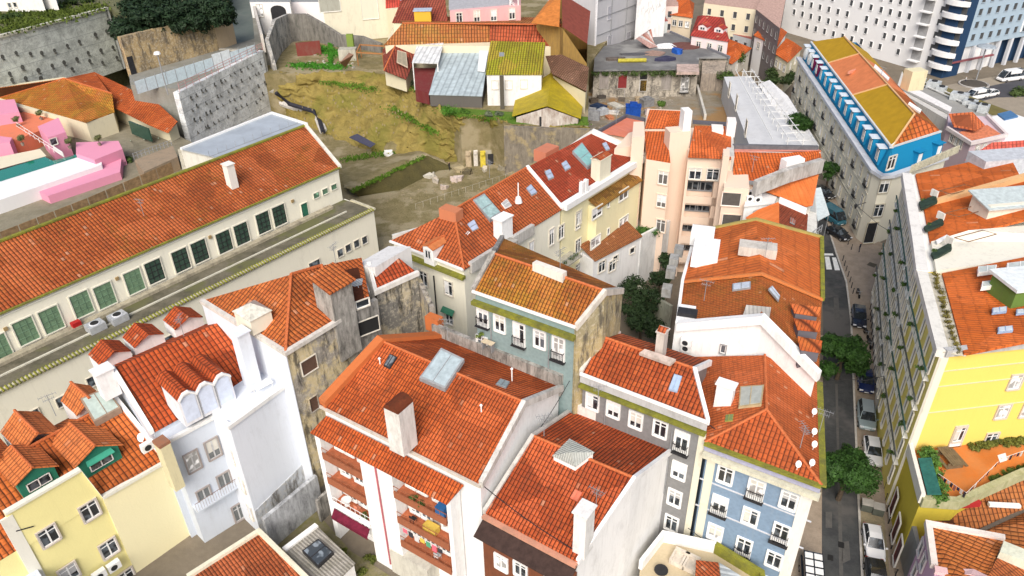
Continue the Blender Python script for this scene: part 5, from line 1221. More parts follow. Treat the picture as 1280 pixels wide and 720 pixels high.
# yellow-tiled house below wall 1
TYo = tile((.52, .17, .03), (.38, .1, .02), (.42, .3, .03), .55, .5, .6, .7); TRe = tile((.55, .13, .03), (.42, .08, .02), (.3, .2, .04), .1, .5, .6, .7)
b = house('ochre_tiled_house', 'house with mossy ochre hipped tile roof below the tall retaining wall', [[(0, 122, 10), (80, 98, 13), (143, 140, 10), (107, 153, 10)], [(80, 98, 13), (140, 117, 12.4), (143, 140, 10)], [(-40, 128, 10), (0, 122, 10), (80, 98, 13), (-40, 115, 12)]],
    [(-40, 135, 10), (0, 128, 10), (107, 153, 10), (143, 141, 10), (140, 112, 10), (80, 95, 10), (-40, 112, 10)], 6, CR, TYo, rid=(((80, 98, 13), (140, 117, 12.4)), ((0, 122, 10), (80, 98, 13))))
b = house('red_tiled_wing', 'lower red tiled wing stepping down from the ochre roof to the right', [[(118, 90, 12.8), (160, 110, 11.8), (164, 145, 9.7), (138, 132, 10)], [(160, 110, 11.8), (197, 129, 10.6), (186, 156, 9.2), (164, 145, 9.7)], [(197, 129, 10.6), (222, 152, 9.8), (210, 166, 8.7), (186, 156, 9.2)], [(80, 98, 13), (118, 90, 12.8), (138, 118, 12)]], [(140, 133, 9), (210, 162, 8.6), (221, 150, 9.5), (195, 132, 9.5), (118, 92, 10), (100, 100, 10)], 6, CR, TRe)
fz = Facade(b, P(140, 135, 9), P(210, 164, 8.6), 0)
m = M(); m.box(P(178, 172, 6.6), fz.d, 7, .3, 2.6); m.build('glass_front', plain((.03, .07, .05), .2), b)
for x in (163, 180, 198): m = M(); m.tube([P(x, 176 - (x - 163) * .1, 6), P(x, 176 - (x - 163) * .1, 9.3)], .08, 5); m.build('post', plain((.35, .45, .35), .6), b)
m = M(); c = P(176, 90, 14); m.lathe(c + ZV * 0, [(.1, 0), (.08, 5)], 6); 
t = empty('lamp_post', P(210, 118, 14), 'grey lamp post with round white head in front of the hoarding', 'lamp post'); m = M(); p = wloc(t); m.tube([p, p + ZV * 7.5], .12, 6); m.build('pole', GREY, t); m = M(); m.lathe(p + ZV * 7.3, [(.2, 0), (.65, .3), (.5, .7), (.1, .8)], 10); m.build('lamp_head', WHITE, t)
# pink house and pool
PINK = wall((.72, .3, .42), .12, (.4, .18, .25)); 
b = empty('pink_house', P(60, 180, 6), 'bright pink terraced house with roof planters', 'house')
def blk(root, pts, z1, z0, mat, nm='wall'): m = M(); m.prism([P(x, y, z1) for x, y in pts], z0); return m.build(nm, mat, root)
blk(b, [(-40, 128), (18, 124), (24, 140), (-40, 150)], 11, 5, PINK); blk(b, [(-40, 150), (30, 140), (75, 150), (62, 158), (20, 175), (-40, 185)], 9, 5, wall((.72, .22, .12), .3), 'red_terrace')
blk(b, [(47, 158), (73, 147), (82, 165), (60, 172)], 10.6, 5, PINK); blk(b, [(95, 178), (148, 176), (153, 186), (118, 200), (95, 192)], 9, 5, PINK); blk(b, [(-40, 165), (15, 172), (12, 178), (-40, 182)], 9.6, 5, PINK, 'terrace_parapet')
m = M(); c = P(66, 174, 9.3); m.seg(P(60, 178, 9.0), P(78, 190, 9.0), .1, 8, 9); m.build('stair_rail', WHITE, b)
for k in range(7): m = M(); c = P(32 + k * 6, 166 + k * 4.2, 9.2); m.tube([c, c + ZV * .9], .04, 4); m.build('rail_post', WHITE, b)
m = M(); m.tube([P(20, 153, 10), P(78, 191, 10)], .05, 4); m.tube([P(20, 157, 9.6), P(78, 194, 9.6)], .04, 4); m.build('handrail', WHITE, b)
fz = Facade(b, P(60, 172, 10.6), P(82, 165, 10.6), 0); fz.at(fz.pt(67, 177), 's', 1.2, 1.2)
blk(b, [(118, 200), (153, 187), (150, 215), (60, 245), (40, 235)], 7.4, 5, PINK, 'lower_wall')
b = empty('pool', P(60, 205, 6), 'rooftop pool with green water between white walls at the left', 'pool')
blk(b, [(-60, 233), (0, 227), (118, 186), (127, 198), (127, 206), (0, 250), (-60, 270)], 8.2, 5.5, wall((.78, .78, .78), .1), 'pool_wall')
m = M(); m.face([P(x, y, 8.23) for x, y in [(-60, 226), (0, 213), (56, 196), (66, 201), (113, 188), (114, 191), (0, 227), (-60, 243)]]); m.build('water', gloss((.0, .2, .13), .08), b)
m = M(); m.face([P(x, y, 8.25) for x, y in [(-60, 204), (0, 196), (50, 186), (58, 195), (0, 211), (-60, 222)]]); m.build('pool_deck', wall((.72, .66, .5), .2), b)
for k, (x, y, z) in enumerate(((23, 158, 9), (52, 150, 9), (29, 182, 9), (88, 186, 9), (125, 182, 9))):
    potted(P(x, y, z), 'olive tree in a pot %s' % ['at the upper left of the red terrace', 'behind the pink stair block', 'beside the white stair rail', 'left of the right pink wall', 'on top of the right pink wall'][k], 'potted olive trees on the pink house', 1.2, (.1, .13, .06), 120 + k)
b = bush(P(160, 203, 6), 1.5, 'dark green bush between the pink wall and the small fenced deck', 'shrub', 'shrub', 800, .2, (.05, .1, .03), 131)
def fence_run(name, label, A, B, h, mat, nb=20, z=None, slats=2, postr=.06):
    t = empty(name, A, label, 'fence'); u = XY(B - A, 0).normalized()
    for k in range(nb + 1): p = A.lerp(B, k / nb); m = M(); m.tube([p, p + ZV * h], postr, 5); m.build('post', mat, t)
    for k in range(slats): z_ = h * (k + 1) / slats - .05; m = M(); m.tube([A + ZV * z_, B + ZV * z_], postr * .7, 4); m.build('rail', mat, t)
    return t
t = empty('timber_fence', P(100, 250, 14), 'brown timber fence on a wall behind the long tiled building', 'fence'); pts = [P(-60, 314, 13.5), P(0, 291, 13.5), P(110, 248, 13.5), P(215, 203, 13.5)]
m = M(); m.beam([p - ZV * 1.7 for p in pts], .6, 0, 9); m.build('base_wall', wall((.45, .4, .3), .7), t)
for a_, c_ in zip(pts, pts[1:]):
    for k in range(5): p, q = a_.lerp(c_, k / 5), a_.lerp(c_, (k + .94) / 5); m = M(); m.seg(p, q, .08, 11.8, 13.6); m.build('panel', plain((.26, .17, .09), .8, 0, .35), t)
fence_run('deck_railing', 'grey railing round the small deck next to the dark bush', P(168, 199, 8.5), P(215, 182, 8.5), 1.1, GREY, 10)
m = M(); m.prism([P(168, 200, 8.4), P(216, 182, 8.4), P(222, 196, 8.4), P(180, 215, 8.4)], 5); tag(m.build('small_deck', wall((.34, .26, .18), .6), None, P(190, 200, 5)), 'small brown deck behind the left chimney of the long building', 'deck')
blk_ = M(); blk_.prism([P(222, 187, 8), P(262, 172, 8), P(272, 196, 8), P(228, 212, 8)], 4); tag(blk_.build('cream_shed', wall((.66, .6, .45), .6), None, P(245, 190, 4)), 'stained cream outbuilding wall at the left end of the grey flat roof', 'shed')
# grey flat roof annex
b = empty('flat_roof_annex', P(300, 170, 0), 'flat pale grey roofed annex behind the long tiled building', 'building')
q = [(226, 186), (340, 141), (384, 155), (382, 160), (276, 198)]
blk(b, q, 16.2, 0, wall((.7, .68, .6), .4)); m = M(); m.slab([P(x, y, 16.4) for x, y in q], .15); m.build('roof', plain((.42, .46, .5), .45, .2, .15, scale=.3), b)
m = M(); m.beam([P(x, y, 16.5) for x, y in [(226, 186), (340, 141), (384, 155)]], .35, .15, .2); m.build('coping', WHITE, b)
for k in range(11): t_ = k / 10; p = P(262 + 110 * t_, 196 - 42 * t_, 16.4); m = M(); m.tube([p, p + ZV * .9], .03, 4); m.build('rail_post', GREY, b)
m = M(); m.tube([P(262, 196, 17.3), P(372, 154, 17.3)], .03, 4); m.build('handrail', GREY, b)
# cables down the chute beside the wall
m = M(); m.tube([P(340, 112, 6), P(352, 128, 3), P(378, 138, 2), P(398, 148, 1.5), P(405, 165, .4)], .9, 8); tag(m.build('drain_chute', plain((.55, .53, .5), .8, 0, .3), None, P(370, 140, 0)), 'pale grey drainage chute curving along the foot of the earth bank', 'drain')
m = M(); m.tube([P(345, 116, 7), P(362, 130, 3.9), P(392, 139, 3), P(400, 152, 1.8), P(404, 165, 1.0)], .5, 6); tag(m.build('black_liner', plain((.03, .03, .04), .6), None, P(370, 140, 0)), 'black liner sheet lying along the grey drainage chute', 'liner')

# ------------------------------------------------------------------ ruin with curved wall
b = empty('ruined_wall', P(380, 60, 9.8), 'roofless ruin with curved grey walls full of weeds', 'ruin')
RG = peel((.48, .46, .42), (.3, .3, .29), .05)
def wpath(pts, w_, nm, mt):
    for (a_, za), (c_, zc) in zip(pts, pts[1:]):
        A_, C_ = P(*a_, 9.8), P(*c_, 9.8); d_ = XY(C_ - A_, 0).normalized(); e_ = perp(d_) * w_ / 2
        m = M(); m.prism([XY(A_ - e_, za), XY(C_ - e_, zc), XY(C_ + e_, zc), XY(A_ + e_, za)], 9.5); m.build(nm, mt, b)
wpath([((344, 88), 11), ((340, 84), 16), ((350, 66), 17.5), ((364, 52), 16.5)], .8, 'side_wall', RG)
wpath([((364, 52), 16.5), ((388, 50), 16.2), ((410, 55), 14.5), ((428, 60), 13), ((455, 62), 13), ((478, 66), 12)], .8, 'rear_wall', wall((.3, .28, .25), .9, (.08, .08, .07), .4))
wpath([((372, 70), 12.8), ((402, 68), 13)], .6, 'red_inner_wall', wall((.2, .05, .04), .4)); wpath([((436, 68), 14.5), ((444, 68), 14.5)], .9, 'mossy_pillar', wall((.2, .28, .06), .3))
m = M(); m.box(P(436, 74, 9.8), Vector((1, 0, 0)), 4, 2.5, 2.5); m.build('hut', wall((.5, .48, .4), .7), b); m = M(); m.slab([P(425, 78, 13), P(436, 66, 14), P(442, 68, 14), P(432, 84, 11)], .1); m.build('broken_roof', wall((.3, .16, .1), .7), b)
for k in range(26):
    rnd = random.Random(k); c = P(368 + rnd.random() * 80, 66 + rnd.random() * 20, 9.8); m = M(); s_ = rnd.uniform(.25, .8); m.box(c - ZV * .1, Vector((math.cos(k), math.sin(k), 0)), s_, s_ * .6, s_ * .5)
    m.build('fallen_stone', wall((.5, .48, .4), .6), b)
# cage lattice at the bank crest
t = empty('shaft_frame', P(465, 76, 9.8), 'rusty open frame over a shaft at the crest of the bank', 'frame'); cs = [P(448, 82, 9.8), P(480, 84, 9.8), P(484, 74, 9.8), P(452, 72, 9.8)]
for c in cs: m = M(); m.tube([c, c + ZV * 3], .12, 5); m.build('post', plain((.35, .16, .06), .8), t)
m = M(); m.beam([c + ZV * 3 for c in cs], .3, .1, .15, closed=True); m.build('top_frame', plain((.35, .16, .06), .8), t)
# white buildings at the very top
b = house('white_townhouse', 'white townhouse with dark arched opening at the top edge', [[(312, 2, 18), (362, 2, 18), (362, -30, 18), (312, -30, 18)]], [(312, 2, 18), (362, 2, 18), (362, -30, 18), (312, -30, 18)], 9.8, wall((.8, .79, .78), .2), GREY, oh=0)
fz = Facade(b, P(312, 2, 18), P(362, 2, 18), 0); fz.at(fz.pt(325, 13), 'w', 1.5, 3.0); m = M(); p = fz.pt(350, 26, .05)
w_ = 2.0; m.face([p - fz.d * w_, p + fz.d * w_] + [p + fz.d * (math.cos(t_) * w_) + ZV * (2.6 + math.sin(t_) * 1.2) for t_ in [k * math.pi / 8 for k in range(9)]]); m.build('arched_opening', DARK, b)
b = house('white_block', 'plain white walled block left of the beige block at the top edge', [[(362, 2, 16), (412, 2, 16), (412, -30, 16), (362, -30, 16)]], [(362, 2, 16), (412, 2, 16), (412, -30, 16), (362, -30, 16)], 9.8, wall((.8, .76, .78), .1), GREY, oh=0)
b = house('beige_block', 'beige block with faded shutters above the ruin at the top edge', [[(402, 0, 20), (482, -6, 20), (482, -40, 20), (402, -40, 20)]], [(402, 0, 20), (482, -6, 20), (482, -40, 20), (402, -40, 20)], 9.8, wall((.7, .66, .52), .3), GREY, oh=0)
fz = Facade(b, P(402, 0, 20), P(482, -6, 20), 0); fz.at(fz.pt(412, 4), 's', 5, 4, pane=wall((.4, .4, .34), .5)); fz.at(fz.pt(462, 8), 's', 4, 6, pane=wall((.66, .66, .54), .2))

# ------------------------------------------------------------------ houses on the terrace, top middle
T1 = tile((.45, .16, .05), (.34, .1, .03), (.36, .24, .05), .5, .6, .75, .75); T2 = tile((.5, .12, .05), (.36, .07, .03), (.4, .2, .05), .1, .6, .75, .8)
MAR = tile((.3, .07, .04), (.2, .04, .03), (.2, .12, .05), .1, .6, .7, .7); OLV = tile((.36, .2, .03), (.26, .2, .03), (.3, .3, .02), .9, .5, .6, .7)
b = house('long_tiled_house', 'long low house with ochre to red weathered tile roof behind the metal roofs', [[(480, 56, 17), (612, 52, 17), (612, 29, 20.5), (503, 29, 20.5)], ([(612, 52, 17), (703, 58, 17), (702, 31, 20.5), (612, 28, 20.6)], T2), [(503, 29, 20.5), (702, 31, 20.5), (702, 22, 17), (495, 20, 17)]],
    [(480, 56, 17), (703, 58, 17), (702, 24, 17), (495, 22, 17)], 9.8, CR, T1, rid=(((503, 29, 20.5), (702, 31, 20.5)),))
b = empty('metal_roofed_shed', P(575, 110, 9.8), 'large pale blue-grey sheet metal roof between the white canopy and the mossy roof', 'shed')
q = [P(536, 118, 12.2), P(603, 120, 12.2), P(613, 47, 16.8), P(556, 45, 16.8)]; body(b, q, 9.8, wall((.12, .11, .1), .3), .15); roof(b, [q], corr((.46, .54, .57), 1.2))
m = M(); m.slab([P(597, 88, 14.3), P(606, 89, 14.3), P(613, 47, 17), P(601, 47, 17)], .15); m.build('white_sheet', plain((.8, .8, .8), .5, 0, .05), b)
b = empty('white_canopy', P(535, 80, 9.8), 'small white sheet canopy next to the maroon hipped roof', 'canopy'); m = M(); m.slab([P(515, 78, 15.5), P(548, 79, 15.5), P(555, 51, 17.2), P(523, 50, 17.2)], .15); m.build('roof_sheet', corr((.74, .76, .76), 1.0), b)
for x, y in ((516, 79), (547, 80)): m = M(); p = P(x, y, 15.4); m.tube([XY(p, 9.8), p], .12, 6); m.build('post', WHITE, b)
m = M(); m.prism([P(518, 85, 13.4), P(548, 85, 13.4), P(536, 116, 12.2), P(519, 112, 12.2)], 9.8); m.build('dark_red_floor', wall((.16, .03, .03), .4), b)
b = house('maroon_hipped_house', 'maroon hipped roof with a grey patch beside the white canopy', [[(478, 62, 15), (480, 88, 13.4), (499, 46, 18)], [(480, 88, 13.4), (508, 99, 12.8), (522, 64, 15.4), (499, 46, 18)], [(478, 62, 15), (499, 46, 18), (522, 62, 15.4), (505, 42, 15)]], [(478, 64, 13), (480, 89, 12.8), (508, 100, 12.4), (522, 66, 14.4)], 9.8, CR, MAR, rid=(((499, 46, 18), (480, 88, 13.4)),))
pl = (P(480, 88, 13.4), (P(508, 99, 12.8) - P(480, 88, 13.4)).cross(P(499, 46, 18) - P(480, 88, 13.4)).normalized()); skylight(b, pl, [(496, 78), (510, 85), (508, 66), (497, 63)], .1, wall((.5, .4, .3), .5), plain((.25, .22, .16), .6))
b = house('white_mossy_house', 'white house with bright mossy green tile roof and three windows', [[(607, 93, 16), (678, 93, 16), (682, 53, 19.6), (613, 51, 19.6)]], [(607, 93, 16), (678, 93, 16), (682, 53, 16), (613, 51, 16)], 9.8, wall((.78, .77, .75), .35), OLV)
fz = Facade(b, P(607, 93, 16), P(678, 93, 16), .25); fz.win([(619, 106), (636, 106), (655, 105)], 'w', 1.2, 1.6); fz.at(fz.pt(617, 136), 's', 1.6, .7)
m = M(); m.box(P(628, 136, 9.8), Vector((1, 0, 0)), .8, .6, 6.4); m.build('stained_pilaster', wall((.1, .09, .07), .3), b); skylight(b, (P(607, 93, 16), (P(678, 93, 16) - P(607, 93, 16)).cross(P(613, 51, 19.6) - P(607, 93, 16)).normalized()), [(624, 71), (631, 71), (630, 66), (624, 66)], .12, GREY, plain((.2, .22, .24), .3))
YC = corr((.5, .38, .02), .6, .3, (.36, .3, .04))
b = house('yellow_gabled_shed', 'shed with mustard yellow corrugated gable roof and peeling white front', [[(640, 145, 10.9), (684, 132, 13.7), (690, 90, 13.7), (645, 119, 10.9)], [(684, 132, 13.7), (726, 148, 10.9), (731, 115, 10.9), (690, 90, 13.7)]], [(644, 146, 10.9), (684, 134, 13.5), (724, 148, 10.9), (730, 117, 10.9), (690, 92, 13.5), (648, 119, 10.9)], 9.5, wall((.68, .64, .58), .85, (.2, .12, .08)), YC)
fz = Facade(b, P(644, 146, 10.9), P(684, 134, 13.5), .1)
m = M(); m.box(P(681, 157, 9.7), Vector((1, 0, 0)), 2.0, .6, 1.8); m.build('dark_doorway', DARK, b)
b = house('brown_roof_house', 'house with worn brown tile roof between the yellow shed and the scaffolded tower', [[(690, 92, 15), (733, 114, 14), (736, 84, 17), (702, 68, 17.4), (682, 70, 17)]], [(690, 94, 14), (733, 116, 14), (736, 86, 15), (702, 70, 15)], 9.8, CR, tile((.2, .11, .07), (.15, .08, .05), (.2, .16, .05), .3, .5, .5, .7))
b = house('ochre_walled_house', 'house with bare ochre side wall under a maroon and orange gable roof', [([(664, 28, 22), (699, 33, 22), (701, -8, 25), (694, -10, 24)], plain((.52, .18, .04), .7, 0, .25, name='orange_roof', scale=1)), ([(703, 33, 22.5), (734, 54, 19), (738, 14, 20), (702, -8, 25)], plain((.24, .06, .04), .8, 0, .2, name='maroon_roof', scale=1))], [(703, 36, 22), (735, 80, 17), (736, 16, 18), (702, -4, 22), (664, 26, 21), (699, 33, 21.5)], 9.8, wall((.45, .28, .08), .7, (.2, .13, .06), .5), T2)
PK = wall((.72, .42, .42), .25)
b = house('pink_townhouse', 'long pink townhouse with grey roof at the top centre', [([(561, 12, 22), (640, 5, 22), (640, -20, 24), (561, -16, 24)], plain((.34, .34, .36), .6))], [(561, 14, 22), (652, 6, 22), (652, -16, 22), (561, -10, 22)], 9.8, PK, T1)
fz = Facade(b, P(561, 14, 22), P(652, 6, 22), .2); fz.win([(574, 23), (596, 20), (617, 19), (640, 17)], 'w', 1.3, 2.3)
t = empty('crane_mast', P(645, 35, 9.8), 'white lattice crane mast in front of the pink townhouse', 'crane'); p = P(643, 28, 18); s_ = .9
for a_, c_ in ((-1, -1), (1, -1), (1, 1), (-1, 1)): m = M(); m.tube([XY(p, 9.8) + Vector((a_ * s_, c_ * s_, 0)), XY(p, 32) + Vector((a_ * s_, c_ * s_, 0))], .14, 5); m.build('mast_leg', WHITE, t)
m = M()
for k in range(16):
    z_ = 10 + k * 1.4; sg = 1 if k % 2 else -1
    for c_ in (-1, 1):
        m.tube([XY(p, z_) + Vector((-sg * s_, c_ * s_, 0)), XY(p, z_ + 1.4) + Vector((sg * s_, c_ * s_, 0))], .09, 4); m.tube([XY(p, z_) + Vector((c_ * s_, -sg * s_, 0)), XY(p, z_ + 1.4) + Vector((c_ * s_, sg * s_, 0))], .09, 4)
m.build('lattice', WHITE, t)
b = house('yellow_dormer_house', 'maroon roofed house with yellow dormers and blue-grey flat tops at the top edge', [[(490, 28, 19), (560, 30, 19), (556, -6, 23), (505, -8, 23)]], [(490, 28, 19), (560, 30, 19), (556, -6, 19), (505, -8, 19)], 9.8, CR, MAR)
for x, y in ((529, 22), (541, 10), (513, 8)):
    m = M(); c = P(x, y, 20.2); m.box(c - ZV, Vector((1, 0, 0)), 3.6, 2.4, 2.6); o = m.build('dormer', wall((.7, .42, .05), .2), b); m = M(); m.box(c + ZV * 1.6, Vector((1, 0, 0)), 4, 2.8, .15); m.build('dormer_roof', plain((.4, .46, .55), .5), o)
b = house('red_roof_house', 'low house with red roof behind the beige block, cut by the top edge', [[(482, 10, 18), (505, 8, 18), (505, -10, 20), (482, -10, 20)]], [(482, 12, 18), (505, 10, 18), (505, -10, 18), (482, -10, 18)], 9.8, CR, tile((.6, .08, .05), (.5, .06, .04), (.4, .2, .05), 0., .6, .7, .5))

# old stone revetment wall under the yellow shed
b = empty('stone_revetment', P(680, 175, 0), 'dark mossy stone revetment below the yellow gabled shed', 'wall'); fA, fB = P(630, 158, 9.6), P(738, 162, 9.6)
m = M(); m.seg(fA, fB, .8, 0, 9.7); m.build('wall', wall((.3, .26, .2), .9, (.09, .08, .07), .5, grime=.5), b)
m = M(); m.box(P(615, 203, 0), Vector((1, 0, 0)), 2.6, 1.2, 2.8); o = tag(m.build('concrete_doorway', wall((.5, .46, .36), .6), None, P(615, 203, 0)), 'square concrete doorway at the foot of the earth bank', 'doorway')
m = M(); c = P(615, 204, 0) ; m.box(c + Vector((0, -.62, 0)), Vector((1, 0, 0)), 1.5, .1, 2.2); m.build('opening', DARK, o)
for k, (x, y, c_, lb) in enumerate(((586, 209, (.45, .36, .24), 'tall beige board leaning at the foot of the bank, leftmost of three'), (595, 208, (.6, .56, .5), 'narrow pale board in the middle of three at the foot of the bank'), (604, 209, (.6, .48, .06), 'yellow board, rightmost of three at the foot of the bank'))):
    m = M(); p = P(x, y, 0); d_ = Vector((1, .1, 0)).normalized(); ww = (1.1, .8, 1.0)[k]
    m.face([p + q for q in (d_ * -ww / 2, d_ * ww / 2, d_ * ww / 2 + Vector((0, 1, 3.0)), d_ * -ww / 2 + Vector((0, 1, 3.0)))]); m.prism([p - d_ * ww / 2 + ZV * 2.6, p + d_ * ww / 2 + ZV * 2.6, p + d_ * ww / 2 + Vector((0, .25, 2.8)), p - d_ * ww / 2 + Vector((0, .25, 2.8))], 0)
    m.lathe(p + ZV * 2.6, [(ww / 2, 0), (ww * .4, .5), (.05, .6)], 8)
    tag(m.build('leaning_board', plain(c_, .8, 0, .2), None, p), lb, 'board', 'boards at the foot of the bank')
person(P(562, 213, .05), 'person in dark clothes standing in the excavation left of the boards', (.02, .02, .025), (.03, .03, .03), 1.0, 1.8)
person(P(643, 205, .05), 'worker in black at the foot of the dark stone wall', (.03, .03, .03), (.05, .05, .06), .3, 1.75); person(P(652, 203, .05), 'worker in a red top at the foot of the dark stone wall', (.5, .02, .03), (.04, .04, .08), 2.3, 1.75)
for k, (x, y, c_) in enumerate(((537, 222, (.5, .47, .4)), (545, 228, (.45, .4, .33)), (572, 225, (.6, .5, .45)), (583, 217, (.12, .1, .06)), (486, 195, (.75, .74, .7)), (556, 236, (.5, .42, .36)), (575, 214, (.4, .33, .2)), (606, 214, (.55, .5, .4)), (630, 212, (.3, .27, .2)))):
    rnd = random.Random(k + 50); p = P(x, y, 0); m = M(); s_ = rnd.uniform(.8, 1.7); d_ = Vector((math.cos(k * 2.), math.sin(k * 2.), 0))
    m.prism([p + d_ * s_ + ZV * .5, p + perp(d_) * s_ * .6 + ZV * .8, p - d_ * s_ + ZV * .45, p - perp(d_) * s_ * .6 + ZV * .6], -.1); m.box(p + d_ * s_ * .6, perp(d_), s_, .3, .9)
    tag(m.build('rubble_block', plain(c_, .9, 0, .2), None, p), ['pale slab lying right of the trench', 'grey block lying below the pale slab right of the trench', 'pinkish white block in the middle of the excavation', 'dark round heap beside the pinkish block', 'white sack on the mound left of the trench', 'brownish block right below the trench end', 'tan block near the standing person', 'pale block in front of the yellow board', 'grey-brown block near the concrete doorway'][k], 'rubble', 'rubble in the excavation')
m = M(); p = P(450, 180, 2.3); d_ = Vector((.8, -.6, 0)); m.slab([p - d_ * 3 + ZV * .8, p + d_ * 3.0, p + d_ * 3.2 + perp(d_) * 1.2 + ZV * .4, p - d_ * 2.2 + perp(d_) * 1.6 + ZV * 1.2], .12); tag(m.build('dark_tarpaulin', plain((.06, .06, .09), .5), None, p), 'dark tarpaulin lying on the lower slope of the bank', 'tarpaulin')
m = M(); m.lathe(P(493, 188, -.1), [(2.4, 0), (2.1, .9), (1.3, 1.7), (.3, 2.0)], 14); tag(m.build('earth_mound', EARTH2, None, P(493, 188, 0), smooth=True), 'small rounded earth mound at the foot of the bank', 'mound')
for k in range(7): p = P(400 + k * 20, 268 - k * 4, 0)
t = fence_run('site_fence', 'thin white stakes fencing the near edge of the excavation', P(520, 262, 0), P(640, 222, 0), 1.2, plain((.5, .48, .42), .7), 14, slats=1, postr=.022)

# ------------------------------------------------------------------ scaffolded tower, flat-roofed ruin, junk
b = empty('wrapped_tower', P(770, 60, 9.8), 'tall tower wrapped in pale grey scaffold netting', 'building'); NET = wall((.5, .5, .52), .35, (.34, .34, .38), .2)
q = [P(742, 82, 5), P(797, 58, 5)]; u_ = XY(q[1] - q[0], 0).normalized(); n_ = tocam(perp(u_), q[0]); A_, B_ = q; m = M(); m.prism([XY(A_, 34), XY(B_, 34), XY(B_, 34) - n_ * 14, XY(A_, 34) - n_ * 14], 3); m.build('netting', NET, b)
fz = Facade(b, A_, B_, 0)
for z_ in range(8, 34, 4): m = M(); m.tube([XY(A_, z_) + n_ * .15, XY(B_, z_) + n_ * .15], .08, 4); m.build('scaffold_rail', GREY, b)
for k in range(4): p = A_.lerp(B_, k / 3) + n_ * .15; m = M(); m.tube([XY(p, 4), XY(p, 34)], .1 if k else .3, 5); m.build('scaffold_pole', plain((.7, .7, .72), .5) if k == 0 else GREY, b)
fz.win([(762, 16), (762, 52), (785, 48)], 's', 2.0, 3.0, pane=plain((.4, .4, .44), .7), fr=NET, sash=NET)
b = empty('flat_roof_ruin', P(800, 100, 3), 'derelict row with flat grey roof, weeds and boarded openings', 'building'); RW_ = peel((.4, .36, .3), (.22, .2, .17), .03)
q = [(742, 88), (873, 86), (874, 72), (912, 72), (838, 40), (744, 60)]; z_ = 9.2
m = M(); m.prism([P(x, y, z_) for x, y in q], 3); m.build('wall', RW_, b); m = M(); m.slab([P(x, y, z_ + .2) for x, y in q], .25); m.build('roof', ground((.2, .2, .2), (.14, .14, .14), .3, name='grey_roofing', bump=.05, c3=(.27, .27, .26)), b)
m = M(); m.beam([P(838, 40, z_ + .4), P(912, 72, z_ + .4)], .4, .3, .3); m.build('parapet', plain((.2, .2, .22), .7), b)
fz = Facade(b, P(742, 88, z_), P(873, 86, z_), 0)
for x, w__, h__, mt in ((755, 2.0, 3.0, wall((.4, .36, .34), .8)), (778, 2.0, 3.0, plain((.2, .03, .03), .8)), (804, 1.7, 4.4, DARK), (833, 2.2, 3.6, wall((.35, .32, .3), .8))): fz.at(fz.pt(x, 102), 's', w__, h__, pane=mt, fr=wall((.5, .48, .44), .6), sash=wall((.3, .26, .22), .6))
fz.at(fz.pt(804, 107), 's', 1.6, 2.6, pane=plain((.6, .36, .04), .7)); fz.at(fz.pt(856, 104), 'd', 1.8, 4.2, pane=CURT)
m = M(); m.prism([P(846, 90, 9.8), P(874, 90, 9.8), P(873, 80, 9.9), P(846, 80, 9.9)], 9.2); m.build('broken_tiles', wall((.6, .45, .4), .8), b)
q2 = [P(874, 88, 3), P(912, 88, 3)]; m = M(); m.prism([P(877, 92, 7), P(905, 92, 7), P(908, 76, 8.6), P(878, 76, 8.6)], 2); m.build('side_ruin', wall((.42, .35, .28), .9, (.1, .09, .08), .6), b)
JK = [((768, 75), (3.6, 1.0, .5), (.12, .1, .09), 'dark plank pile on the flat roof at left', 'plank_pile'), ((790, 78), (5.4, .9, .8), (.42, .37, .05), 'long yellow roll lying on the flat roof', 'yellow_roll'), ((833, 58), (4, 3.2, .2), (.75, .76, .76), 'white sheet spread on the flat roof', 'white_sheet'), ((847, 66), (2.0, 2.2, .8), (.02, .1, .42), 'blue tarpaulin bundle on the flat roof', 'blue_bundle'), ((832, 75), (4, 1.8, .5), (.04, .04, .08), 'dark navy sheet on the flat roof', 'navy_sheet'), ((856, 58), (5.5, 4, .25), (.14, .06, .05), 'brown-red roofing patch on the flat roof', 'brown_sheet'), ((818, 67), (4, 3, .15), (.3, .2, .16), 'rusty mat on the flat roof left of the blue bundle', 'rusty_mat'), ((793, 68), (6, 1.6, .2), (.09, .09, .1), 'black sheet on the flat roof below the wrapped tower', 'black_sheet')]
for k, ((x, y), (sx, sy, sz), c_, lb, nm) in enumerate(JK):
    sx *= 1.35; sy *= 1.5; sz *= 1.5; p = P(x, y, z_ + .2); m = M(); d_ = Vector((1, (.1, 0, .3, .1, .1, -.6, .2, 0)[k], 0)).normalized(); rnd = random.Random(k)
    if nm == 'yellow_roll': m.tube([p - d_ * 3.2 + ZV * .45, p + ZV * .47, p + d_ * 3.2 + ZV * .45], .45, 8)
    else:
        e_ = perp(d_); rg = [p + d_ * (math.cos(t_) * sx / 2 * rnd.uniform(.75, 1.1)) + e_ * (math.sin(t_) * sy / 2 * rnd.uniform(.75, 1.1)) + ZV * sz * rnd.uniform(.5, 1) for t_ in [i * math.pi / 4.5 for i in range(9)]]; m.prism(rg, p.z)
    tag(m.build(nm, plain(c_, .7, 0, .3), None, p), lb, 'roof clutter')
t = empty('collapsed_lean_to', P(805, 45, 9.4), 'collapsed lean-to of reddish and grey corrugated sheets next to the wrapped tower', 'lean-to')
for k in range(6): a_ = P(796 + k * 1.0, 60 - k * 3, 9.6); m = M(); m.slab([P(795 + k * 3, 48 - k * 2, 12.5), P(799 + k * 3, 46 - k * 2, 12.5), P(822 - k, 58 - k, 9.7), P(812 - k * 2, 60 - k, 9.7)], .08); m.build('sheet', plain([(.4, .25, .22), (.5, .48, .46), (.35, .16, .12)][k % 3], .7, 0, .3), t)
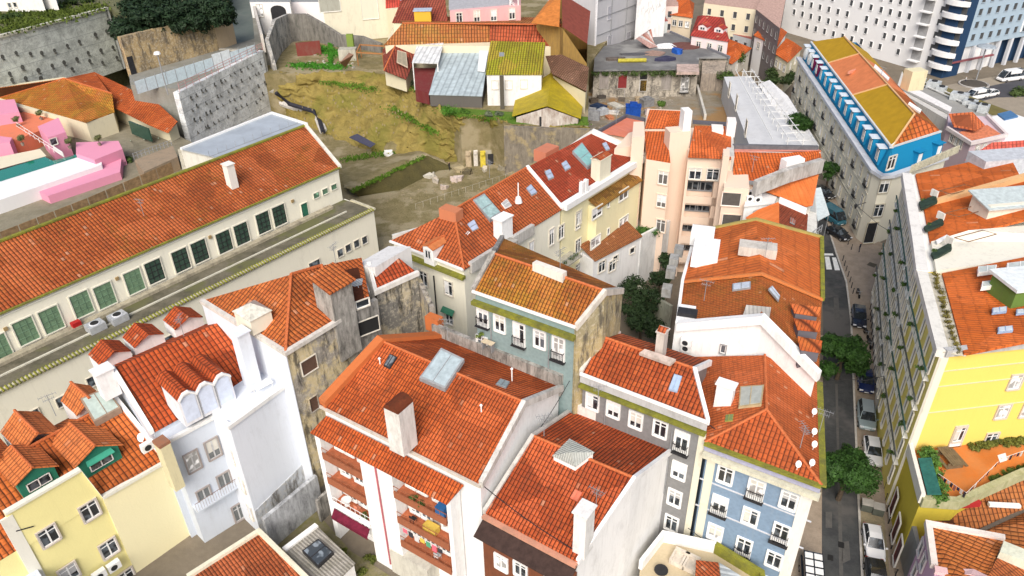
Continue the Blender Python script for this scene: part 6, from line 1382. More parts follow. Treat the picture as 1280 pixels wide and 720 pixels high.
b = house('maroon_roof_shed', 'low white shed with maroon roof behind the collapsed lean-to', [[(798, 28, 12), (835, 26, 12), (828, 15, 14), (798, 17, 14)]], [(798, 29, 12), (836, 27, 12), (832, 12, 12), (798, 14, 12)], 9, wall((.62, .66, .64), .4), plain((.3, .1, .09), .8, 0, .2))
b = house('graffiti_wall_house', 'whitewashed building with faint grey scrawl on its wall, right of the wrapped tower', [[(797, -8, 20), (834, -10, 20), (830, -30, 20), (797, -30, 20)]], [(797, -8, 20), (834, -10, 20), (830, -30, 20), (797, -30, 20)], 9, wall((.74, .74, .74), .4), GREY, oh=0)
fz = Facade(b, P(797, -8, 20), P(834, -10, 20), 0); rnd = random.Random(3); m = M()
for k in range(14): p = fz.pt(802 + k * 2, 12, .05) + ZV * rnd.uniform(-1, 1); m.tube([p, p + fz.d * rnd.uniform(-.6, .6) + ZV * rnd.uniform(.6, 1.5)], .07, 4)
m.build('scrawl', plain((.5, .5, .5), .8), b)
# courtyard junk in front of the flat-roof ruin
YJ = [((810, 143), (1.2, .8, 1.0), (.35, .3, .3)), ((782, 119), (2.2, 1.4, 1.8), (.4, .37, .35)), ((748, 137), (2.4, 2.0, .9), (.03, .05, .1)), ((760, 120), (.9, .7, 1.6), (.6, .58, .55)), ((753, 143), (1.8, 1.0, 1.2), (.42, .44, .46)), ((770, 133), (3, 1.6, .3), (.5, .48, .42)), ((791, 145), (2.6, 1.8, 2.4), (.01, .06, .3)), ((808, 132), (2.2, 1.6, 1.6), (.2, .2, .2)), ((762, 148), (1.6, 1.0, .4), (.5, .2, .1)), ((777, 126), (1.2, 1.2, .5), (.12, .1, .08)), ((742, 128), (1.5, 1, .8), (.1, .08, .06)), ((797, 126), (1.4, .9, .7), (.38, .3, .2)), ((767, 142), (1.8, .9, .5), (.55, .53, .5)), ((752, 123), (1.5, .7, .6), (.08, .07, .06)), ((818, 128), (1.3, 1.3, 1.0), (.3, .27, .22)), ((740, 150), (2.6, .5, 2.2), (.35, .36, .38))]
nmz = ['grey crate behind the peach house roof', 'cream armchair-like crate before the red boarded opening', 'dark blue low container in the ruin yard', 'pale upright box before the leftmost boarded opening', 'grey cabinet beside the dark blue container', 'pale slab in the middle of the ruin yard', 'bright blue covered skip in the ruin yard', 'dark machine right of the blue skip', 'orange plank pile near the grey cabinet', 'dark crate in the middle of the ruin yard', 'dark brown crate at the left edge of the ruin yard', 'tan crate left of the dark machine', 'light slab stack left of the blue skip', 'blackish crate at the foot of the ruin wall', 'grey-brown crate at the right of the yard', 'grey metal panel at the near left of the yard']
for k, ((x, y), (sx, sy, sz), c_) in enumerate(YJ):
    sx *= 1.2; sy *= 1.2; sz *= 1.25; p = P(x, y, 3); m = M(); d_ = Vector((math.cos(k), math.sin(k) * .5, 0)).normalized(); m.box(p, d_, sx, sy, sz * .75); m.box(p + ZV * sz * .75, d_, sx * 1.06, sy * 1.08, .1); m.box(p + ZV * (sz * .75 + .1), d_, sx * .5, sy * .6, sz * .2)
    tag(m.build('yard_junk', plain(c_, .7, 0, .3), None, p), nmz[k], 'yard junk', 'junk in the ruin yard')
rnd = random.Random(8); m = M()
for k in range(260):
    p = P(740 + rnd.random() * 100, 116 + rnd.random() * 45, 3); s_ = rnd.uniform(.12, .45); m.box(p - ZV * .05, Vector((math.cos(k), math.sin(k), 0)), s_, s_ * .6, s_ * .5)
o = m.build('rubble', wall((.42, .38, .32), .6)); o['kind'] = 'stuff'; tag(o, 'scattered rubble and broken stone over the ruin yard', 'rubble')
m = M(); a_, c_ = P(871, 112, 3), P(881, 150, 3); m.seg(a_, c_, .5, 2.8, 4.2); tag(m.build('yard_wall', wall((.6, .58, .52), .5), None, a_), 'low whitish yard wall running down from the derelict row', 'wall')
bush(P(826, 132, 3), 1.2, 'green weeds clump in the ruin yard', 'shrub', 'shrub', 600, .2, (.07, .15, .03), 150)
for k, (x, y) in enumerate(((912, 66), (920, 74), (905, 100))): bush(P(x, y, 6), 2.2, ['dark bush hanging over the right corner of the flat roof', 'second dark bush right of the flat roof corner', 'dark bush at the foot of the side ruin'][k], 'bush', 'wall_bush', 900, .28, (.04, .08, .02), 151 + k, group='bushes by the flat-roofed ruin')
rnd = random.Random(2); vs = M()
crl = empty('ivy', P(800, 90, 9), 'hanging ivy along the eaves of the derelict flat-roofed row', 'ivy'); crown('foliage', [(P(745 + k * 12, 91, 8.6), 1.4, .6) for k in range(11)], 2600, .2, leaf((.04, .08, .02)), crl, 9)
# grey netted building and white scaffold
b = empty('netted_building', P(950, 140, 0), 'long low building under grey netting and white scaffold poles', 'building')
q = [(902, 132), (907, 93), (938, 95), (1000, 180), (985, 200), (925, 190)]
A_, B_, C_, D_ = P(905, 96, 8), P(938, 95, 8), P(1003, 182, 8), P(938, 185, 8)
m = M(); m.prism([A_, B_, C_, D_], 0); m.build('netting', wall((.6, .61, .62), .45, (.35, .36, .38), .4), b)
for k in range(12):
    t_ = k / 11; p, q_ = B_.lerp(C_, t_), A_.lerp(D_, t_); m = M(); m.tube([p.lerp(q_, .35) + ZV * 1.0, p.lerp(q_, -.15) + ZV * 1.0], .07, 4); m.tube([p.lerp(q_, .3), p.lerp(q_, .3) + ZV * 1.6], .08, 4); m.tube([p, p + ZV * 1.6], .08, 4); m.build('scaffold_bay', plain((.72, .72, .7), .5), b)
for e_ in (.0, .3, .6): m = M(); m.tube([B_.lerp(A_, e_) + ZV * 1.5, C_.lerp(D_, e_) + ZV * 1.5], .09, 4); m.build('scaffold_rail', plain((.72, .72, .7), .5), b)
fz = Facade(b, A_, D_, 0); fz.win([(921, 128), (933, 160), (912, 112)], 's', 1.6, 3, pane=DARK)
blkw = empty('white_lean_building', P(985, 140, 0), 'low whitewashed shed roofs between the scaffold and the street tree', 'shed'); m = M(); m.prism([P(948, 105, 5), P(962, 100, 6.5), P(985, 120, 6), P(1024, 182, 4), P(1000, 186, 4)], 0); m.build('wall', wall((.74, .75, .76), .4), blkw)
# ------------------------------------------------------------------ 11 cream hipped house + yellow terrace row (back centre)
TC = tile((.5, .12, .035), (.38, .09, .03), (.36, .22, .03), .22, .42, .5, .7); TG = tile((.42, .07, .03), (.3, .045, .02), (.25, .15, .04), .05, .42, .5, .72)
CREAM = wall((.82, .79, .66), .3, (.35, .32, .22)); YEL = wall((.84, .78, .5), .25, (.4, .36, .2))
W_, S_, E1, E2 = P(488, 301, 17), P(580, 337, 17), P(706, 262, 17), P(808, 196, 17)
ap, m1, m2 = P(567, 262, 20.6), P(659, 209, 20.6), P(741, 166, 20.6)
u = XY(E2 - S_, 0).normalized(); no = tocam(perp(u), S_); bk = -no
E1 = S_ + u * (E1 - S_).dot(u); E2 = S_ + u * (E2 - S_).dot(u)
Bw, B1_, B2_ = XY(ap, 17) + bk * 4 - u * 1, XY(m1, 17) + bk * 4, XY(m2, 17) + bk * 4
b = building('cream_hipped_house', 'cream house with red hipped roof, orange dormer and glazed skylight behind the teal house', S_)
body(b, [W_, S_, E1, m1, B1_, Bw], 0, CREAM, .2)
roof(b, [[W_, S_, ap], [S_, E1, m1, ap], [W_, ap, Bw], [ap, m1, B1_, Bw]], TC)
ridge(b, [(S_ + ZV * .05, ap + ZV * .05), (ap + ZV * .05, m1 + ZV * .05)], RT)
uw = XY(S_ - W_, 0).normalized(); nw = tocam(perp(uw), W_)
m = M(); m.beam([W_ + nw * .1, S_ + nw * .1 - ZV * .0], .25, .1, .12); m.build('gutter', WHITE, b); m = M(); m.beam([W_ + nw * .1 - ZV * 1.0, S_ + nw * .1 - ZV * 1.0], .6, .12, .25); m.build('cornice', MOSSY, b)
coping(b, [S_ + ZV * .1 + u, E1 - u * 6 + ZV * .1], wall((.62, .6, .56), .75), .5, .3, 1.0, 'firewall')
coping(b, [W_ - nw * .4 + ZV * .1, Bw + bk * 0 + ZV * .1, B1_ + ZV * .1], wall((.66, .65, .6), .5), .35, .5, .6, 'rear_parapet')
f = Facade(b, W_, S_, .2); f.win([(530, 348), (561, 360)], 'w', 1.15, 1.8); f.win([(562, 397), (533, 386)], 'w', 1.1, 1.7)
m = M(); q = f.pt(561, 388, .3); m.slab([q - f.d * .9 + ZV * .3, q + f.d * .9 + ZV * .3, q + f.d * .9 + nw * .5 - ZV * .2, q - f.d * .9 + nw * .5 - ZV * .2], .05); m.build('awning', plain((.04, .16, .1), .7), b)
p = f.pt(542, 345, .1); pipe(b, [p, XY(p, 8)], .09, DARK)
m = M(); c = W_ + uw * 1.0 + nw * .5; m.prism([XY(c, 15.2), XY(c, 15.2) + uw * 4, XY(c, 15.2) + uw * 4 + nw * .7, XY(c, 15.2) + nw * .7], 15); m.build('balcony_slab', wall((.6, .58, .5), .5), b)
pw = (W_, (S_ - W_).cross(ap - W_).normalized()); pe = (S_, (E1 - S_).cross(m1 - S_).normalized())
c = hit(536, 325, pw[0], pw[1]); dormer(b, c, uw, 1.5, 3.6, 1.5, .3, WHITE, plain((.5, .17, .06), .8, 0, .2), ww=.8, wh=1.1, oh=.1)
c = hit(564, 268, pw[0], pw[1]); m = M(); m.box(XY(c, 19.6), DA, 2.4, 1.4, 1.4); m.build('chimney', wall((.55, .2, .1), .3), b)
WG = plain((.3, .42, .42), .1, 0, .3, name='greenhouse_glass')
skylight(b, pe, [(590, 252), (611, 277), (625, 268), (604, 244)], .35, GREY, WG); skylight(b, pe, [(583, 281), (590, 290), (598, 286), (592, 275)], .15, GREY, plain((.4, .45, .6), .1)); skylight(b, pe, [(626, 255), (631, 261), (639, 257), (633, 249)], .12, WHITE, plain((.4, .4, .4), .2))
skylight(b, pe, [(657, 236), (664, 245), (671, 241), (663, 231)], .15, GREY, plain((.35, .42, .55), .1)); skylight(b, pe, [(579, 292), (584, 295), (588, 291), (582, 288)], .08, WHITE, WHITE)
chimney(b, 629, 291, 18.0, 1.9, 1.3, 2.0, u, WH1, 'slab', down=2); m = M(); c = P(636, 308, 17); m.box(c - ZV * 4, u, 2.0, 1.2, 4.6); m.build('stair_head', wall((.6, .58, .54), .9), b)
c = hit(648, 253, *pe); m = M(); m.lathe(c, [(.5, 0), (.3, .7), (.08, .9), (.07, 2.6)], 8); m.build('vent_cowl', WHITE, b)
f = Facade(b, S_, E1, .2); f.win([(664, 312), (689, 296), (722, 276)], 'w', .9, 2.2)

b = building('yellow_row_house', 'pale yellow house with dark red roof, broad white parapet and covered rear balconies', E1)
body(b, [E1, E2, m2, B2_, B1_, m1], 0, YEL, .2); roof(b, [[E1, E2, m2, m1], [m1, m2, B2_, B1_]], TG)
coping(b, [m1 + ZV * .12, E1 + ZV * .12], WHITE, .45, .15, .3, 'verge'); coping(b, [E1 + ZV * .15 + u * .3, E2 + ZV * .15], wall((.8, .8, .78), .15), 1.0, .35, .45, 'parapet'); coping(b, [E2 + ZV * .15, m2 + ZV * .15, B2_ + ZV * .15, B1_ + ZV * .15], wall((.78, .77, .74), .2), .7, .35, .5, 'parapet')
f = Facade(b, S_, E2, .2, wall((.66, .62, .5), .3)); pe2 = (E1, (E2 - E1).cross(m2 - E1).normalized())
skylight(b, pe2, [(714, 191), (733, 211), (744, 204), (726, 180)], .35, GREY, plain((.22, .42, .42), .1)); skylight(b, pe2, [(680, 215), (685, 225), (692, 222), (687, 212)], .15, GREY, plain((.35, .42, .55), .1)); skylight(b, pe2, [(701, 205), (706, 214), (713, 210), (707, 201)], .15, GREY, plain((.35, .42, .55), .1)); skylight(b, pe2, [(752, 180), (757, 189), (762, 187), (757, 178)], .15, GREY, plain((.35, .42, .55), .1))
chimney(b, 751, 213, 18.5, 2.6, 1.4, 1.9, u, wall((.74, .7, .55), .3), 'tile', down=1.5); m = M()
c = P(727, 240, 17.8); m.box(c - ZV, u, .5, .5, 2.4); m.box(c + u * .9 - ZV, u, .5, .5, 2.4); m.build('chimney_stack', WH1, b)
m = M(); c = P(683, 190, 19.8); m.box(c - ZV, u, 3.0, 2, 1.6); m.build('roof_shed', wall((.55, .2, .12), .3), b)
OT = tile((.36, .18, .04), (.26, .12, .03), (.3, .22, .03), .5, .3, 5, .6)
def bay(px0, px1, top, depth, roof_drop, nwin, nm):   # projecting bay with its own small roof
    a_, c_ = f.pt(*px0), f.pt(*px1); d_ = f.n; m = M(); zt_ = max(a_.z, c_.z); m.prism([XY(a_, zt_), XY(c_, zt_), XY(c_, zt_) + d_ * depth, XY(a_, zt_) + d_ * depth], 0); m.build('bay', YEL, b)
    m = M(); m.slab([XY(a_, zt_ + roof_drop) - f.d * .2, XY(c_, zt_ + roof_drop) + f.d * .2, XY(c_, zt_) + d_ * (depth + .3) + f.d * .2, XY(a_, zt_) + d_ * (depth + .3) - f.d * .2], .12); m.build('bay_roof', OT, b)
    return a_, c_, zt_
a_, c_, zt_ = bay((736, 262), (790, 222), 0, 1.3, .9, 0, '')
fb = Facade(b, a_ + f.n * 1.3, c_ + f.n * 1.3, 0, wall((.7, .68, .6), .3))
fb.win([(746, 265), (779, 243), (744, 302), (779, 277)], 'w', 2.2, 1.4); fb.win([(760, 255), (760, 289)], 's', .5, .9)
f.win([(723, 272), (722, 307), (795, 227), (792, 258), (722, 337), (701, 290)], 'w', 1.1, 1.9)
# wall of lower white extension with tile roof and plants on its terrace
q = [P(748, 322, 8.4), P(801, 294, 8.4)]; m = M(); dd = XY(q[1] - q[0], 0).normalized(); nn_ = tocam(perp(dd), q[0]); A_, B_ = q[0] - dd * 1, q[1]
m.prism([A_, B_, B_ - nn_ * 6, A_ - nn_ * 6], 0); m.build('white_extension', WH1, b); m = M(); m.slab([A_ + nn_ * .3, B_ + nn_ * .3, B_ - nn_ * 2.6 + ZV * 1.3, A_ - nn_ * 2.6 + ZV * 1.3], .12); m.build('extension_roof', tile((.36, .14, .05), (.28, .1, .04), (.2, .15, .04), .3, .3, .5, .6), b)
fe = Facade(b, A_, B_, 0); fe.win([(752, 333), (765, 332)], 'w', 1.3, 1.6); fe.win([(790, 313), (769, 323)], 's', 1.0, .9)
GW = wall((.74, .75, .74), .6, (.3, .3, .29)); m = M(); E_ = B_ + dd * 6.5; m.seg(B_, E_, .35, 0, 8.4); m.seg(E_, E_ - nn_ * 5, .35, 0, 8.2); m.build('terrace_wall', GW, b); m = M(); m.prism([XY(p, 7.3) for p in (B_, E_, E_ - nn_ * 5, B_ - nn_ * 5)], 0); m.build('terrace_floor', wall((.4, .38, .34), .6), b)
for k, (x, y) in enumerate(((806, 290), (815, 284), (823, 282), (812, 291))): bush(P(x, y, 7.4), 1.2, 'green bush on the white terrace beside the yellow house, %s' % ['left', 'back', 'right', 'front'][k], 'shrub', 'terrace_shrub', 700, .17, (.035, .1, .02), 200 + k, group='bushes on the white terrace')
# balcony with plants / laundry
q = f.pt(700, 322, 0); m = M(); m.prism([q - f.d * 3.2, q + f.d * 2.2, q + f.d * 2.2 + f.n * 2.0, q - f.d * 3.2 + f.n * 2.0], q.z - .2); m.build('balcony_slab', wall((.5, .48, .4), .7), b)
m = M()
for k in range(14): p = q - f.d * 3.2 + f.d * (5.4 * k / 13) + f.n * 1.95; m.tube([p, p + ZV * 1], .03, 4)
m.tube([q - f.d * 3.2 + f.n * 1.95 + ZV, q + f.d * 2.2 + f.n * 1.95 + ZV], .04, 4); m.build('balcony_railing', GREY, b)
for k, s_ in enumerate((-2.6, -1, .6, 1.6)): bush(q + f.d * s_ + f.n * 1.4, .5, 'plant %s on the yellow house balcony' % ['at the left end', 'second from the left', 'third from the left', 'at the right end'][k], 'plant', 'balcony_plant', 200, .1, (.06, .1, .03), 210 + k, group='plants on the yellow house balcony')
q = fb.pt(782, 290, .6); t = thing('washing_line', 'dark laundry hanging at the rear balcony of the yellow house', 'laundry', q)
for k in range(6): m = M(); a_ = q + f.d * (k * .5 - 1.4); m.beam([a_, a_ + f.d * .36], .04, 0, .8); m.build('garment', plain([(.05, .05, .09), (.3, .05, .1), (.1, .1, .3), (.04, .04, .05), (.2, .2, .22), (.35, .1, .12)][k], .8), t)
# courtyard: trees + wall
for k, (x, y, z, r) in enumerate(((792, 385, 0, 3.0), (808, 405, 0, 3.0), (822, 372, 0, 2.4), (800, 430, 0, 2.6), (832, 350, 0, 1.8), (838, 325, 0, 1.8), (790, 412, 0, 2.4), (820, 440, 0, 2.2))):
    tree(P(x, y, z), 3.2 + r * .8, r * .85, 'dark leafy tree in the narrow courtyard, %s' % ['nearest the teal gable top', 'in the middle', 'beside the white terrace wall', 'just above the grey house chimney', 'under the rear balconies of the orange-roofed house', 'close to the peach building', 'behind the teal gable', 'nearest the white annex'][k], 'tree', 'courtyard_tree', 2600, .19, (.02, .045, .018), 220 + k, .8, 'trees in the courtyard')
m = M(); m.seg(P(796, 372, 2), P(838, 398, 2), .4, 0, 4.0); tag(m.build('garden_wall', wall((.45, .46, .36), .7), None, P(810, 385, 0)), 'mossy garden wall crossing the dark courtyard', 'wall')

# ------------------------------------------------------------------ 12 peach building
PE = wall((.8, .63, .5), .12, (.5, .36, .26), .15, 'peach_plaster'); b = empty('peach_block', P(880, 300, 0), 'tall peach coloured block with stepped towers, loggias and bright orange roofs', 'building')
OP = tile((.66, .15, .035), (.58, .12, .03), (.5, .3, .05), .0, .4, .45, .5)
def blk2(root, pts, z1, mat, z0=0, nm='wall'): m = M(); m.prism([P(x, y, z1) for x, y in pts], z0); return m.build(nm, mat, root)
A_, B_ = P(860, 196, 19), P(916, 199, 19); d_ = XY(B_ - A_, 0).normalized(); n_ = tocam(perp(d_), A_); C_ = B_ - n_ * 11; D_ = A_ - n_ * 11
m = M(); m.prism([A_ + n_ * -1.4, B_ - n_ * 1.4, C_, D_], 0); m.build('wall', PE, b)
fp = Facade(b, A_, B_, 0); L = (B_ - A_).length
m = M(); m.prism([A_, B_, B_ - n_ * 1.5, A_ - n_ * 1.5], 15.6); m.build('upper_wall', PE, b)
for s0, s1 in ((0, .06), (.66, .78)): m = M(); m.prism([XY(A_ + d_ * L * s0, 15.6), XY(A_ + d_ * L * s1, 15.6), XY(A_ + d_ * L * s1, 15.6) - n_ * 1.5, XY(A_ + d_ * L * s0, 15.6) - n_ * 1.5], 0); m.build('pier', PE, b)
for z_ in (13.2, 10.0, 6.8, 3.6): m = M(); m.prism([XY(A_ + d_ * L * .06, z_), XY(A_ + d_ * L * .98, z_), XY(A_ + d_ * L * .98, z_) - n_ * .2, XY(A_ + d_ * L * .06, z_) - n_ * .2], z_ - 1.35); m.prism([XY(A_ + d_ * L * .06, z_ - 1.1), XY(B_, z_ - 1.1), XY(B_, z_ - 1.1) - n_ * 1.5, XY(A_ + d_ * L * .06, z_ - 1.1) - n_ * 1.5], z_ - 1.35); m.build('loggia_parapet', PE, b)
fp.win([(869, 217), (891, 218)], 'w', 1.6, 1.6); fp2 = Facade(b, A_, B_, 1.4, GREY, GREY)
for z_ in (14.2, 11.0, 7.8, 4.6):
    for s_ in (.18, .34, .52): fp2.at(XY(A_ + d_ * L * s_ - n_ * 1.4, z_), 's', 1.7, 1.3)
roof(b, [[P(860, 196, 19.3), P(906, 198, 19.3), P(868, 157, 20.8)], [P(906, 198, 19.3), P(914, 199, 19.3), P(914, 158, 19.6), P(868, 157, 20.8)]], OP)
m = M(); m.prism([P(907, 194, 19.4), P(918, 196, 19.4), P(916, 156, 19.4), P(909, 156, 19.4)], 17); m.build('party_wall', wall((.62, .6, .56), .5), b)
blk2(b, [(904, 194), (912, 196), (912, 186), (904, 186)], 21, PE, 0, 'tower'); m = M(); c = P(912, 168, 19.4); m.box(c, d_, 1.2, 2.0, 2.2); m.box(c - d_ * 1.8, d_, 1.6, 2.2, 1.0); m.build('chimney', wall((.8, .76, .72), .1), b)
# left stair tower and wing
T0_, T1_ = P(838, 166, 21.5), P(864, 164, 21.5); dt = XY(T1_ - T0_, 0).normalized(); nt_ = tocam(perp(dt), T0_)
m = M(); m.prism([T0_, T1_, T1_ - nt_ * 2.2, T0_ - nt_ * 2.2], 0); m.build('stair_tower', PE, b)
m = M(); c = T1_ - nt_ * 1.0; m.box(XY(c, 21.5) - dt * .6, dt, 1.1, 1.6, 2.8); m.build('chimney', WH1, b)
A3, B3 = P(808, 198, 18.5), P(838, 203, 18.5); C3, D3 = P(834, 164, 19.8), P(806, 164, 19.8); m = M(); m.prism([XY(A3, 18.4), XY(B3, 18.4), XY(C3, 18.4), XY(D3, 18.4)], 0); m.build('west_wing', PE, b); roof(b, [[A3, B3, C3, D3]], OP)
f3 = Facade(b, A3, B3, 0, PE); f3.win([(829, 222), (827, 251), (826, 282)], 'w', 1.3, 1.9, pane=plain((.14, .13, .12), .5))
A4, B4 = P(806, 160, 19.2), P(860, 160, 19.2); roof(b, [[A4, P(834, 160, 19.2), P(835, 138, 21), P(812, 137, 20.6)], [P(834, 160, 19.2), B4, P(860, 139, 20), P(835, 138, 21)]], OP); m = M(); m.prism([XY(A4, 19), XY(B4, 19), XY(P(862, 138, 19), 19), XY(P(809, 136, 19), 19)], 0); m.build('rear_wing', PE, b)
blk2(b, [(790, 172), (806, 170), (805, 152), (792, 152)], 21.2, PE, 0, 'tower'); blk2(b, [(768, 186), (795, 182), (806, 160), (786, 166)], 19.2, PE, 0, 'parapet_wall')
roof(b, [[P(748, 165, 19), P(790, 172, 19), P(806, 150, 19), P(783, 145, 19)]], membrane((.6, .18, .1), (.58, .2, .14), .0, .2)); blk2(b, [(748, 165), (790, 172), (806, 150), (783, 145)], 18.8, PE, 0, 'flat_wing')
m = M(); m.beam([P(746, 166, 19.2), P(783, 145, 19.2), P(806, 150, 19.2)], .35, .25, .3); m.beam([P(866, 152, 19.6), P(912, 155, 19.6)], .35, .2, .3); m.build('flashing', plain((.1, .1, .12), .5), b)
# right lower stair block
blk2(b, [(905, 234), (937, 236), (934, 205), (905, 203)], 17.4, PE, 0, 'east_wing'); fr_ = Facade(b, P(905, 234, 17.4), P(937, 236, 17.4), 0); fr_.win([(914, 249), (914, 276)], 's', 2.4, 1.9, pane=plain((.1, .09, .08), .6), fr=PE)
chimney(b, 853, 160, 20, .8, .8, 2.2, d_, WH1, None, down=1)

# ------------------------------------------------------------------ 13 small houses between the peach block and the street
b = building('orange_tiled_house', 'bright orange tiled roof with grey firewall next to the peach block', P(970, 210, 17)); q = [P(916, 226, 17), P(948, 228, 17), P(1027, 200, 17), P(1026, 188, 18.3), P(918, 190, 19)]
OT2 = tile((.66, .15, .03), (.58, .12, .03), (.5, .3, .05), .0, .42, .45, .55)
body(b, q, 0, PE, .2); roof(b, [[q[0], q[1], P(985, 191, 18.8), q[4]], [q[1], q[2], q[3], P(985, 191, 18.8)]], OT2); roof(b, [[P(918, 189, 19), P(1026, 188, 18.2), P(1018, 184, 18), P(918, 184, 18.8)]], plain((.66, .26, .2), .7), name='pink_strip')
m = M(); m.beam([P(916, 183, 19.2), P(1022, 185, 18.4)], .5, .3, .6); m.build('rear_parapet', plain((.13, .13, .14), .8, 0, .2), b); m = M(); m.beam([P(944, 230, 18.2), P(985, 214, 19.2), P(1027, 202, 18.6)], .8, .4, 1.5); m.build('firewall', wall((.6, .58, .55), .8), b)
m = M(); c = P(990, 205, 19); m.box(c - ZV, Vector((.9, .3, 0)), 2.8, 1.3, 1.8); m.build('chimney', WH1, b); coping(b, [q[0], q[1]], GREY, .4, .1, .3, 'gutter')
b = house('corrugated_orange_house', 'low orange ribbed roof below the grey firewall', [[(940, 232, 16.4), (984, 214, 17.6), (1024, 215, 17), (1016, 256, 15.6), (1008, 258, 15.4)]], [(940, 234, 16), (984, 216, 16), (1024, 216, 16), (1016, 256, 15.2), (1008, 259, 15)], 0, wall((.7, .66, .6), .5), membrane((.6, .15, .035), (.66, .2, .06), .05, .8, step=.7))
b = house('dark_red_roof_house', 'small dark red roof with a roof window by the parked cars', [([(974, 292, 16.2), (1008, 298, 15.6), (1010, 268, 15.8), (974, 250, 17)], tile((.34, .07, .03), (.24, .05, .02), (.3, .15, .05), .1, .36, .5, .7)), ([(932, 272, 16), (974, 292, 16.2), (974, 252, 17), (948, 262, 16.6)], membrane((.6, .15, .035), (.66, .2, .06), .05, .2))], [(932, 284, 15.4), (974, 296, 15.6), (1008, 298, 15.2), (1010, 264, 15.2), (974, 250, 15.6), (940, 262, 15.6)], 0, wall((.66, .62, .56), .6), OT2)
m = M(); m.beam([P(974, 250, 17.2), P(1008, 264, 16.2)], .7, .3, .5); m.build('white_verge', WH1, b); skylight(b, (P(974, 292, 16.2), (P(1008, 298, 15.6) - P(974, 292, 16.2)).cross(P(974, 250, 17) - P(974, 292, 16.2)).normalized()), [(987, 278), (993, 281), (994, 276), (988, 272)], .1, GREY, plain((.3, .12, .08), .4))
b = house('white_wall_annex', 'white annex wall with four cooling units beside the peach block', [([(930, 258, 15.6), (968, 254, 15.6), (972, 244, 15.6), (936, 236, 15.8)], wall((.8, .79, .76), .2))], [(930, 258, 15.5), (968, 254, 15.5), (972, 244, 15.5), (936, 236, 15.5)], 0, WH1, WH1, oh=.05)
for k, (x, y) in enumerate(((937, 244), (947, 244), (937, 251), (947, 252))): ac_unit(b, P(x, y, 15.7), Vector((1, .1, 0)).normalized(), s=.95)
fence_run('roof_railing', 'grey railing above the street beside the dark red roof', P(1012, 300, 15), P(1026, 290, 15), 1.0, GREY, 4)
b = house('street_annex', 'narrow grey-white street house with flat roof between the small roofs and the van', [([(1008, 262, 14), (1020, 265, 14), (1018, 232, 14), (1010, 230, 14)], plain((.4, .42, .42), .7))], [(1008, 298, 14), (1022, 300, 14), (1020, 234, 14), (1010, 230, 14)], 0, wall((.7, .7, .66), .5), GREY, oh=0)

# ------------------------------------------------------------------ 14 mansard building
b = empty('mansard_block', P(1070, 291, 0), 'long cream corner block with bright blue mansard floor and ochre and salmon roof', 'building')
MC = wall((.8, .76, .62), .15, (.45, .42, .32), .3); BL = wall((.01, .22, .42), .12, (.0, .15, .3), .3, 'blue_paint')
zc = 11.8
L0, L1 = P(998, 72, zc), P(1092, 213, zc); dl = XY(L1 - L0, 0).normalized(); nl = Vector((-1, 0, 0)); nl = perp(dl) if perp(dl).x < 0 else -perp(dl)
R1_, = (P(1183, 196, zc),); c1 = P(1103, 220, zc); c2 = P(1116, 219, zc)
L0 = L0 - dl * 0; RR0 = P(1085, 60, zc); ring = [L0, L1, c1, c2, R1_, XY(R1_, zc) + (L0 - L1) * .9]
body(b, ring, 0, MC, .0, drop=0)
m = M(); m.beam([p + ZV * .05 for p in ring[:5]], .9, .15, .35); m.build('cornice', wall((.62, .64, .68), .3), b)
ri = inset_ring(ring, .7); rt = inset_ring(ring, 1.6); zt_ = 15.6; m = M(); n_ = len(ring)
for i in range(n_):
    j = (i + 1) % n_; m.face([XY(ri[i], zc), XY(ri[j], zc), XY(rt[j], zt_), XY(rt[i], zt_)])
m.build('mansard', BL, b)
OC = plain((.42, .25, .015), .75, 0, .12, name='ochre_roof', scale=.8); SA = plain((.62, .2, .08), .75, 0, .12, name='salmon_roof', scale=.8); ORG = tile((.5, .12, .03), (.4, .09, .02), (.42, .26, .02), .45, 1.0, .8, .5)
e0, e1, e2, e3 = XY(rt[0], zt_), XY(rt[1], zt_), XY(rt[3], zt_), XY(rt[4], zt_); h0, h3 = P(1055, 46, 18.6), P(1143, 143, 18.6); e1b = XY(rt[2], zt_)
def al(a_, c_, t_): return a_.lerp(c_, t_)
t1_, t2_ = .27, .60; r1_, r2_ = al(h0, h3, .27), al(h0, h3, .68); back0, back3 = XY(h0, zt_) - nl * 5.2, e3
bk1_, bk2_ = al(back0, back3, .27), al(back0, back3, .62)
m = M(); roof(b, [[e0, al(e0, e1, t1_), r1_, h0], [back0, bk1_, r1_, h0]], OC, name='ochre_roof'); roof(b, [[al(e0, e1, t1_), al(e0, e1, t2_), r2_, r1_], [bk1_, bk2_, r2_, r1_]], SA, name='salmon_roof')
roof(b, [[al(e0, e1, t2_), e1, e1b, h3, r2_]], OC, name='ochre_roof'); roof(b, [[bk2_, e3, h3, r2_], [e1b, e2, e3, h3]], ORG, name='tiled_hip')
m = M(); m.beam([e0 + ZV * .05, e1 + ZV * .05, e1b + ZV * .05, e2 + ZV * .05, e3 + ZV * .05], .3, .12, .15); m.build('roof_edge', wall((.6, .62, .62), .3), b)
m = M(); m.beam([al(e0, e1, t1_) + ZV * .1, r1_ + ZV * .1], .3, .1, .15); m.beam([al(e0, e1, t2_) + ZV * .1, r2_ + ZV * .1], .3, .1, .15); m.beam([h0 + ZV * .1, h3 + ZV * .1, e1b + ZV * .1], .25, .08, .1); m.build('roof_seams', wall((.66, .4, .2), .2), b)
m = M(); m.slab([e1 + ZV * .25, e1b + ZV * .25, e2 + ZV * .25, al(e1b, h3, .12) + ZV * .25], .1); m.build('white_patch', WHITE, b)
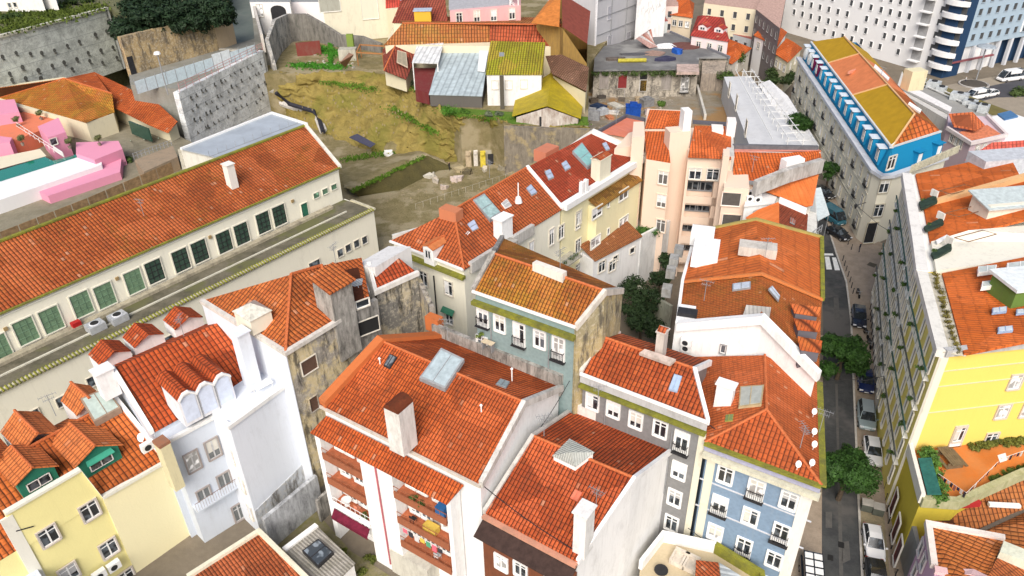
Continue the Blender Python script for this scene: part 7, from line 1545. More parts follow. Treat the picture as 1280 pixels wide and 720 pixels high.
m = M(); p = al(al(al(e0, e1, .42), r1_, .5), al(al(e0, e1, .5), r2_, .5), .5); m.box(al(al(e0, e1, .42), al(h0, h3, .45), .45) - ZV * .05, Vector((.8, .6, 0)), 2.6, .3, .5); m.build('roof_vent', wall((.7, .3, .2), .3), b)
m = M(); c = P(1141, 104, 17); m.box(c - ZV, Vector((1, .2, 0)).normalized(), 3.0, 2.2, 3.4); m.build('chimney', wall((.7, .64, .42), .3), b); m = M(); m.slab([P(1092, 84, 18.4), P(1110, 100, 18.4), P(1112, 97, 18.6), P(1094, 80, 18.6)], .3); m.build('white_panel', WHITE, b); m = M(); m.slab([P(1135, 130, 18), P(1150, 140, 17.6), P(1152, 137, 17.8), P(1137, 127, 18.1)], .3); m.build('white_panel', WHITE, b)
# dormers along the mansard
MR = wall((.12, .01, .05), .1, (.05, .0, .02), .3, 'maroon_paint')
Lm = (L1 - L0).length; nd_ = 15
for k in range(nd_):
    t_ = (k + .6) / nd_; p = L0 + dl * (Lm * t_) - nl * .75 + ZV * .5; mt = wall((.6, .62, .62), .3) if k < 2 else (MR if k < 4 else BL)
    m = M(); m.box(p - nl * .5, dl, 1.5, 1.4, 2.7); o = m.build('dormer', mt, b); m = M(); m.box(p - nl * .4 + ZV * 2.7, dl, 1.8, 1.9, .14); m.build('dormer_roof', wall((.62, .68, .74), .2), o)
    m = M(); m.box(p + nl * .22 + ZV * .5, dl, 1.0, .06, 1.8); m.build('pane', GLASS, o); m = M()
    for s_ in (-.5, 0, .5): m.box(p + nl * .27 + dl * s_ + ZV * .5, dl, .12, .06, 1.8)
    m.build('sash', WHITE, o)
fm = Facade(b, L0, L1, 0, wall((.6, .56, .44), .2), out=nl)
for r in range(3):
    for k in range(16):
        fm.at(L0 + dl * (Lm * (k + .6) / 16) + ZV * (-2.2 - r * 3.6 - zc + zc), 'wd'[(k + r) % 2], 1.15, 2.0)
for r in (1, 2): m = M(); m.beam([L0 + nl * .05 - ZV * (3.9 * r), L1 + nl * .05 - ZV * (3.9 * r)], .15, .1, .1); m.build('string_course', wall((.66, .62, .5), .3), b)
ff_ = Facade(b, c1, c2, -.03, wall((.5, .46, .36), .2)); m = M()
ff_.win([(1105, 233), (1098, 263)], 'w', 1.5, 2.0); ff_.at(ff_.pt(1088, 291), 's', 1.7, 3.6, pane=DARK, fr=wall((.5, .44, .3), .3)); 
f5 = Facade(b, c2, R1_, -.9); f5.win([(1114, 203)], 'w', 1.6, 2.0); f5 = Facade(b, c2, R1_, 1.0, BL); 
for x, y in ((1145, 197), (1169, 187)): m = M(); p = f5.pt(x, y); m.box(p - ZV * 1.3, f5.d, 1.4, 1.2, 2.5); o = m.build('dormer', BL, b); m = M(); m.box(p - ZV + f5.n * .6, f5.d, .9, .08, 1.8); m.build('sash', WHITE, o); m = M(); m.box(p + ZV * 1.2, f5.d, 1.8, 1.8, .12); m.build('dormer_roof', BL, o)
t = fence_run('roof_balustrade', 'stone balustrade with cream balusters between the blue mansard and the orange roofs', P(1138, 216, 16.5), P(1196, 191, 16.5), 1.1, wall((.6, .56, .42), .6), 26, slats=1, postr=.16)

# ------------------------------------------------------------------ 15 terrace row on the right of the street
RW1 = wall((.88, .86, .8), .2, (.4, .38, .34), .3); YB = wall((.82, .63, .15), .08, (.55, .48, .12), .2, 'yellow_paint')
FO = [P(1178, 441, 19.2), P(1152, 341, 19.2), P(1147, 305, 19.2), P(1133, 219, 19.2)]
ORr = tile((.6, .14, .025), (.52, .115, .022), (.42, .22, .03), .1, .34, 1.1, .18, .04)
def inn(p, d=1.2): return p + Vector((math.cos(math.radians(-20)), math.sin(math.radians(-20)), 0)) * d
nr = Vector((math.cos(math.radians(160)), math.sin(math.radians(160)), 0))
b = building('yellow_street_house', 'bright yellow house with large orange roof full of skylights on the right', FO[0])
A_, B_ = FO[0], FO[1]; Yr = P(1300, 428, 19.2); Y2 = P(1300, 320, 19.2); sd_ = XY(Yr - A_, 0).normalized()
body(b, [A_, A_ + sd_ * 26, B_ + sd_ * 26, B_], 0, YB, 0, drop=0)
m = M(); q = [A_ + nr * .04, B_ + nr * .04]; m.prism([XY(q[0], 19), XY(q[1], 19), XY(q[1], 19) + nr * .05, XY(q[0], 19) + nr * .05], 0); m.build('street_front', wall((.74, .64, .18), .3, (.4, .36, .24), .3), b)
rz = 19.5; m = M(); m.slab([inn(A_, 1.6) + ZV * .3, inn(A_, 1.6) + sd_ * 11 + ZV * 1.6, inn(B_, 1.8) + sd_ * 11 + ZV * 1.6, inn(B_, 1.8) + ZV * .3], .3); m.slab([inn(A_, 1.6) + sd_ * 11 + ZV * 1.6, inn(A_, 1.6) + sd_ * 24 + ZV * .3, inn(B_, 1.6) + sd_ * 24 + ZV * .3, inn(B_, 1.6) + sd_ * 11 + ZV * 1.6], .3); m.build('roof', ORr, b)
coping(b, [A_ + sd_ * .2, A_ + sd_ * 26], wall((.5, .5, .5), .6), .6, .35, .3); coping(b, [A_, B_], wall((.74, .72, .66), .4), 1.0, .25, .5, 'cornice'); m = M(); m.slab([A_ + ZV * .12, inn(A_, 1.8) + ZV * .12, inn(B_, 1.8) + ZV * .12, B_ + ZV * .12], .1); m.build('gutter_ledge', wall((.66, .62, .5), .7), b)
pr2 = (inn(A_, 1.6) + ZV * .3, Vector((0, 0, 1)) - sd_ * .12)
pr2 = (pr2[0], pr2[1].normalized())
for q in ([(1222, 345), (1244, 342), (1245, 335), (1222, 337)], [(1226, 363), (1252, 360), (1252, 353), (1227, 356)], [(1258, 341), (1290, 337), (1290, 329), (1258, 333)]): skylight(b, pr2, q, .4, WHITE, plain((.5, .54, .52), .2))
for q in ([(1240, 393), (1258, 391), (1258, 385), (1240, 387)], [(1247, 417), (1266, 415), (1265, 409), (1247, 411)], [(1270, 394), (1290, 392), (1290, 387), (1270, 389)]): skylight(b, pr2, q, .2, plain((.25, .35, .5), .4), plain((.5, .55, .6), .15))
m = M(); c = P(1276, 366, 20.6); m.box(c - ZV, sd_, 4.2, 3.2, 2.4); o = m.build('roof_lantern', wall((.13, .22, .05), .3), b); m = M(); m.box(c + ZV * 1.4, sd_, 4.8, 3.8, .3); m.build('lantern_top', plain((.7, .74, .74), .3), o)
fy2 = Facade(b, A_, A_ + sd_ * 20, 0, wall((.6, .54, .46), .2)); fy2.win([(1253, 514), (1269, 477), (1238, 549), (1275.6, 556), (1284, 512)], 'w', 1.15, 1.6); dp = fy2.pt(1197, 545)
fy2.at(dp, 's', 1.2, 2.6, pane=WHITE); fy2.at(dp + ZV * .3 + fy2.n * .06, 'w', .95, 1.7)
for (x0, y0) in ((1170, 464), (1166, 483), (1151, 516)): p = fy2.pt(x0 + 8, y0); m = M(); m.beam([XY(A_, p.z) + fy2.n * .03, XY(A_, p.z) + sd_ * 24 + fy2.n * .03], .08, .05, .05); m.build('string_course', wall((.8, .62, .4), .3), b)
m = M(); q = A_ + sd_ * .0; m.prism([q + nr * .0 + fy2.n * .12 - ZV * .5, q + sd_ * .7 + fy2.n * .12 - ZV * .5, q + sd_ * .7 - ZV * .5, q + nr * .12 - ZV * .5], 0); m.build('quoin', wall((.76, .72, .6), .2), b)
tz = dp.z - 1.35
b2 = building('white_street_house', 'white street house with firewalls, orange roof and three cut-in roof terraces', FO[1])
A_, B_, C_ = FO[1], FO[2], FO[3]; sd2 = XY(P(1300, 262, 19.2) - B_, 0).normalized(); sd2 = sd_
body(b2, [A_ + Vector((0, .02, 0)), A_ + sd_ * 26, C_ + sd_ * 26, C_, B_], 0, RW1, 0, drop=0)
D0, D1 = inn(B_, 2.0), inn(P(1141, 262, 19.2), 1.6)
b3r = ORr
def lump(a_, c_, z0_, z1_): return [a_ + ZV * z0_, a_ + sd_ * 12 + ZV * z1_, c_ + sd_ * 12 + ZV * z1_, c_ + ZV * z0_]
K0, K1, K2, K3 = inn(A_, 1.2), inn(B_, 1.2), inn(P(1140, 258, 19.2), 1.2), inn(C_, 1.0)
m = M(); m.slab(lump(K1 + sd_ * 0, K2, .2, 2.6), .3); m.slab([p + ZV * 0 for p in (K1 + sd_ * 12 + ZV * 2.6, K1 + sd_ * 24, K2 + sd_ * 24, K2 + sd_ * 12 + ZV * 2.6)], .3); m.slab(lump(K2 + Vector((0, .3, 0)), K3, .3, 2.2), .3); m.build('roof', ORr, b2)
# broad cream band between the two orange roofs
m = M(); m.slab([K0 + ZV * .5, K0 + sd_ * 24 + ZV * 1.5, K1 + sd_ * 24 + ZV * 1.5, K1 + sd_ * 4 + ZV * 1.5, K1 + ZV * .5], .9); m.build('firewall_band', wall((.78, .75, .64), .3), b2)
coping(b2, [K2 + ZV * .3, K2 + sd_ * 3 + ZV * 1.1, K2 + sd_ * 12 + ZV * 3.1, K2 + sd_ * 24 + ZV * .6], wall((.7, .42, .2), .3), .7, .25, .6, 'verge')
coping(b2, [A_, B_, C_], wall((.76, .74, .7), .35), 1.1, .3, .5, 'cornice')
for q in ([(1149, 252), (1170, 243), (1172, 252), (1152, 261)], [(1155, 283), (1178, 271), (1180, 279), (1158, 288)], [(1164, 316), (1189, 302), (1190, 311), (1168, 323)]):
    W = [P(x, y, z) for (x, y), z in zip(q, (19.85, 20.5, 20.5, 19.85))]; m = M(); m.slab(W, .3); m.build('recess_shade_slab', plain((.03, .05, .035), .7, 0, .4), b2); c = W[1]; d_ = Vector((.93, .37, 0))  # dark slab laid on the roof; the recess shade is in its colour
    bush(W[0] + d_ * .6, .35, 'small plant in the %s cut-in roof terrace of the white street house' % ('farthest', 'middle', 'nearest')[(q[0][1] - 252) // 30 if q[0][1] < 300 else 2], 'plant', 'roof_plant', 150, .1, (.05, .1, .03), q[0][1], group='plants in the roof terraces')
    m = M(); k_ = c + ZV * .4 + d_ * .3; m.tube([k_, k_ + d_ * 4, k_ + d_ * 4.6 - perp(d_) * 1.2, k_ - perp(d_) * 1.2 + d_ * .6, k_], .05, 4); m.build('awning_frame', plain((.2, .1, .05), .6), b2); m = M(); m.box(c - d_ * .3 - ZV * .2, perp(d_), .9, .2, .8); m.build('roof_door', wall((.7, .68, .62), .4), b2)
c = P(1180, 309, 19.9)
m = M(); m.slab([P(1170, 300, 20.1), P(1184, 293, 20.5), P(1184, 297, 20.4), P(1172, 304, 20.1)], .15); m.build('white_hatch', WHITE, b2)
m = M(); c = P(1260, 258, 21.2); m.box(c - ZV * 1.4, sd_, 7, 3.0, 2.4); o = m.build('stair_head', wall((.76, .72, .6), .3), b2); m = M(); m.slab([c + sd_ * a_ * 3.9 + perp(sd_) * e_ * 1.9 + ZV * (1.15 + .3 * e_) for a_, e_ in ((-1, -1), (1, -1), (1, 1), (-1, 1))], .15); m.build('stair_head_roof', plain((.46, .52, .52), .4, 0, .2), o)
m = M(); c = P(1256, 200, 21); m.box(c - ZV * 1.4, sd_, 8, 3.4, 2.2); m.build('stair_head', plain((.5, .52, .55), .5, 0, .2), b2)
# street fronts with balconies
FRM = wall((.86, .82, .7), .1, name='window_surround')
for bb, (p0, p1), cols_, wm_ in ((b, (FO[0], FO[1]), 5, 1), (b2, (FO[1], FO[2]), 3, 0), (b2, (FO[2], FO[3]), 8, 0)):
    f = Facade(bb, p0, p1, -.12, wall((.68, .66, .6), .3), out=nr); Lf_ = (p1 - p0).length; dd = XY(p1 - p0, 0).normalized()
    for r in range(5):
        for k in range(cols_):
            p = XY(p0 + dd * (Lf_ * (k + .5) / cols_), 17.2 - r * 3.5) + nr * .12; f.at(p, 's', .9, 2.2, fr=FRM, sash=WHITE)
    for r in range(5):
        z_ = 15.6 - r * 3.5
        if r == 4: break
        m = M(); e0_ = XY(p0 + dd * .6, z_); e1_ = XY(p1 - dd * .6, z_); m.prism([e0_, e1_, e1_ + nr * .55, e0_ + nr * .55], z_ - .12); sl = m.build('balcony_slab', wall((.8, .79, .74), .3), bb)
        m = M(); kk = int(Lf_ / 1.3)
        for i in range(kk): q = e0_.lerp(e1_, i / (kk - 1)) + nr * .55; m.tube([q, q + ZV * .95], .02, 4)
        m.tube([e0_ + nr * .55 + ZV * .95, e1_ + nr * .55 + ZV * .95], .09, 4); m.build('railing', plain((.05, .11, .09) if r % 2 == 0 else (.1, .11, .1), .6), sl)
rnd = random.Random(4)
for k in range(24):
    r = k % 4; j = k // 4; i = (0, 0, 1, 2, 2, 2)[j]; p = FO[i].lerp(FO[i + 1], ((.2, .75, .5, .15, .5, .85)[j] + rnd.uniform(-.08, .08)))
    bush(XY(p, 15.6 - r * 3.5) + nr * .6, .4, 'balcony plant %s from the yellow corner, %s balcony of the right-hand row' % (ORD[j], ('top', 'second', 'third', 'lowest')[r]), 'plant', 'balcony_plant', 160, .11, (.04, .09, .02), 300 + k, group='balcony plants on the right-hand row')
for k in range(16): p = FO[0].lerp(FO[1], (k + .5) / 16); bush(inn(p, 1.1) + ZV * .2, .4, 'weed tuft in the gutter of the yellow street house, %s from its near corner' % ORD[k], 'plant', 'gutter_weed', 90, .1, (.12, .12, .03), 330 + k, group='weeds in the roof gutter')
m = M()
for k in range(3): p = XY(P(1150 + k * 5, 330 + k * 20, 12), 12)
# terrace with orange floor
b4 = empty('roof_terrace', P(1200, 590, 0), 'orange roof terrace with green parapet and yellow street wall in front of the yellow house', 'terrace')
m = M(); dsv = XY(P(1137, 527, tz) - P(1150, 629, tz), 0).normalized(); T_a = XY(FO[0], tz) + sd_ * .1 + fy2.n * .02; T_b = P(1150, 629, tz); T_c = P(1195, 632, tz); T_d = P(1275, 597, tz); T_e = P(1330, 585, tz); T_f = XY(FO[0], tz) + sd_ * 24 + fy2.n * .02
m.prism([T_a, T_b, T_c, T_d, T_e, T_f], 0); m.build('wall', wall((.62, .5, .06), .25, (.3, .24, .06), .3), b4)
m = M(); m.slab([p + ZV * .05 for p in (T_a, T_b, T_c, T_d, T_e, T_f)], .04); m.build('floor', ground((.66, .2, .04), (.6, .24, .08), .6, name='orange_floor', bump=.02), b4)
m = M(); m.beam([T_b + ZV * .3, T_c + ZV * .3, T_d + ZV * .4, T_e + ZV * .5], .6, .5, .5); m.build('mossy_parapet', wall((.5, .48, .3), .8, (.2, .22, .08)), b4)
m = M(); m.beam([T_a + nr * .0 + ZV * .3, T_b + ZV * .3], .35, .9, .3); m.build('white_parapet', wall((.76, .74, .66), .3), b4)
m = M(); a_, c_ = T_a + ZV * 1.2 - nr * .3, T_b + ZV * 1.2 - nr * .3; m.slab([a_.lerp(c_, .3) , c_, c_ - nr * 1.0 + ZV * .4, a_.lerp(c_, .3) - nr * 1.0 + ZV * .4], .08); m.build('green_tarpaulin', plain((.03, .14, .12), .6, 0, .3), b4)
f6 = Facade(b4, T_a, T_b, -.03, wall((.6, .58, .52), .4), plain((.2, .05, .04), .6), out=nr)
for x, y in ((1129, 600), (1133, 630), (1137, 655), (1120, 570)): f6.at(XY(f6.pt(x, y), 2.3), 's', 1.3, 2.9, pane=plain((.1, .03, .03), .6))
for k in range(7): tt_ = .12 + k * .13; p = T_a.lerp(T_b, tt_) - nr * 1.4; bush(p + ZV * .1, .95, 'green hedge plant on the orange terrace street side, %s from the yellow wall' % ORD[k], 'shrub', 'hedge_plant', 800, .15, (.06, .15, .03), 350 + k, 1.6, group='hedge of the orange terrace')
for k in range(7): p = dp + fy2.d * (1.6 + k * 1.0) + fy2.n * .5; bush(XY(p, tz), .6, 'low bush against the yellow wall of the orange terrace, %s from the door' % ORD[k], 'shrub', 'wall_bush', 500, .13, (.1, .13, .03), 360 + k, group='bushes against the yellow wall')
for k in range(7): p = T_d.lerp(T_e, k / 7) ; bush(P(1243 + k * 8, 602 - k * 3.5, tz), .5, 'low plant along the mossy parapet of the orange terrace, %s from its bend' % ORD[k], 'shrub', 'parapet_plant', 350, .12, (.08, .14, .03), 370 + k, group='plants along the mossy parapet')
t = empty('picnic_table', P(1185, 577, tz), 'weathered wooden picnic table with benches on the orange terrace', 'table'); p = wloc(t); WD = plain((.16, .12, .07), .8, 0, .3); d_ = fy2.n
m = M(); [m.box(p + ZV * .7 + perp(d_) * (k * .22 - .44), d_, 2.4, .2, .06) for k in range(5)]; m.build('table_top', WD, t)
for s_ in (-1, 1): m = M(); m.box(p + ZV * .42 + perp(d_) * s_ * .95, d_, 2.4, .3, .06); m.build('bench', WD, t)
for s_ in (-.9, .9): m = M(); m.box(p + d_ * s_, d_, .1, 1.6, .7); m.build('leg', WD, t)
t = empty('washing_line', P(1225, 600, tz), 'long washing line with small dark clothes across the orange terrace', 'laundry'); LP = [P(1173, 592, tz + 1.2), P(1208, 616, tz + 1.6), P(1252, 573, tz + 1.8), P(1290, 560, tz + 2)]
m = M(); m.tube(LP, .02, 4); m.build('line', WHITE, t)
for k in range(26): s_ = k / 26 * 3; i = int(s_); q = LP[i].lerp(LP[min(i + 1, 3)], s_ - i); dq = XY(LP[min(i + 1, 3)] - LP[i], 0).normalized(); m = M(); m.beam([q, q + dq * .22], .03, 0, .32 + .15 * (k % 3)); m.build('garment', plain([(.04, .03, .04), (.3, .12, .1), (.02, .02, .05), (.5, .45, .42)][k % 4], .8), t)
m = M(); m.tube([P(1253, 573, tz), P(1253, 573, tz + 2.2)], .04, 5); m.slab([P(1247, 569, tz + 2.2), P(1257, 566, tz + 2.2), P(1259, 575, tz + 2), P(1250, 578, tz + 1.9)], .05); tag(m.build('parasol_cloth', plain((.7, .62, .58), .8), None, P(1253, 573, tz)), 'small white cloth canopy on a pole on the orange terrace', 'canopy')
# brown and pink houses bottom right
BT = tile((.46, .17, .05), (.36, .12, .04), (.32, .2, .06), .25, .42, .55, .7); OTb = tile((.62, .2, .05), (.5, .14, .04), (.4, .25, .06), .2, .42, .6, .7)
b = house('brown_tiled_house', 'house with brown-orange tiled roof and valley between the orange terrace and the pink house', [[(1148, 632, 6), (1190, 634, 6.4), (1210, 622, 7), (1282, 594, 7.4), (1282, 638, 5.6), (1218, 667, 4.9), (1160, 656, 5)], [(1218, 667, 4.9), (1282, 638, 5.4), (1330, 640, 7), (1330, 715, 6), (1282, 688, 5.6)]], [(1149, 634, 5), (1162, 657, 4.6), (1218, 668, 4.6), (1330, 710, 5), (1330, 600, 5), (1210, 625, 5)], 0, wall((.5, .42, .3), .6), BT)
m = M(); m.beam([P(1218, 667, 5.1), P(1282, 637, 5.6)], .3, .08, .1); m.build('valley', plain((.12, .1, .08), .8), b); m = M(); m.beam([P(1202, 630, 7.0), P(1224, 628, 7.1)], .5, .25, .3); m.build('red_patch', wall((.4, .03, .03), .3), b); m = M(); m.beam([P(1236, 630, 6.8), P(1275, 632, 6.6)], .35, .12, .2); m.build('mortar_line', WHITE, b)
PK2 = wall((.66, .42, .56), .3, (.4, .3, .36), .3)
b = empty('pink_street_house', P(1140, 700, 0), 'pink street house with orange roof, roof window and white verge at the lower right', 'house'); zp = 8.0
q = [P(1160, 657, zp), P(1167, 709, zp), P(1180, 800, zp), P(1340, 800, zp), P(1340, 720, zp), P(1250, 684, zp)]; m = M(); m.prism([p - ZV * .1 for p in q], 0); m.build('wall', PK2, b)
roof(b, [[q[0] + ZV * .1, q[5] + ZV * 1.0, P(1234, 722, zp + 1.6), P(1210, 740, zp + 1.5), q[1] + ZV * .1]], OTb); roof(b, [[P(1234, 722, zp + 1.65), P(1250, 690, zp + 1.2), P(1340, 730, zp + .6), P(1340, 800, zp + .2), P(1200, 800, zp + .2), P(1210, 740, zp + 1.5)]], tile((.66, .2, .06), (.55, .15, .05), (.4, .25, .06), .1, .3, .6, .7))
coping(b, [q[5] + ZV * 1.1, q[0] + ZV * .15, q[1] + ZV * .15], wall((.8, .72, .66), .4), .5, .2, .35); m = M(); m.prism([P(1255, 676, zp + 2), P(1340, 710, zp + 2), P(1340, 722, zp + 2), P(1250, 690, zp + 2)], zp); m.build('cream_parapet', wall((.7, .72, .58), .5), b)
pp = (q[0] + ZV * .1, (q[5] + ZV * 1.0 - q[0]).cross(q[1] - q[0]).normalized()); skylight(b, pp, [(1178, 708), (1198, 711), (1199, 703), (1180, 700)], .2, plain((.2, .22, .35), .4), plain((.4, .42, .66), .1)); skylight(b, pp, [(1248, 698), (1263, 705), (1268, 697), (1253, 691)], .8, plain((.15, .16, .18), .4), plain((.28, .32, .38), .15))
m = M(); m.beam([P(1168, 712, zp + .5), P(1188, 716, zp + .6), P(1215, 716, zp + 1.3), P(1232, 724, zp + 1.7)], .6, .15, .2); m.build('mortar_line', wall((.74, .5, .5), .3), b)
f7 = Facade(b, q[0], q[1], -.03, wall((.6, .55, .55), .3), out=nr); f7.win([(1152, 685), (1155, 703), (1144, 715)], 's', .9, 1.6)
m = M(); fz = XY(q[0], 3.2) + nr * .1; m.prism([XY(P(1133, 640, 4), 4.4), XY(P(1146, 690, 4), 4.4), XY(P(1150, 690, 4), 4.4), XY(P(1140, 640, 4), 4.4)], 0); m.build('shop_front', wall((.3, .3, .28), .4), b)

# ------------------------------------------------------------------ 16 patio at the bottom
b = empty('patio', P(880, 700, 0), 'cream walled patio with small tile roof at the foot of the blue house', 'terrace'); z_ = 4.2
q = [P(828, 676, z_), P(893, 690, z_), P(950, 725, z_), P(960, 800, z_), P(790, 800, z_), P(800, 712, z_)]
m = M(); m.prism(q, 0); m.build('wall', wall((.7, .66, .56), .3), b); m = M(); m.slab([p + ZV * .04 for p in q], .03); m.build('floor', ground((.6, .5, .34), (.55, .46, .3), .6, name='cream_floor', bump=.02), b)
coping(b, [q[5] + ZV * .9, q[0] + ZV * .9, q[1] + ZV * .9], WH1, .35, .3, .9, 'white_parapet'); coping(b, [q[1] + ZV * .9, q[2] + ZV * .9, q[3] + ZV * .9], MOSSY, .4, .3, .9, 'mossy_parapet')
m = M(); m.slab([P(870, 700, z_ + 2), P(898, 703, z_ + 2), P(905, 760, z_ + 2), P(868, 760, z_ + 2)], .12); m.build('tile_roof', tile((.5, .12, .04), (.4, .09, .03), (.3, .2, .05), .1, .3, .5, .7), b); m = M(); m.slab([P(899, 703, z_ + 1.9), P(930, 722, z_ + 1.6), P(935, 770, z_ + 1.6), P(906, 760, z_ + 1.9)], .06); m.build('glass_cover', corr((.5, .54, .56), .5), b)
for k, (x, y) in enumerate(((849, 702), (862, 708))):
    t = empty('garden_sofa', P(x, y, z_ + .05), ['cream garden armchair at the left of the pair on the patio', 'cream garden armchair on the right beside the small tile roof'][k], 'armchair', 'armchairs on the patio'); p = wloc(t); cu = plain((.6, .54, .46), .8); m = M(); m.box(p, DA, 1.3, 1.3, .45); m.build('seat', cu, t); m = M(); m.box(p - perp(DA) * -.6 * (1 if k else 1), DA, 1.3, .25, .85); m.build('backrest', cu, t)
    for s_ in (-.6, .6): m = M(); m.box(p + DA * s_, DA, .2, 1.3, .62); m.build('armrest', cu, t)
t = empty('coffee_table', P(826, 716, z_ + .05), 'dark round low table on the patio', 'table'); m = M(); m.lathe(wloc(t) + ZV * .35, [(.6, 0), (.6, .06)], 14); m.build('table_top', DARK, t); m = M(); m.lathe(wloc(t), [(.3, 0), (.06, .05), (.06, .35)], 8); m.build('pedestal', DARK, t)

# ------------------------------------------------------------------ 17 far right: hotel, blue block, road
HW = wall((.8, .8, .8), .06, (.6, .6, .6), .1); b = empty('white_hotel', P(1132, 84, 0), 'very large white block with grids of small dark windows at the upper right', 'building')
A_, B_ = P(985, 41, 0), P(1132, 84, 0); u_ = XY(B_ - A_, 0).normalized(); n_ = tocam(perp(u_), A_); HT = 26
A_ = A_ - u_ * 30
v_ = -n_; W2 = 40
m = M(); m.prism([XY(A_, HT), XY(B_, HT), XY(B_, HT) + v_ * W2, XY(A_, HT) + v_ * W2], 0); m.build('wall', HW, b); f = Facade(b, A_, B_, 0, HW)
DG = plain((.07, .075, .08), .3); 
for r in range(6):
    for k, s_ in enumerate([.43, .475, .52, .565, .61, .655, .70, .745, .79, .835, .875, .915, .955]):
        if (k * 7 + r * 3) % 11 == 0: continue
        L_ = (B_ - A_).length; f.at(XY(A_ + u_ * (L_ * s_ + (r % 2) * .6), 3.2 + r * 3.0), 's', .95, 1.5, pane=DG, sash=GREY)
# facade with stacked balconies facing the street
C_ = P(1177, 97, 0); u3 = XY(C_ - B_, 0).normalized(); n3 = tocam(perp(u3), B_); D_ = B_ + u3 * 12; m = M(); m.prism([XY(B_, HT) + n3 * .02, XY(C_, HT), XY(C_, HT) - n3 * 20, XY(B_, HT) - n3 * 20], 0); m.build('street_wing', HW, b)
f3 = Facade(b, B_, C_, 0, HW); L3 = (C_ - B_).length
for r in range(7):
    f3.at(XY(B_.lerp(C_, .58), 3.4 + r * 3.0), 's', 1.6, 1.6, pane=DG, sash=GREY)
    p = XY(B_.lerp(C_, .2), 2.2 + r * 3.0); m = M(); m.box(p + n3 * .8, u3, 2.8, 1.6, .25); m.build('balcony_slab', HW, b); m = M(); m.box(p + n3 * .05 + ZV * .25, u3, 2.6, .15, 2.4); m.build('balcony_shade', plain((.3, .3, .3), .7), b)
    q = XY(B_.lerp(C_, .88), 2.2 + r * 3.0); m = M(); rg = [q + n3 * 0 + u3 * 3.2 * math.cos(t_) * 1 + n3 * (1.8 * math.sin(t_) + .1) for t_ in [math.pi * i / 10 for i in range(11)]]; m.prism([p_ + ZV * 1.1 for p_ in rg], q.z); m.build('curved_balcony', HW, b); m = M(); m.box(q + n3 * .1 + ZV * 1.1, u3, 5.6, .3, 1.9); m.build('balcony_shade', DG, b)
BB = wall((.36, .46, .55), .06, (.3, .36, .42), .1); NV = wall((.02, .05, .11), .1, (.02, .03, .06), .2); b = empty('blue_grey_block', P(1240, 85, 0), 'large blue-grey block with navy ground floor and white pillars along the far road', 'building')
E_, F_ = P(1179, 97, 0), P(1330, 66, 0); u4 = XY(F_ - E_, 0).normalized(); n4 = tocam(perp(u4), E_); m = M(); m.prism([XY(E_, HT), XY(F_, HT), XY(F_, HT) - n4 * 25, XY(E_, HT) - n4 * 25], 6.8); m.build('wall', BB, b); m = M(); m.prism([XY(E_, 6.8) - n4 * 2, XY(F_, 6.8) - n4 * 2, XY(F_, 6.8) - n4 * 25, XY(E_, 6.8) - n4 * 25], 0); m.build('ground_floor', NV, b)
m = M(); m.prism([XY(E_, HT) - u4 * 1 + n4 * .2, XY(E_, HT) + u4 * 4.5 + n4 * .2, XY(E_, HT) + u4 * 4.5 - n4 * 3, XY(E_, HT) - u4 * 1 - n4 * 3], 0); m.build('navy_stair_shaft', NV, b); f4 = Facade(b, E_, F_, 0, BB); L4 = (F_ - E_).length
m = M(); m.prism([XY(E_, HT) + u4 * 24 + n4 * .15, XY(E_, HT) + u4 * 60 + n4 * .15, XY(E_, HT) + u4 * 60 - n4 * 1, XY(E_, HT) + u4 * 24 - n4 * 1], 8.2); m.build('white_bay', HW, b)
for r in range(6):
    for k in range(13): f4.at(XY(E_ + u4 * (6.5 + k * 3.1), 9.0 + r * 3.0) + n4 * (.15 if k > 5 else 0), 's', 1.3, 1.6, pane=DG, sash=GREY)
for k in range(12): m = M(); m.box(E_ + u4 * (4 + k * 4.6) - n4 * .4, u4, .8, .8, 6.8); m.build('pillar', wall((.6, .62, .66), .1), b)
m = M(); m.beam([XY(E_, 3.6) + u4 * 0 + n4 * .3, XY(E_, 3.6) + u4 * 16 + n4 * .3], .6, .15, .2); m.build('red_awning', plain((.25, .08, .09), .6), b)
q = XY(E_ + u4 * 38, 6) + n4 * .2; m = M(); m.box(q, u4, 6, .4, 1.3); sg = m.build('sign_board', plain((.1, .12, .14), .5), b)
# street at the far right
m = M(); m.face(poly([(1148, 140), (1175, 108), (1330, 80), (1400, 90), (1400, 260), (1240, 170)], .012)); structure(m.build('far_pavement', ground((.36, .31, .24), (.28, .24, .19), .4, name='far_paving', bump=.02)))
m = M(); m.face(poly([(1195, 118), (1236, 108), (1330, 88), (1330, 120), (1246, 122), (1205, 132)], .03)); structure(m.build('far_road', ground((.09, .09, .1), (.07, .07, .08), .3, name='far_asphalt', bump=.02)))
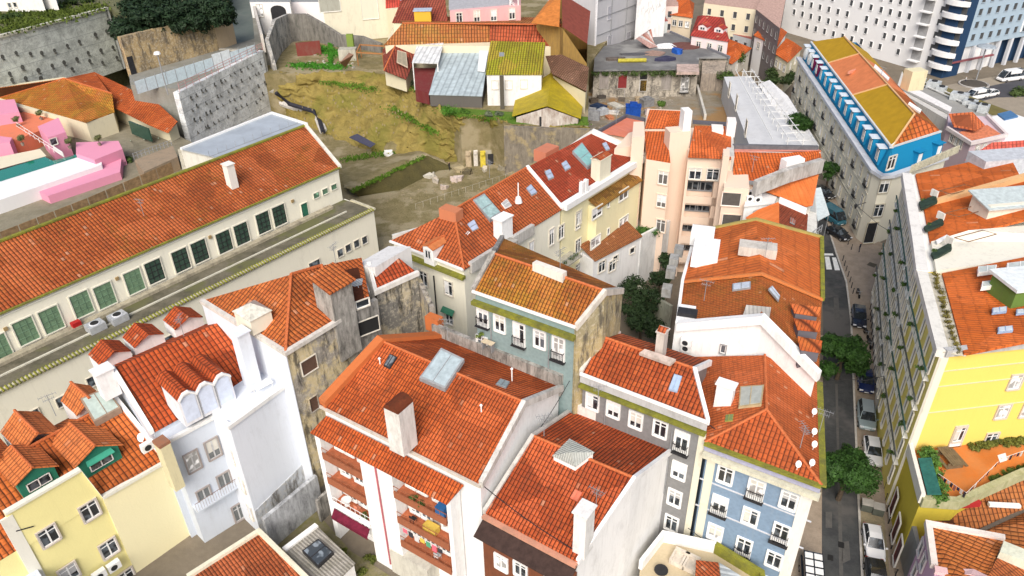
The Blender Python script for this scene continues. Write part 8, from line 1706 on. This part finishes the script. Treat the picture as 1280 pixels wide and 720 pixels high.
# long low building with olive roof and equipment
b = empty('long_low_building', P(1200, 140, 0), 'long low flat building with olive roof edge and machines, beside the far road', 'building')
q = [(1128, 88), (1265, 140), (1262, 148), (1215, 168), (1120, 112)]; z_ = 6; m = M(); m.prism([P(x, y, z_) for x, y in q], 0); m.build('wall', wall((.6, .58, .54), .4), b)
m = M(); m.slab([P(x, y, z_ + .1) for x, y in ((1128, 88), (1265, 140), (1240, 144), (1132, 98))], .2); m.build('olive_roof', ground((.2, .17, .06), (.15, .13, .05), .3, name='olive_roofing', bump=.03), b); m = M(); m.slab([P(x, y, z_ + .15) for x, y in ((1132, 98), (1240, 144), (1218, 160), (1124, 110))], .2); m.build('grey_roof', ground((.36, .36, .34), (.3, .29, .27), .4, name='grey_roof_sheet', bump=.03), b)
m = M(); m.slab([P(x, y, z_ + .25) for x, y in ((1136, 106), (1190, 134), (1188, 140), (1132, 112))], .25); m.build('white_roof', plain((.74, .72, .7), .7), b)
for k, (x, y) in enumerate(((1146, 103), (1166, 110), (1176, 114), (1198, 125), (1212, 131), (1228, 140), (1222, 136))):
    c = P(x, y, z_ + .2); m = M(); m.box(c, Vector((.75, -.65, 0)), 3.2 - (k % 3) * .7, 2.0, 1.0 + (k % 2) * .5); o = m.build('roof_unit', plain((.5, .53, .54), .5, .2, .25), b); m = M(); m.lathe(c + ZV * (1.0 + (k % 2) * .5), [(.6, 0), (.6, .2)], 8); m.build('fan', DARK, o)
for e_ in (-1, 1): m = M(); m.tube([P(1140, 98 + e_ * 2, z_ + .5), P(1235, 140 + e_ * 2, z_ + .5)], .15, 5); m.build('pipe_run', plain((.6, .6, .58), .5), b)
m = M(); m.slab([P(1247, 142, z_ + 1.2), P(1263, 138, z_ + 1.2), P(1273, 145, z_ + 1.2), P(1256, 149, z_ + 1.2)], .3); m.build('blue_box_roof', plain((.06, .16, .32), .5), b); m = M(); m.prism([P(1240, 146, z_ + .9), P(1262, 140, z_ + .9), P(1290, 150, z_ + .9), P(1290, 200, z_ + .9), P(1258, 190, z_ + .9)], 0); m.build('white_end', HW, b)
PL = wall((.62, .48, .52), .2, (.4, .34, .36))
b = house('lilac_house', 'lilac-pink house with orange hipped roof terrace behind the balustrade', [([(1192, 158, 9), (1220, 163, 9), (1231, 156, 9), (1216, 140, 11), (1186, 142, 10)], tile((.62, .17, .06), (.54, .13, .05), (.5, .3, .1), 0., .6, .6, .4)), ([(1199, 165, 8.2), (1212, 175, 8.2), (1252, 168, 8.2), (1234, 156, 8.2)], plain((.6, .2, .1), .8, 0, .3))], [(1184, 160, 8), (1214, 179, 8), (1258, 169, 8), (1234, 145, 8), (1186, 140, 8)], 0, PL, OT2, oh=0)
fz = Facade(b, P(1214, 179, 8), P(1258, 169, 8), 0); fz.win([(1221, 187), (1229, 185), (1238, 184), (1246, 182)], 'w', .9, 1.6); fz = Facade(b, P(1184, 160, 8), P(1214, 179, 8), 0); fz.win([(1190, 172), (1196, 176), (1201, 180)], 'w', .9, 1.6)
m = M(); m.beam([P(1184, 160, 8.2), P(1214, 179, 8.2), P(1258, 169, 8.2), P(1234, 145, 8.2)], .5, .3, .3); m.build('parapet', wall((.7, .62, .6), .3), b)
b = house('red_roofed_rear_house', 'house with pinkish red roof on the right edge above the orange roofs', [[(1206, 200, 14), (1330, 190, 14), (1330, 172, 16), (1240, 178, 16)]], [(1206, 206, 13.5), (1330, 200, 13.5), (1330, 172, 13.5), (1240, 178, 13.5)], 0, HW, tile((.6, .12, .09), (.52, .1, .07), (.4, .2, .1), 0., .6, .6, .4))

# small houses top right of centre
HS = [('pink_hipped_house', 'pale pink house with bright red hipped roof and dormers at the top', (863, 44, 912, 52, 905, 22, 872, 20, 12), wall((.78, .66, .66), .1), tile((.46, .06, .045), (.36, .045, .035), (.4, .1, .05), 0., .7, .7, .5), 8),
      ('orange_roof_cottage', 'cottage with orange roof left of the pale pink house', (837, 18, 866, 22, 868, 4, 842, 2, 12), wall((.7, .6, .45), .2), OT2, 9),
      ('white_side_house', 'white house with orange gable roof beside the large white block', (942, 44, 972, 58, 984, 40, 958, 28, 9), HW, OT2, 7),
      ('cream_small_house', 'small cream house with orange roof near the street tree', (967, 66, 985, 78, 1003, 60, 985, 52, 8), wall((.74, .68, .48), .1), OT2, 7),
      ('double_roof_house', 'low house with two orange roofs above the netted building', (878, 66, 915, 80, 940, 60, 905, 46, 7), wall((.7, .66, .58), .3), OT2, 5),
      ('low_orange_house', 'low orange roof against the end of the flat roof ruin', (858, 62, 882, 68, 892, 55, 868, 48, 6.5), wall((.7, .66, .58), .3), OT2, 4)]
for nm, lb, (x0, y0, x1, y1, x2, y2, x3, y3, z_), wm_, tm_, hh in HS:
    c_ = [(x0, y0, z_), (x1, y1, z_), (x2, y2, z_), (x3, y3, z_)]; W = [P(*q) for q in c_]; mA, mB = (W[0] + W[3]) / 2, (W[1] + W[2]) / 2; ra, rb = mA.lerp(mB, .25) + ZV * 2.6, mA.lerp(mB, .75) + ZV * 2.6
    b = empty(nm, XY((W[0] + W[2]) / 2, 0), lb, 'house'); body(b, W, 0, wm_, .3); roof(b, [[W[0], W[1], rb, ra], [W[2], W[3], ra, rb], [W[1], W[2], rb], [W[3], W[0], ra]], tm_)
    f = Facade(b, W[0], W[1], .3); L_ = (W[1] - W[0]).length
    for k in range(3): f.at(XY(W[0].lerp(W[1], (k + .8) / 3.6), z_ - 2) + f.n * -.3, 'w', 1.1, 1.5)
    f = Facade(b, W[1], W[2], .3)
    for k in range(2): f.at(XY(W[1].lerp(W[2], (k + 1) / 3), z_ - 2) + f.n * -.3, 'w', 1.1, 1.5)
    if nm == 'pink_hipped_house':
        for s_ in (.3, .7): c = W[0].lerp(W[1], s_) * .7 + (ra if s_ < .5 else rb) * .3; dormer(b, c, f.d * 0 + XY(W[1] - W[0], 0).normalized(), 2.2, 2.4, .9, .5, wm_, tm_, ww=1.2, wh=.7)
for k, (nm, lb, q, hz, mt) in enumerate((('cream_apartment_house', 'cream apartment house at the top edge right of the wrapped tower', [(880, 4), (945, 12), (960, -20), (890, -24)], 13, wall((.72, .66, .5), .15)), ('grey_dark_building', 'dark grey building side at the top edge next to the white block', [(945, 12), (975, 36), (985, -16), (960, -20)], 14, wall((.2, .18, .18), .4)), ('pinkish_rear_house', 'pale pink house at the top edge left of the orange cottage', [(828, 8), (848, 8), (846, -24), (828, -24)], 14, wall((.76, .62, .56), .15)), ('grey_roof_house', 'low house with bluish grey and red roofs behind the pale pink house', [(905, 40), (950, 52), (952, 30), (918, 20)], 6, wall((.5, .52, .54), .3)))):
    W = [P(x, y, hz) for x, y in q]; b = empty(nm, XY(W[0], 0), lb, 'building'); body(b, W, 0, mt, 0, drop=0); m = M(); m.slab([p + ZV * .1 for p in W], .08); m.build('roof', plain((.45, .3, .25) if k != 3 else (.36, .12, .1), .8, 0, .3), b); f = Facade(b, W[0], W[1], 0, mt); L_ = (W[1] - W[0]).length
    for r in range(3):
        for i in range(int(L_ / 3)): f.at(XY(W[0].lerp(W[1], (i + .5) / int(L_ / 3)), hz - 2 - r * 3.2), 's', 1.1, 1.7, pane=DG, sash=WHITE)
# ------------------------------------------------------------------ street: trees, cars, posts
for k, (x, y, r, hz, n, lb) in enumerate(((1056, 437, 3.2, 4.6, 14000, 'leafy green street tree between the black car and the dark blue car'), (1060, 584, 3.15, 4.6, 15000, 'leafy green street tree covering the middle of the street beside the blue house'), (1002, 148, 3.0, 6, 6000, 'dark green street tree at the upper end of the street beside the mansard block'), (1038, 210, 1.9, 5, 3500, 'smaller dark street tree beside the cream front of the mansard block'))):
    c = P(x, y, hz); tree(XY(c, 0), hz + r * .7, r, lb, 'tree', 'street_tree', int(n * 1.5), .17, (.022, .065, .014), 400 + k, .95, 'street trees', spread=.66)
for k, (x, y, z) in enumerate(((968, 95, 3), (980, 104, 3), (990, 98, 3), (962, 104, 3))): bush(P(x, y, z), 2.4, 'dark green bush between the small cream house and the street tree, %s' % ('upper left', 'middle', 'upper right', 'lower left')[k], 'bush', 'garden_bush', 800, .3, (.03, .06, .02), 410 + k, group='bushes behind the street tree')
bush(P(1272, 118, 0), 2.6, 'green shrub bed at the right edge beside the far road', 'bush', 'shrub', 900, .35, (.05, .09, .03), 415)
BLK = gloss((.012, .013, .016)); TYRE = plain((.015, .015, .015), .9, 0, .1, name='rubber'); CGL = pane_mat((.015, .02, .025)); RIM = plain((.4, .4, .42), .3, .8, .1, name='alloy')
def car(p, d, paint, label, L=4.2, Wd=1.76, Hh=1.48, kind='hatch', name='parked_car', cat='car', group='cars parked along the street', roofm=None):
    """d points to the front"""
    t = empty(name, p, label, cat, group); s = perp(d); rows = []
    if kind == 'van': prof = [(-.5, .35, 1.0, .96), (-.49, .3, 1.0, .99), (-.2, .25, 1.0, 1), (.2, .25, 1.0, 1), (.36, .28, .98, .98), (.47, .32, .8, .92), (.5, .38, .62, .82)]
    else: prof = [(-.5, .42, .80, .80), (-.47, .3, .90, .92), (-.36, .24, .93, .98), (0, .22, .92, 1), (.2, .24, .90, .99), (.36, .26, .80, .97), (.46, .3, .72, .88), (.5, .4, .58, .74)]
    k_ = Hh / 1.48 if kind != 'van' else 1.15
    for x, z0, z1, w_ in prof:
        h = Wd / 2 * w_; c = p + d * (x * L); rows.append([c - s * h * .94 + ZV * z0, c - s * h + ZV * (z0 + .2), c - s * h * .98 + ZV * (z1 * k_ - .08), c - s * h * .86 + ZV * z1 * k_, c + s * h * .86 + ZV * z1 * k_, c + s * h * .98 + ZV * (z1 * k_ - .08), c + s * h + ZV * (z0 + .2), c + s * h * .94 + ZV * z0])
    m = M(); m.loft(rows); m.face(rows[0]); m.face(rows[-1][::-1]); m.loft([[r[7] for r in rows], [r[0] for r in rows]]); m.build('body', paint, t, smooth=False, merge=True)
    if kind == 'van': st = [(-.49, .93), (-.30, .95), (.22, .95), (.33, .9), (.44, .8)]; zr = Hh; zb = 1.0 * k_; gl = [(-.49, zr - .05), (-.3, zr), (.2, zr), (.3, zr - .08), (.46, zb)]
    elif kind == 'suv': gl = [(-.47, .9 * k_), (-.40, Hh - .06), (-.1, Hh), (.1, Hh - .06), (.27, .9 * k_)]
    else: gl = [(-.46, .88 * k_), (-.34, Hh - .1), (-.1, Hh), (.06, Hh - .05), (.24, .9 * k_)]
    g = []
    for x, z in gl: w_ = Wd / 2 * (.86 if z < 1.05 * k_ else .70 if kind != 'van' else .82); c = p + d * (x * L); g.append([c - s * w_ + ZV * z, c + s * w_ + ZV * z])
    base = [[p + d * (x * L) - s * Wd / 2 * .87 + ZV * (.88 * k_ if kind != 'van' else 1.0 * k_), p + d * (x * L) + s * Wd / 2 * .87 + ZV * (.88 * k_ if kind != 'van' else 1.0 * k_)] for x, z in gl]
    m = M(); m.loft(g); m.loft([[q[0] for q in base], [q[0] for q in g]]); m.loft([[q[1] for q in g], [q[1] for q in base]]); m.face([g[0][0], g[0][1], base[0][1], base[0][0]]); m.build('windows', CGL if kind != 'van' else CGL, t)
    m = M(); r_ = [[q[0] + ZV * .025 + s * .06, q[1] + ZV * .025 - s * .06] for q in g[1:4]]; m.loft(r_); m.loft([[q + ZV * -.04 for q in r] for r in r_]); 
    for a_, b_ in zip(r_, r_[1:]): m.face([a_[0], b_[0], b_[0] - ZV * .05, a_[0] - ZV * .05]); m.face([a_[1], b_[1], b_[1] - ZV * .05, a_[1] - ZV * .05])
    m.build('roof', roofm or paint, t)
    m = M()
    for q0, q1 in ((g[0], g[1]), (g[3], g[4])):
        for i in (0, 1): m.tube([q0[i] + ZV * .01, q1[i] + ZV * .01], .035, 4)
    if kind != 'van':
        for i, sg in ((0, -1), (1, 1)): a_ = g[2][i]; m.tube([a_, XY(a_, .9 * k_) + s * sg * .12], .035, 4)
    else:
        for i, sg in ((0, -1), (1, 1)): m.box((g[1][i] + g[2][i]) / 2 - ZV * .75, d, L * .5, .06, .8)
    m.build('pillars', paint, t)
    for a_ in (-.31, .31):
        for e_ in (-1, 1):
            c = p + d * (a_ * L) + s * e_ * (Wd / 2 - .1) + ZV * .32; m = M(); m.tube([c - s * .11, c + s * .11], .32, 14); w_ = m.build('tyre', TYRE, t); m = M(); m.tube([c - s * .115, c + s * .115], .2, 10); m.build('rim', RIM, w_)
    for e_ in (-1, 1):
        c = p + d * (L * .47) + s * e_ * Wd * .33 + ZV * .62 * k_; m = M(); m.box(c - ZV * .06, d, .22, .38, .14); m.build('headlight', plain((.75, .76, .78), .15), t)
        c = p - d * (L * .485) + s * e_ * Wd * .36 + ZV * .7 * k_; m = M(); m.box(c - ZV * .06, d, .12, .26, .2); m.build('tail_light', plain((.35, .01, .01), .3), t)
        c = p + d * (L * .2) + s * e_ * (Wd / 2 + .08) + ZV * .95 * k_; m = M(); m.box(c - ZV * .06, d, .12, .2, .13); m.build('mirror', paint, t)
    m = M(); c = p + d * (L * .497) + ZV * .42; m.box(c, s, .5, .04, .11); m.build('number_plate', WHITE, t)
    return t
def cp(x, y, z=.8, zb=.13): return XY(P(x, y, z), zb)
def ang(a): return Vector((math.cos(math.radians(a)), math.sin(math.radians(a)), 0))
sd0 = ang(-108)
WP = gloss((.78, .78, .78), .3)
car(cp(1092.5, 677), ang(-106), WP, 'white hatchback parked alone at the bottom right of the street', 4.1, 1.75)
car(cp(1083.5, 519), ang(-109), gloss((.34, .42, .44), .3, .4), 'silver grey car with dark sunroof parked behind the white car', 4.5, 1.9, 1.6, 'suv', roofm=gloss((.4, .46, .48), .3, .4))
car(cp(1091.5, 563), ang(-107), WP, 'white car parked partly under the street tree behind the silver car', 4.2, 1.75)
car(cp(1082.5, 475), ang(-109), gloss((.01, .02, .08)), 'dark blue car parked between the two street trees', 4.3, 1.8)
car(cp(1074, 395), ang(-110), gloss((.012, .015, .03)), 'long black car parked below the plaza, above the street tree', 4.9, 1.85, 1.55)
car(cp(1048.5, 291), ang(-66), BLK, 'black car parked in front of the teal van at the top of the street', 4.3, 1.8)
car(cp(1040, 266, 1.4), ang(-72), gloss((.03, .12, .16)), 'dark teal van parked near the cream corner building', 5.6, 2.05, 2.3, 'van', 'parked_van', 'van')
car(cp(1030, 240), ang(-70), BLK, 'dark car parked behind the teal van', 4.4, 1.8)
t = car(cp(1017, 722, 1.5), ang(-106), BLK, 'black van with white panels on its roof at the bottom edge of the street', 5.0, 1.95, 1.9, 'van', 'parked_van', 'van'); p = wloc(t)
for i in range(5):
    for j in (-1, 1): m = M(); m.box(p + ang(-106) * (i * .8 - 1.9) + perp(ang(-106)) * j * .4 + ZV * 1.93, ang(-106), .6, .68, .04); m.build('roof_panel', WHITE, t)
car(cp(1096, 722), ang(-106), BLK, 'black car at the bottom edge below the white hatchback', 4.2, 1.8)
car(cp(1264, 94, 1.3, .05), ang(195), WP, 'white delivery van driving on the far road at the upper right', 6.6, 2.3, 2.6, 'van', 'delivery_van', 'van', None)
car(cp(1238, 115, 1.0, .05), ang(200), WP, 'white car on the far road below the delivery van', 4.4, 1.8, 1.5, 'hatch', 'parked_car', 'car', None); car(cp(1222, 117, 1.2, .05), ang(200), WP, 'white van partly hidden by the long low building', 5.2, 2.0, 2.2, 'van', 'parked_van', 'van', None)
def moto(p, d, label):
    t = empty('motorcycle', p, label, 'motorcycle', 'motorcycles parked by the pavement'); s = perp(d)
    for a_ in (-.65, .65): m = M(); m.tube([p + d * a_ - s * .06 + ZV * .3, p + d * a_ + s * .06 + ZV * .3], .3, 12); m.build('wheel', TYRE, t)
    m = M(); m.tube([p - d * .6 + ZV * .45, p + ZV * .55, p + d * .45 + ZV * .8], .14, 6); m.build('frame', BLK, t); m = M(); m.box(p - d * .3 + ZV * .7, d, .8, .26, .14); m.build('seat', DARK, t)
    m = M(); m.tube([p + d * .45 + ZV * 1.0 - s * .35, p + d * .5 + ZV * 1.05, p + d * .45 + ZV * 1.0 + s * .35], .03, 5); m.tube([p + d * .65 + ZV * .3, p + d * .45 + ZV * 1.05], .05, 5); m.build('handlebar', GREY, t)
moto(cp(1073, 367, .5), ang(-100), 'black motorcycle parked in front of the long black car'); moto(cp(1083, 417, .5), ang(-95), 'black motorcycle just behind the long black car'); moto(cp(1087, 430, .5), ang(-100), 'second black motorcycle behind the long black car beside the tree')
person(P(1073.5, 315, .13), 'person in dark clothes walking on the plaza near the cream corner', (.03, .03, .04), (.04, .04, .06), .8, 1.75)
# bollards
def bollard(p):
    t = tag(bpy.data.objects.new('bollard', BOL), 'thin dark metal bollard on the pavement edge', 'bollard', 'bollards along the pavement'); COL.objects.link(t); t.location = p
m = M(); m.lathe(Vector((0, 0, 0)), [(.07, 0), (.055, .1), (.05, .8), (.075, .84), (.06, .92), (.01, .97)], 8); BOL = m.mesh('bollard', DARK)
for pts in ([(1119, 720), (1113, 680), (1106, 615), (1101, 560), (1096, 505), (1093, 470), (1090, 430), (1088, 400), (1087, 380)], [(1066, 367), (1062, 352), (1057, 338), (1053, 325)], [(1064, 312), (1058, 303), (1052, 290)]):
    W = [P(x, y, .12) for x, y in pts]; acc = 0.
    for a_, b_ in zip(W, W[1:]):
        L_ = (b_ - a_).length; s_ = acc
        while s_ < L_: bollard(a_.lerp(b_, s_ / L_)); s_ += 1.55
        acc = s_ - L_
for k, (x, y) in enumerate(((1082, 637), (1096, 642))):
    p = P(x, y, .13); t = empty('waste_bin', p, ['grey waste container on the left of the pair above the white hatchback', 'grey waste container on the right of the pair above the white hatchback'][k], 'bin', 'waste containers'); m = M(); m.box(p + ZV * .1, ang(-20), 1.0, .8, .9); m.build('tank', plain((.1, .11, .09), .6), t); m = M(); m.box(p + ZV * 1.0, ang(-20), 1.05, .9, .1); m.build('lid', plain((.4, .38, .34), .6), t)
t = empty('street_awning', P(1024, 262, 3), 'pale awning roof over the pavement beside the teal van', 'awning'); m = M(); m.slab([P(1016, 236, 5.2), P(1026, 234, 5.2), P(1037, 268, 5.0), P(1022, 276, 5.0)], .12); m.build('awning_cloth', plain((.68, .76, .76), .6), t)
for x, y in ((1017, 238), (1036, 268), (1023, 275)): m = M(); q = P(x, y, 5); m.tube([XY(q, 0), q], .06, 5); m.build('post', GREY, t)
# street lantern + overhead cables
t = empty('wall_lantern', XY(P(1068, 256, 6), 0), 'black bracket lantern on the cream corner front', 'lamp'); p = P(1070, 257, 7.0); m = M(); m.tube([p, p + Vector((1.6, .4, .3))], .06, 5); m.build('bracket', DARK, t); m = M(); m.lathe(p - ZV * .5, [(.12, 0), (.25, .5), (.3, .55), (.05, .8)], 6); m.build('lantern', DARK, t)
m = M()
for a_, b_ in (((1040, 205, 9), (1072, 258, 8)), ((1072, 258, 8), (1130, 300, 9)), ((1030, 470, 12), (1062, 474, 9)), ((1062, 474, 9), (1105, 470, 10))):
    A_, B_ = P(*a_), P(*b_); m.tube([A_, A_.lerp(B_, .5) - ZV * .4, B_], .03, 4)
tag(m.build('overhead_cable', DARK), 'thin dark cables strung across the upper street', 'cable')
t = empty('road_parasol', P(1222, 92, 0), 'grey lamp standard with round head at the far road island', 'street lamp'); p = P(1220, 100, 0); m = M(); m.tube([p, p + ZV * 8], .15, 6); m.build('pole', GREY, t); m = M(); m.lathe(p + ZV * 8, [(2.2, 0), (2.0, .3), (.2, .7)], 12); m.build('lamp_head', plain((.3, .34, .38), .6), t)
t = empty('roundabout_bed', P(1214, 108, 0), 'round dark planted island with white edge on the far road', 'planter'); p = P(1217, 106, .03); m = M(); m.lathe(p, [(3.4, 0), (3.4, .3), (3.2, .35), (3.1, .2)], 20); m.build('kerb', plain((.4, .38, .36), .8), t); m = M(); m.lathe(p, [(3.0, .25), (2.6, .5), (.2, .7)], 14); m.build('soil', plain((.08, .07, .06), .9), t)
person(P(1206, 104, .05), 'person in a white top standing beside the planted island', (.6, .6, .6), (.05, .05, .08), 1.2, 1.75)
# television aerials on the roofs
for k, (x, y, z, lb) in enumerate(((747, 508, 17, 'on the white parapet before the grey house'), (700, 340, 25, 'on the ridge of the teal house'), (1000, 560, 17.5, 'on the hip of the blue house roof'), (880, 376, 20, 'on the ribbed orange roof'), (1290, 300, 21, 'on the right-hand orange roof'), (420, 330, 21, 'on the old hipped house'), (612, 222, 21, 'on the ridge of the cream hipped house'), (560, 425, 19.6, 'at the ridge of the central orange roof'), (70, 520, 17.5, 'on the ridge of the yellow house'), (230, 420, 17.5, 'on the ridge of the pale blue house'), (940, 215, 18, 'on the orange roof beside the peach block'), (680, 545, 16.4, 'on the ridge of the white townhouse'), (770, 155, 20.5, 'on the yellow house beside the peach block'), (1100, 100, 18, 'on the mansard block'), (180, 270, 18, 'on the long building ridge'))):
    antenna(empty('aerial', P(x, y, z), 'thin grey television aerial ' + lb, 'aerial', 'television aerials'), P(x, y, z), 2.3, ang(k * 50), 'aerial_mast')

for k, (a_, b_, lb) in enumerate((((600, 604, 15.6), (722, 690, 13.2), 'looping black cable between the white apartment block and the townhouse'), ((712, 476, 17.2), (655, 560, 14.5), 'dark cable hanging down the white gable beside the townhouse roof'), ((885, 530, 16.8), (1022, 600, 14.6), 'thin cable running along the top of the blue tiled front'), ((500, 300, 16), (585, 336, 15.5), 'cable along the front of the cream hipped house'), ((700, 262, 16.4), (800, 200, 16.4), 'cable sagging along the yellow rear front'), ((860, 660, 6), (960, 700, 5), 'thick cable along the foot of the grey and blue houses'))):
    A_, B_ = P(*a_), P(*b_); m = M(); m.tube([A_.lerp(B_, i / 8) - ZV * (1.2 * math.sin(math.pi * i / 8) * (.3 + .12 * k)) for i in range(9)], .035, 4); tag(m.build('hanging_cable', DARK, None, A_), lb, 'cable', 'cables on the facades')
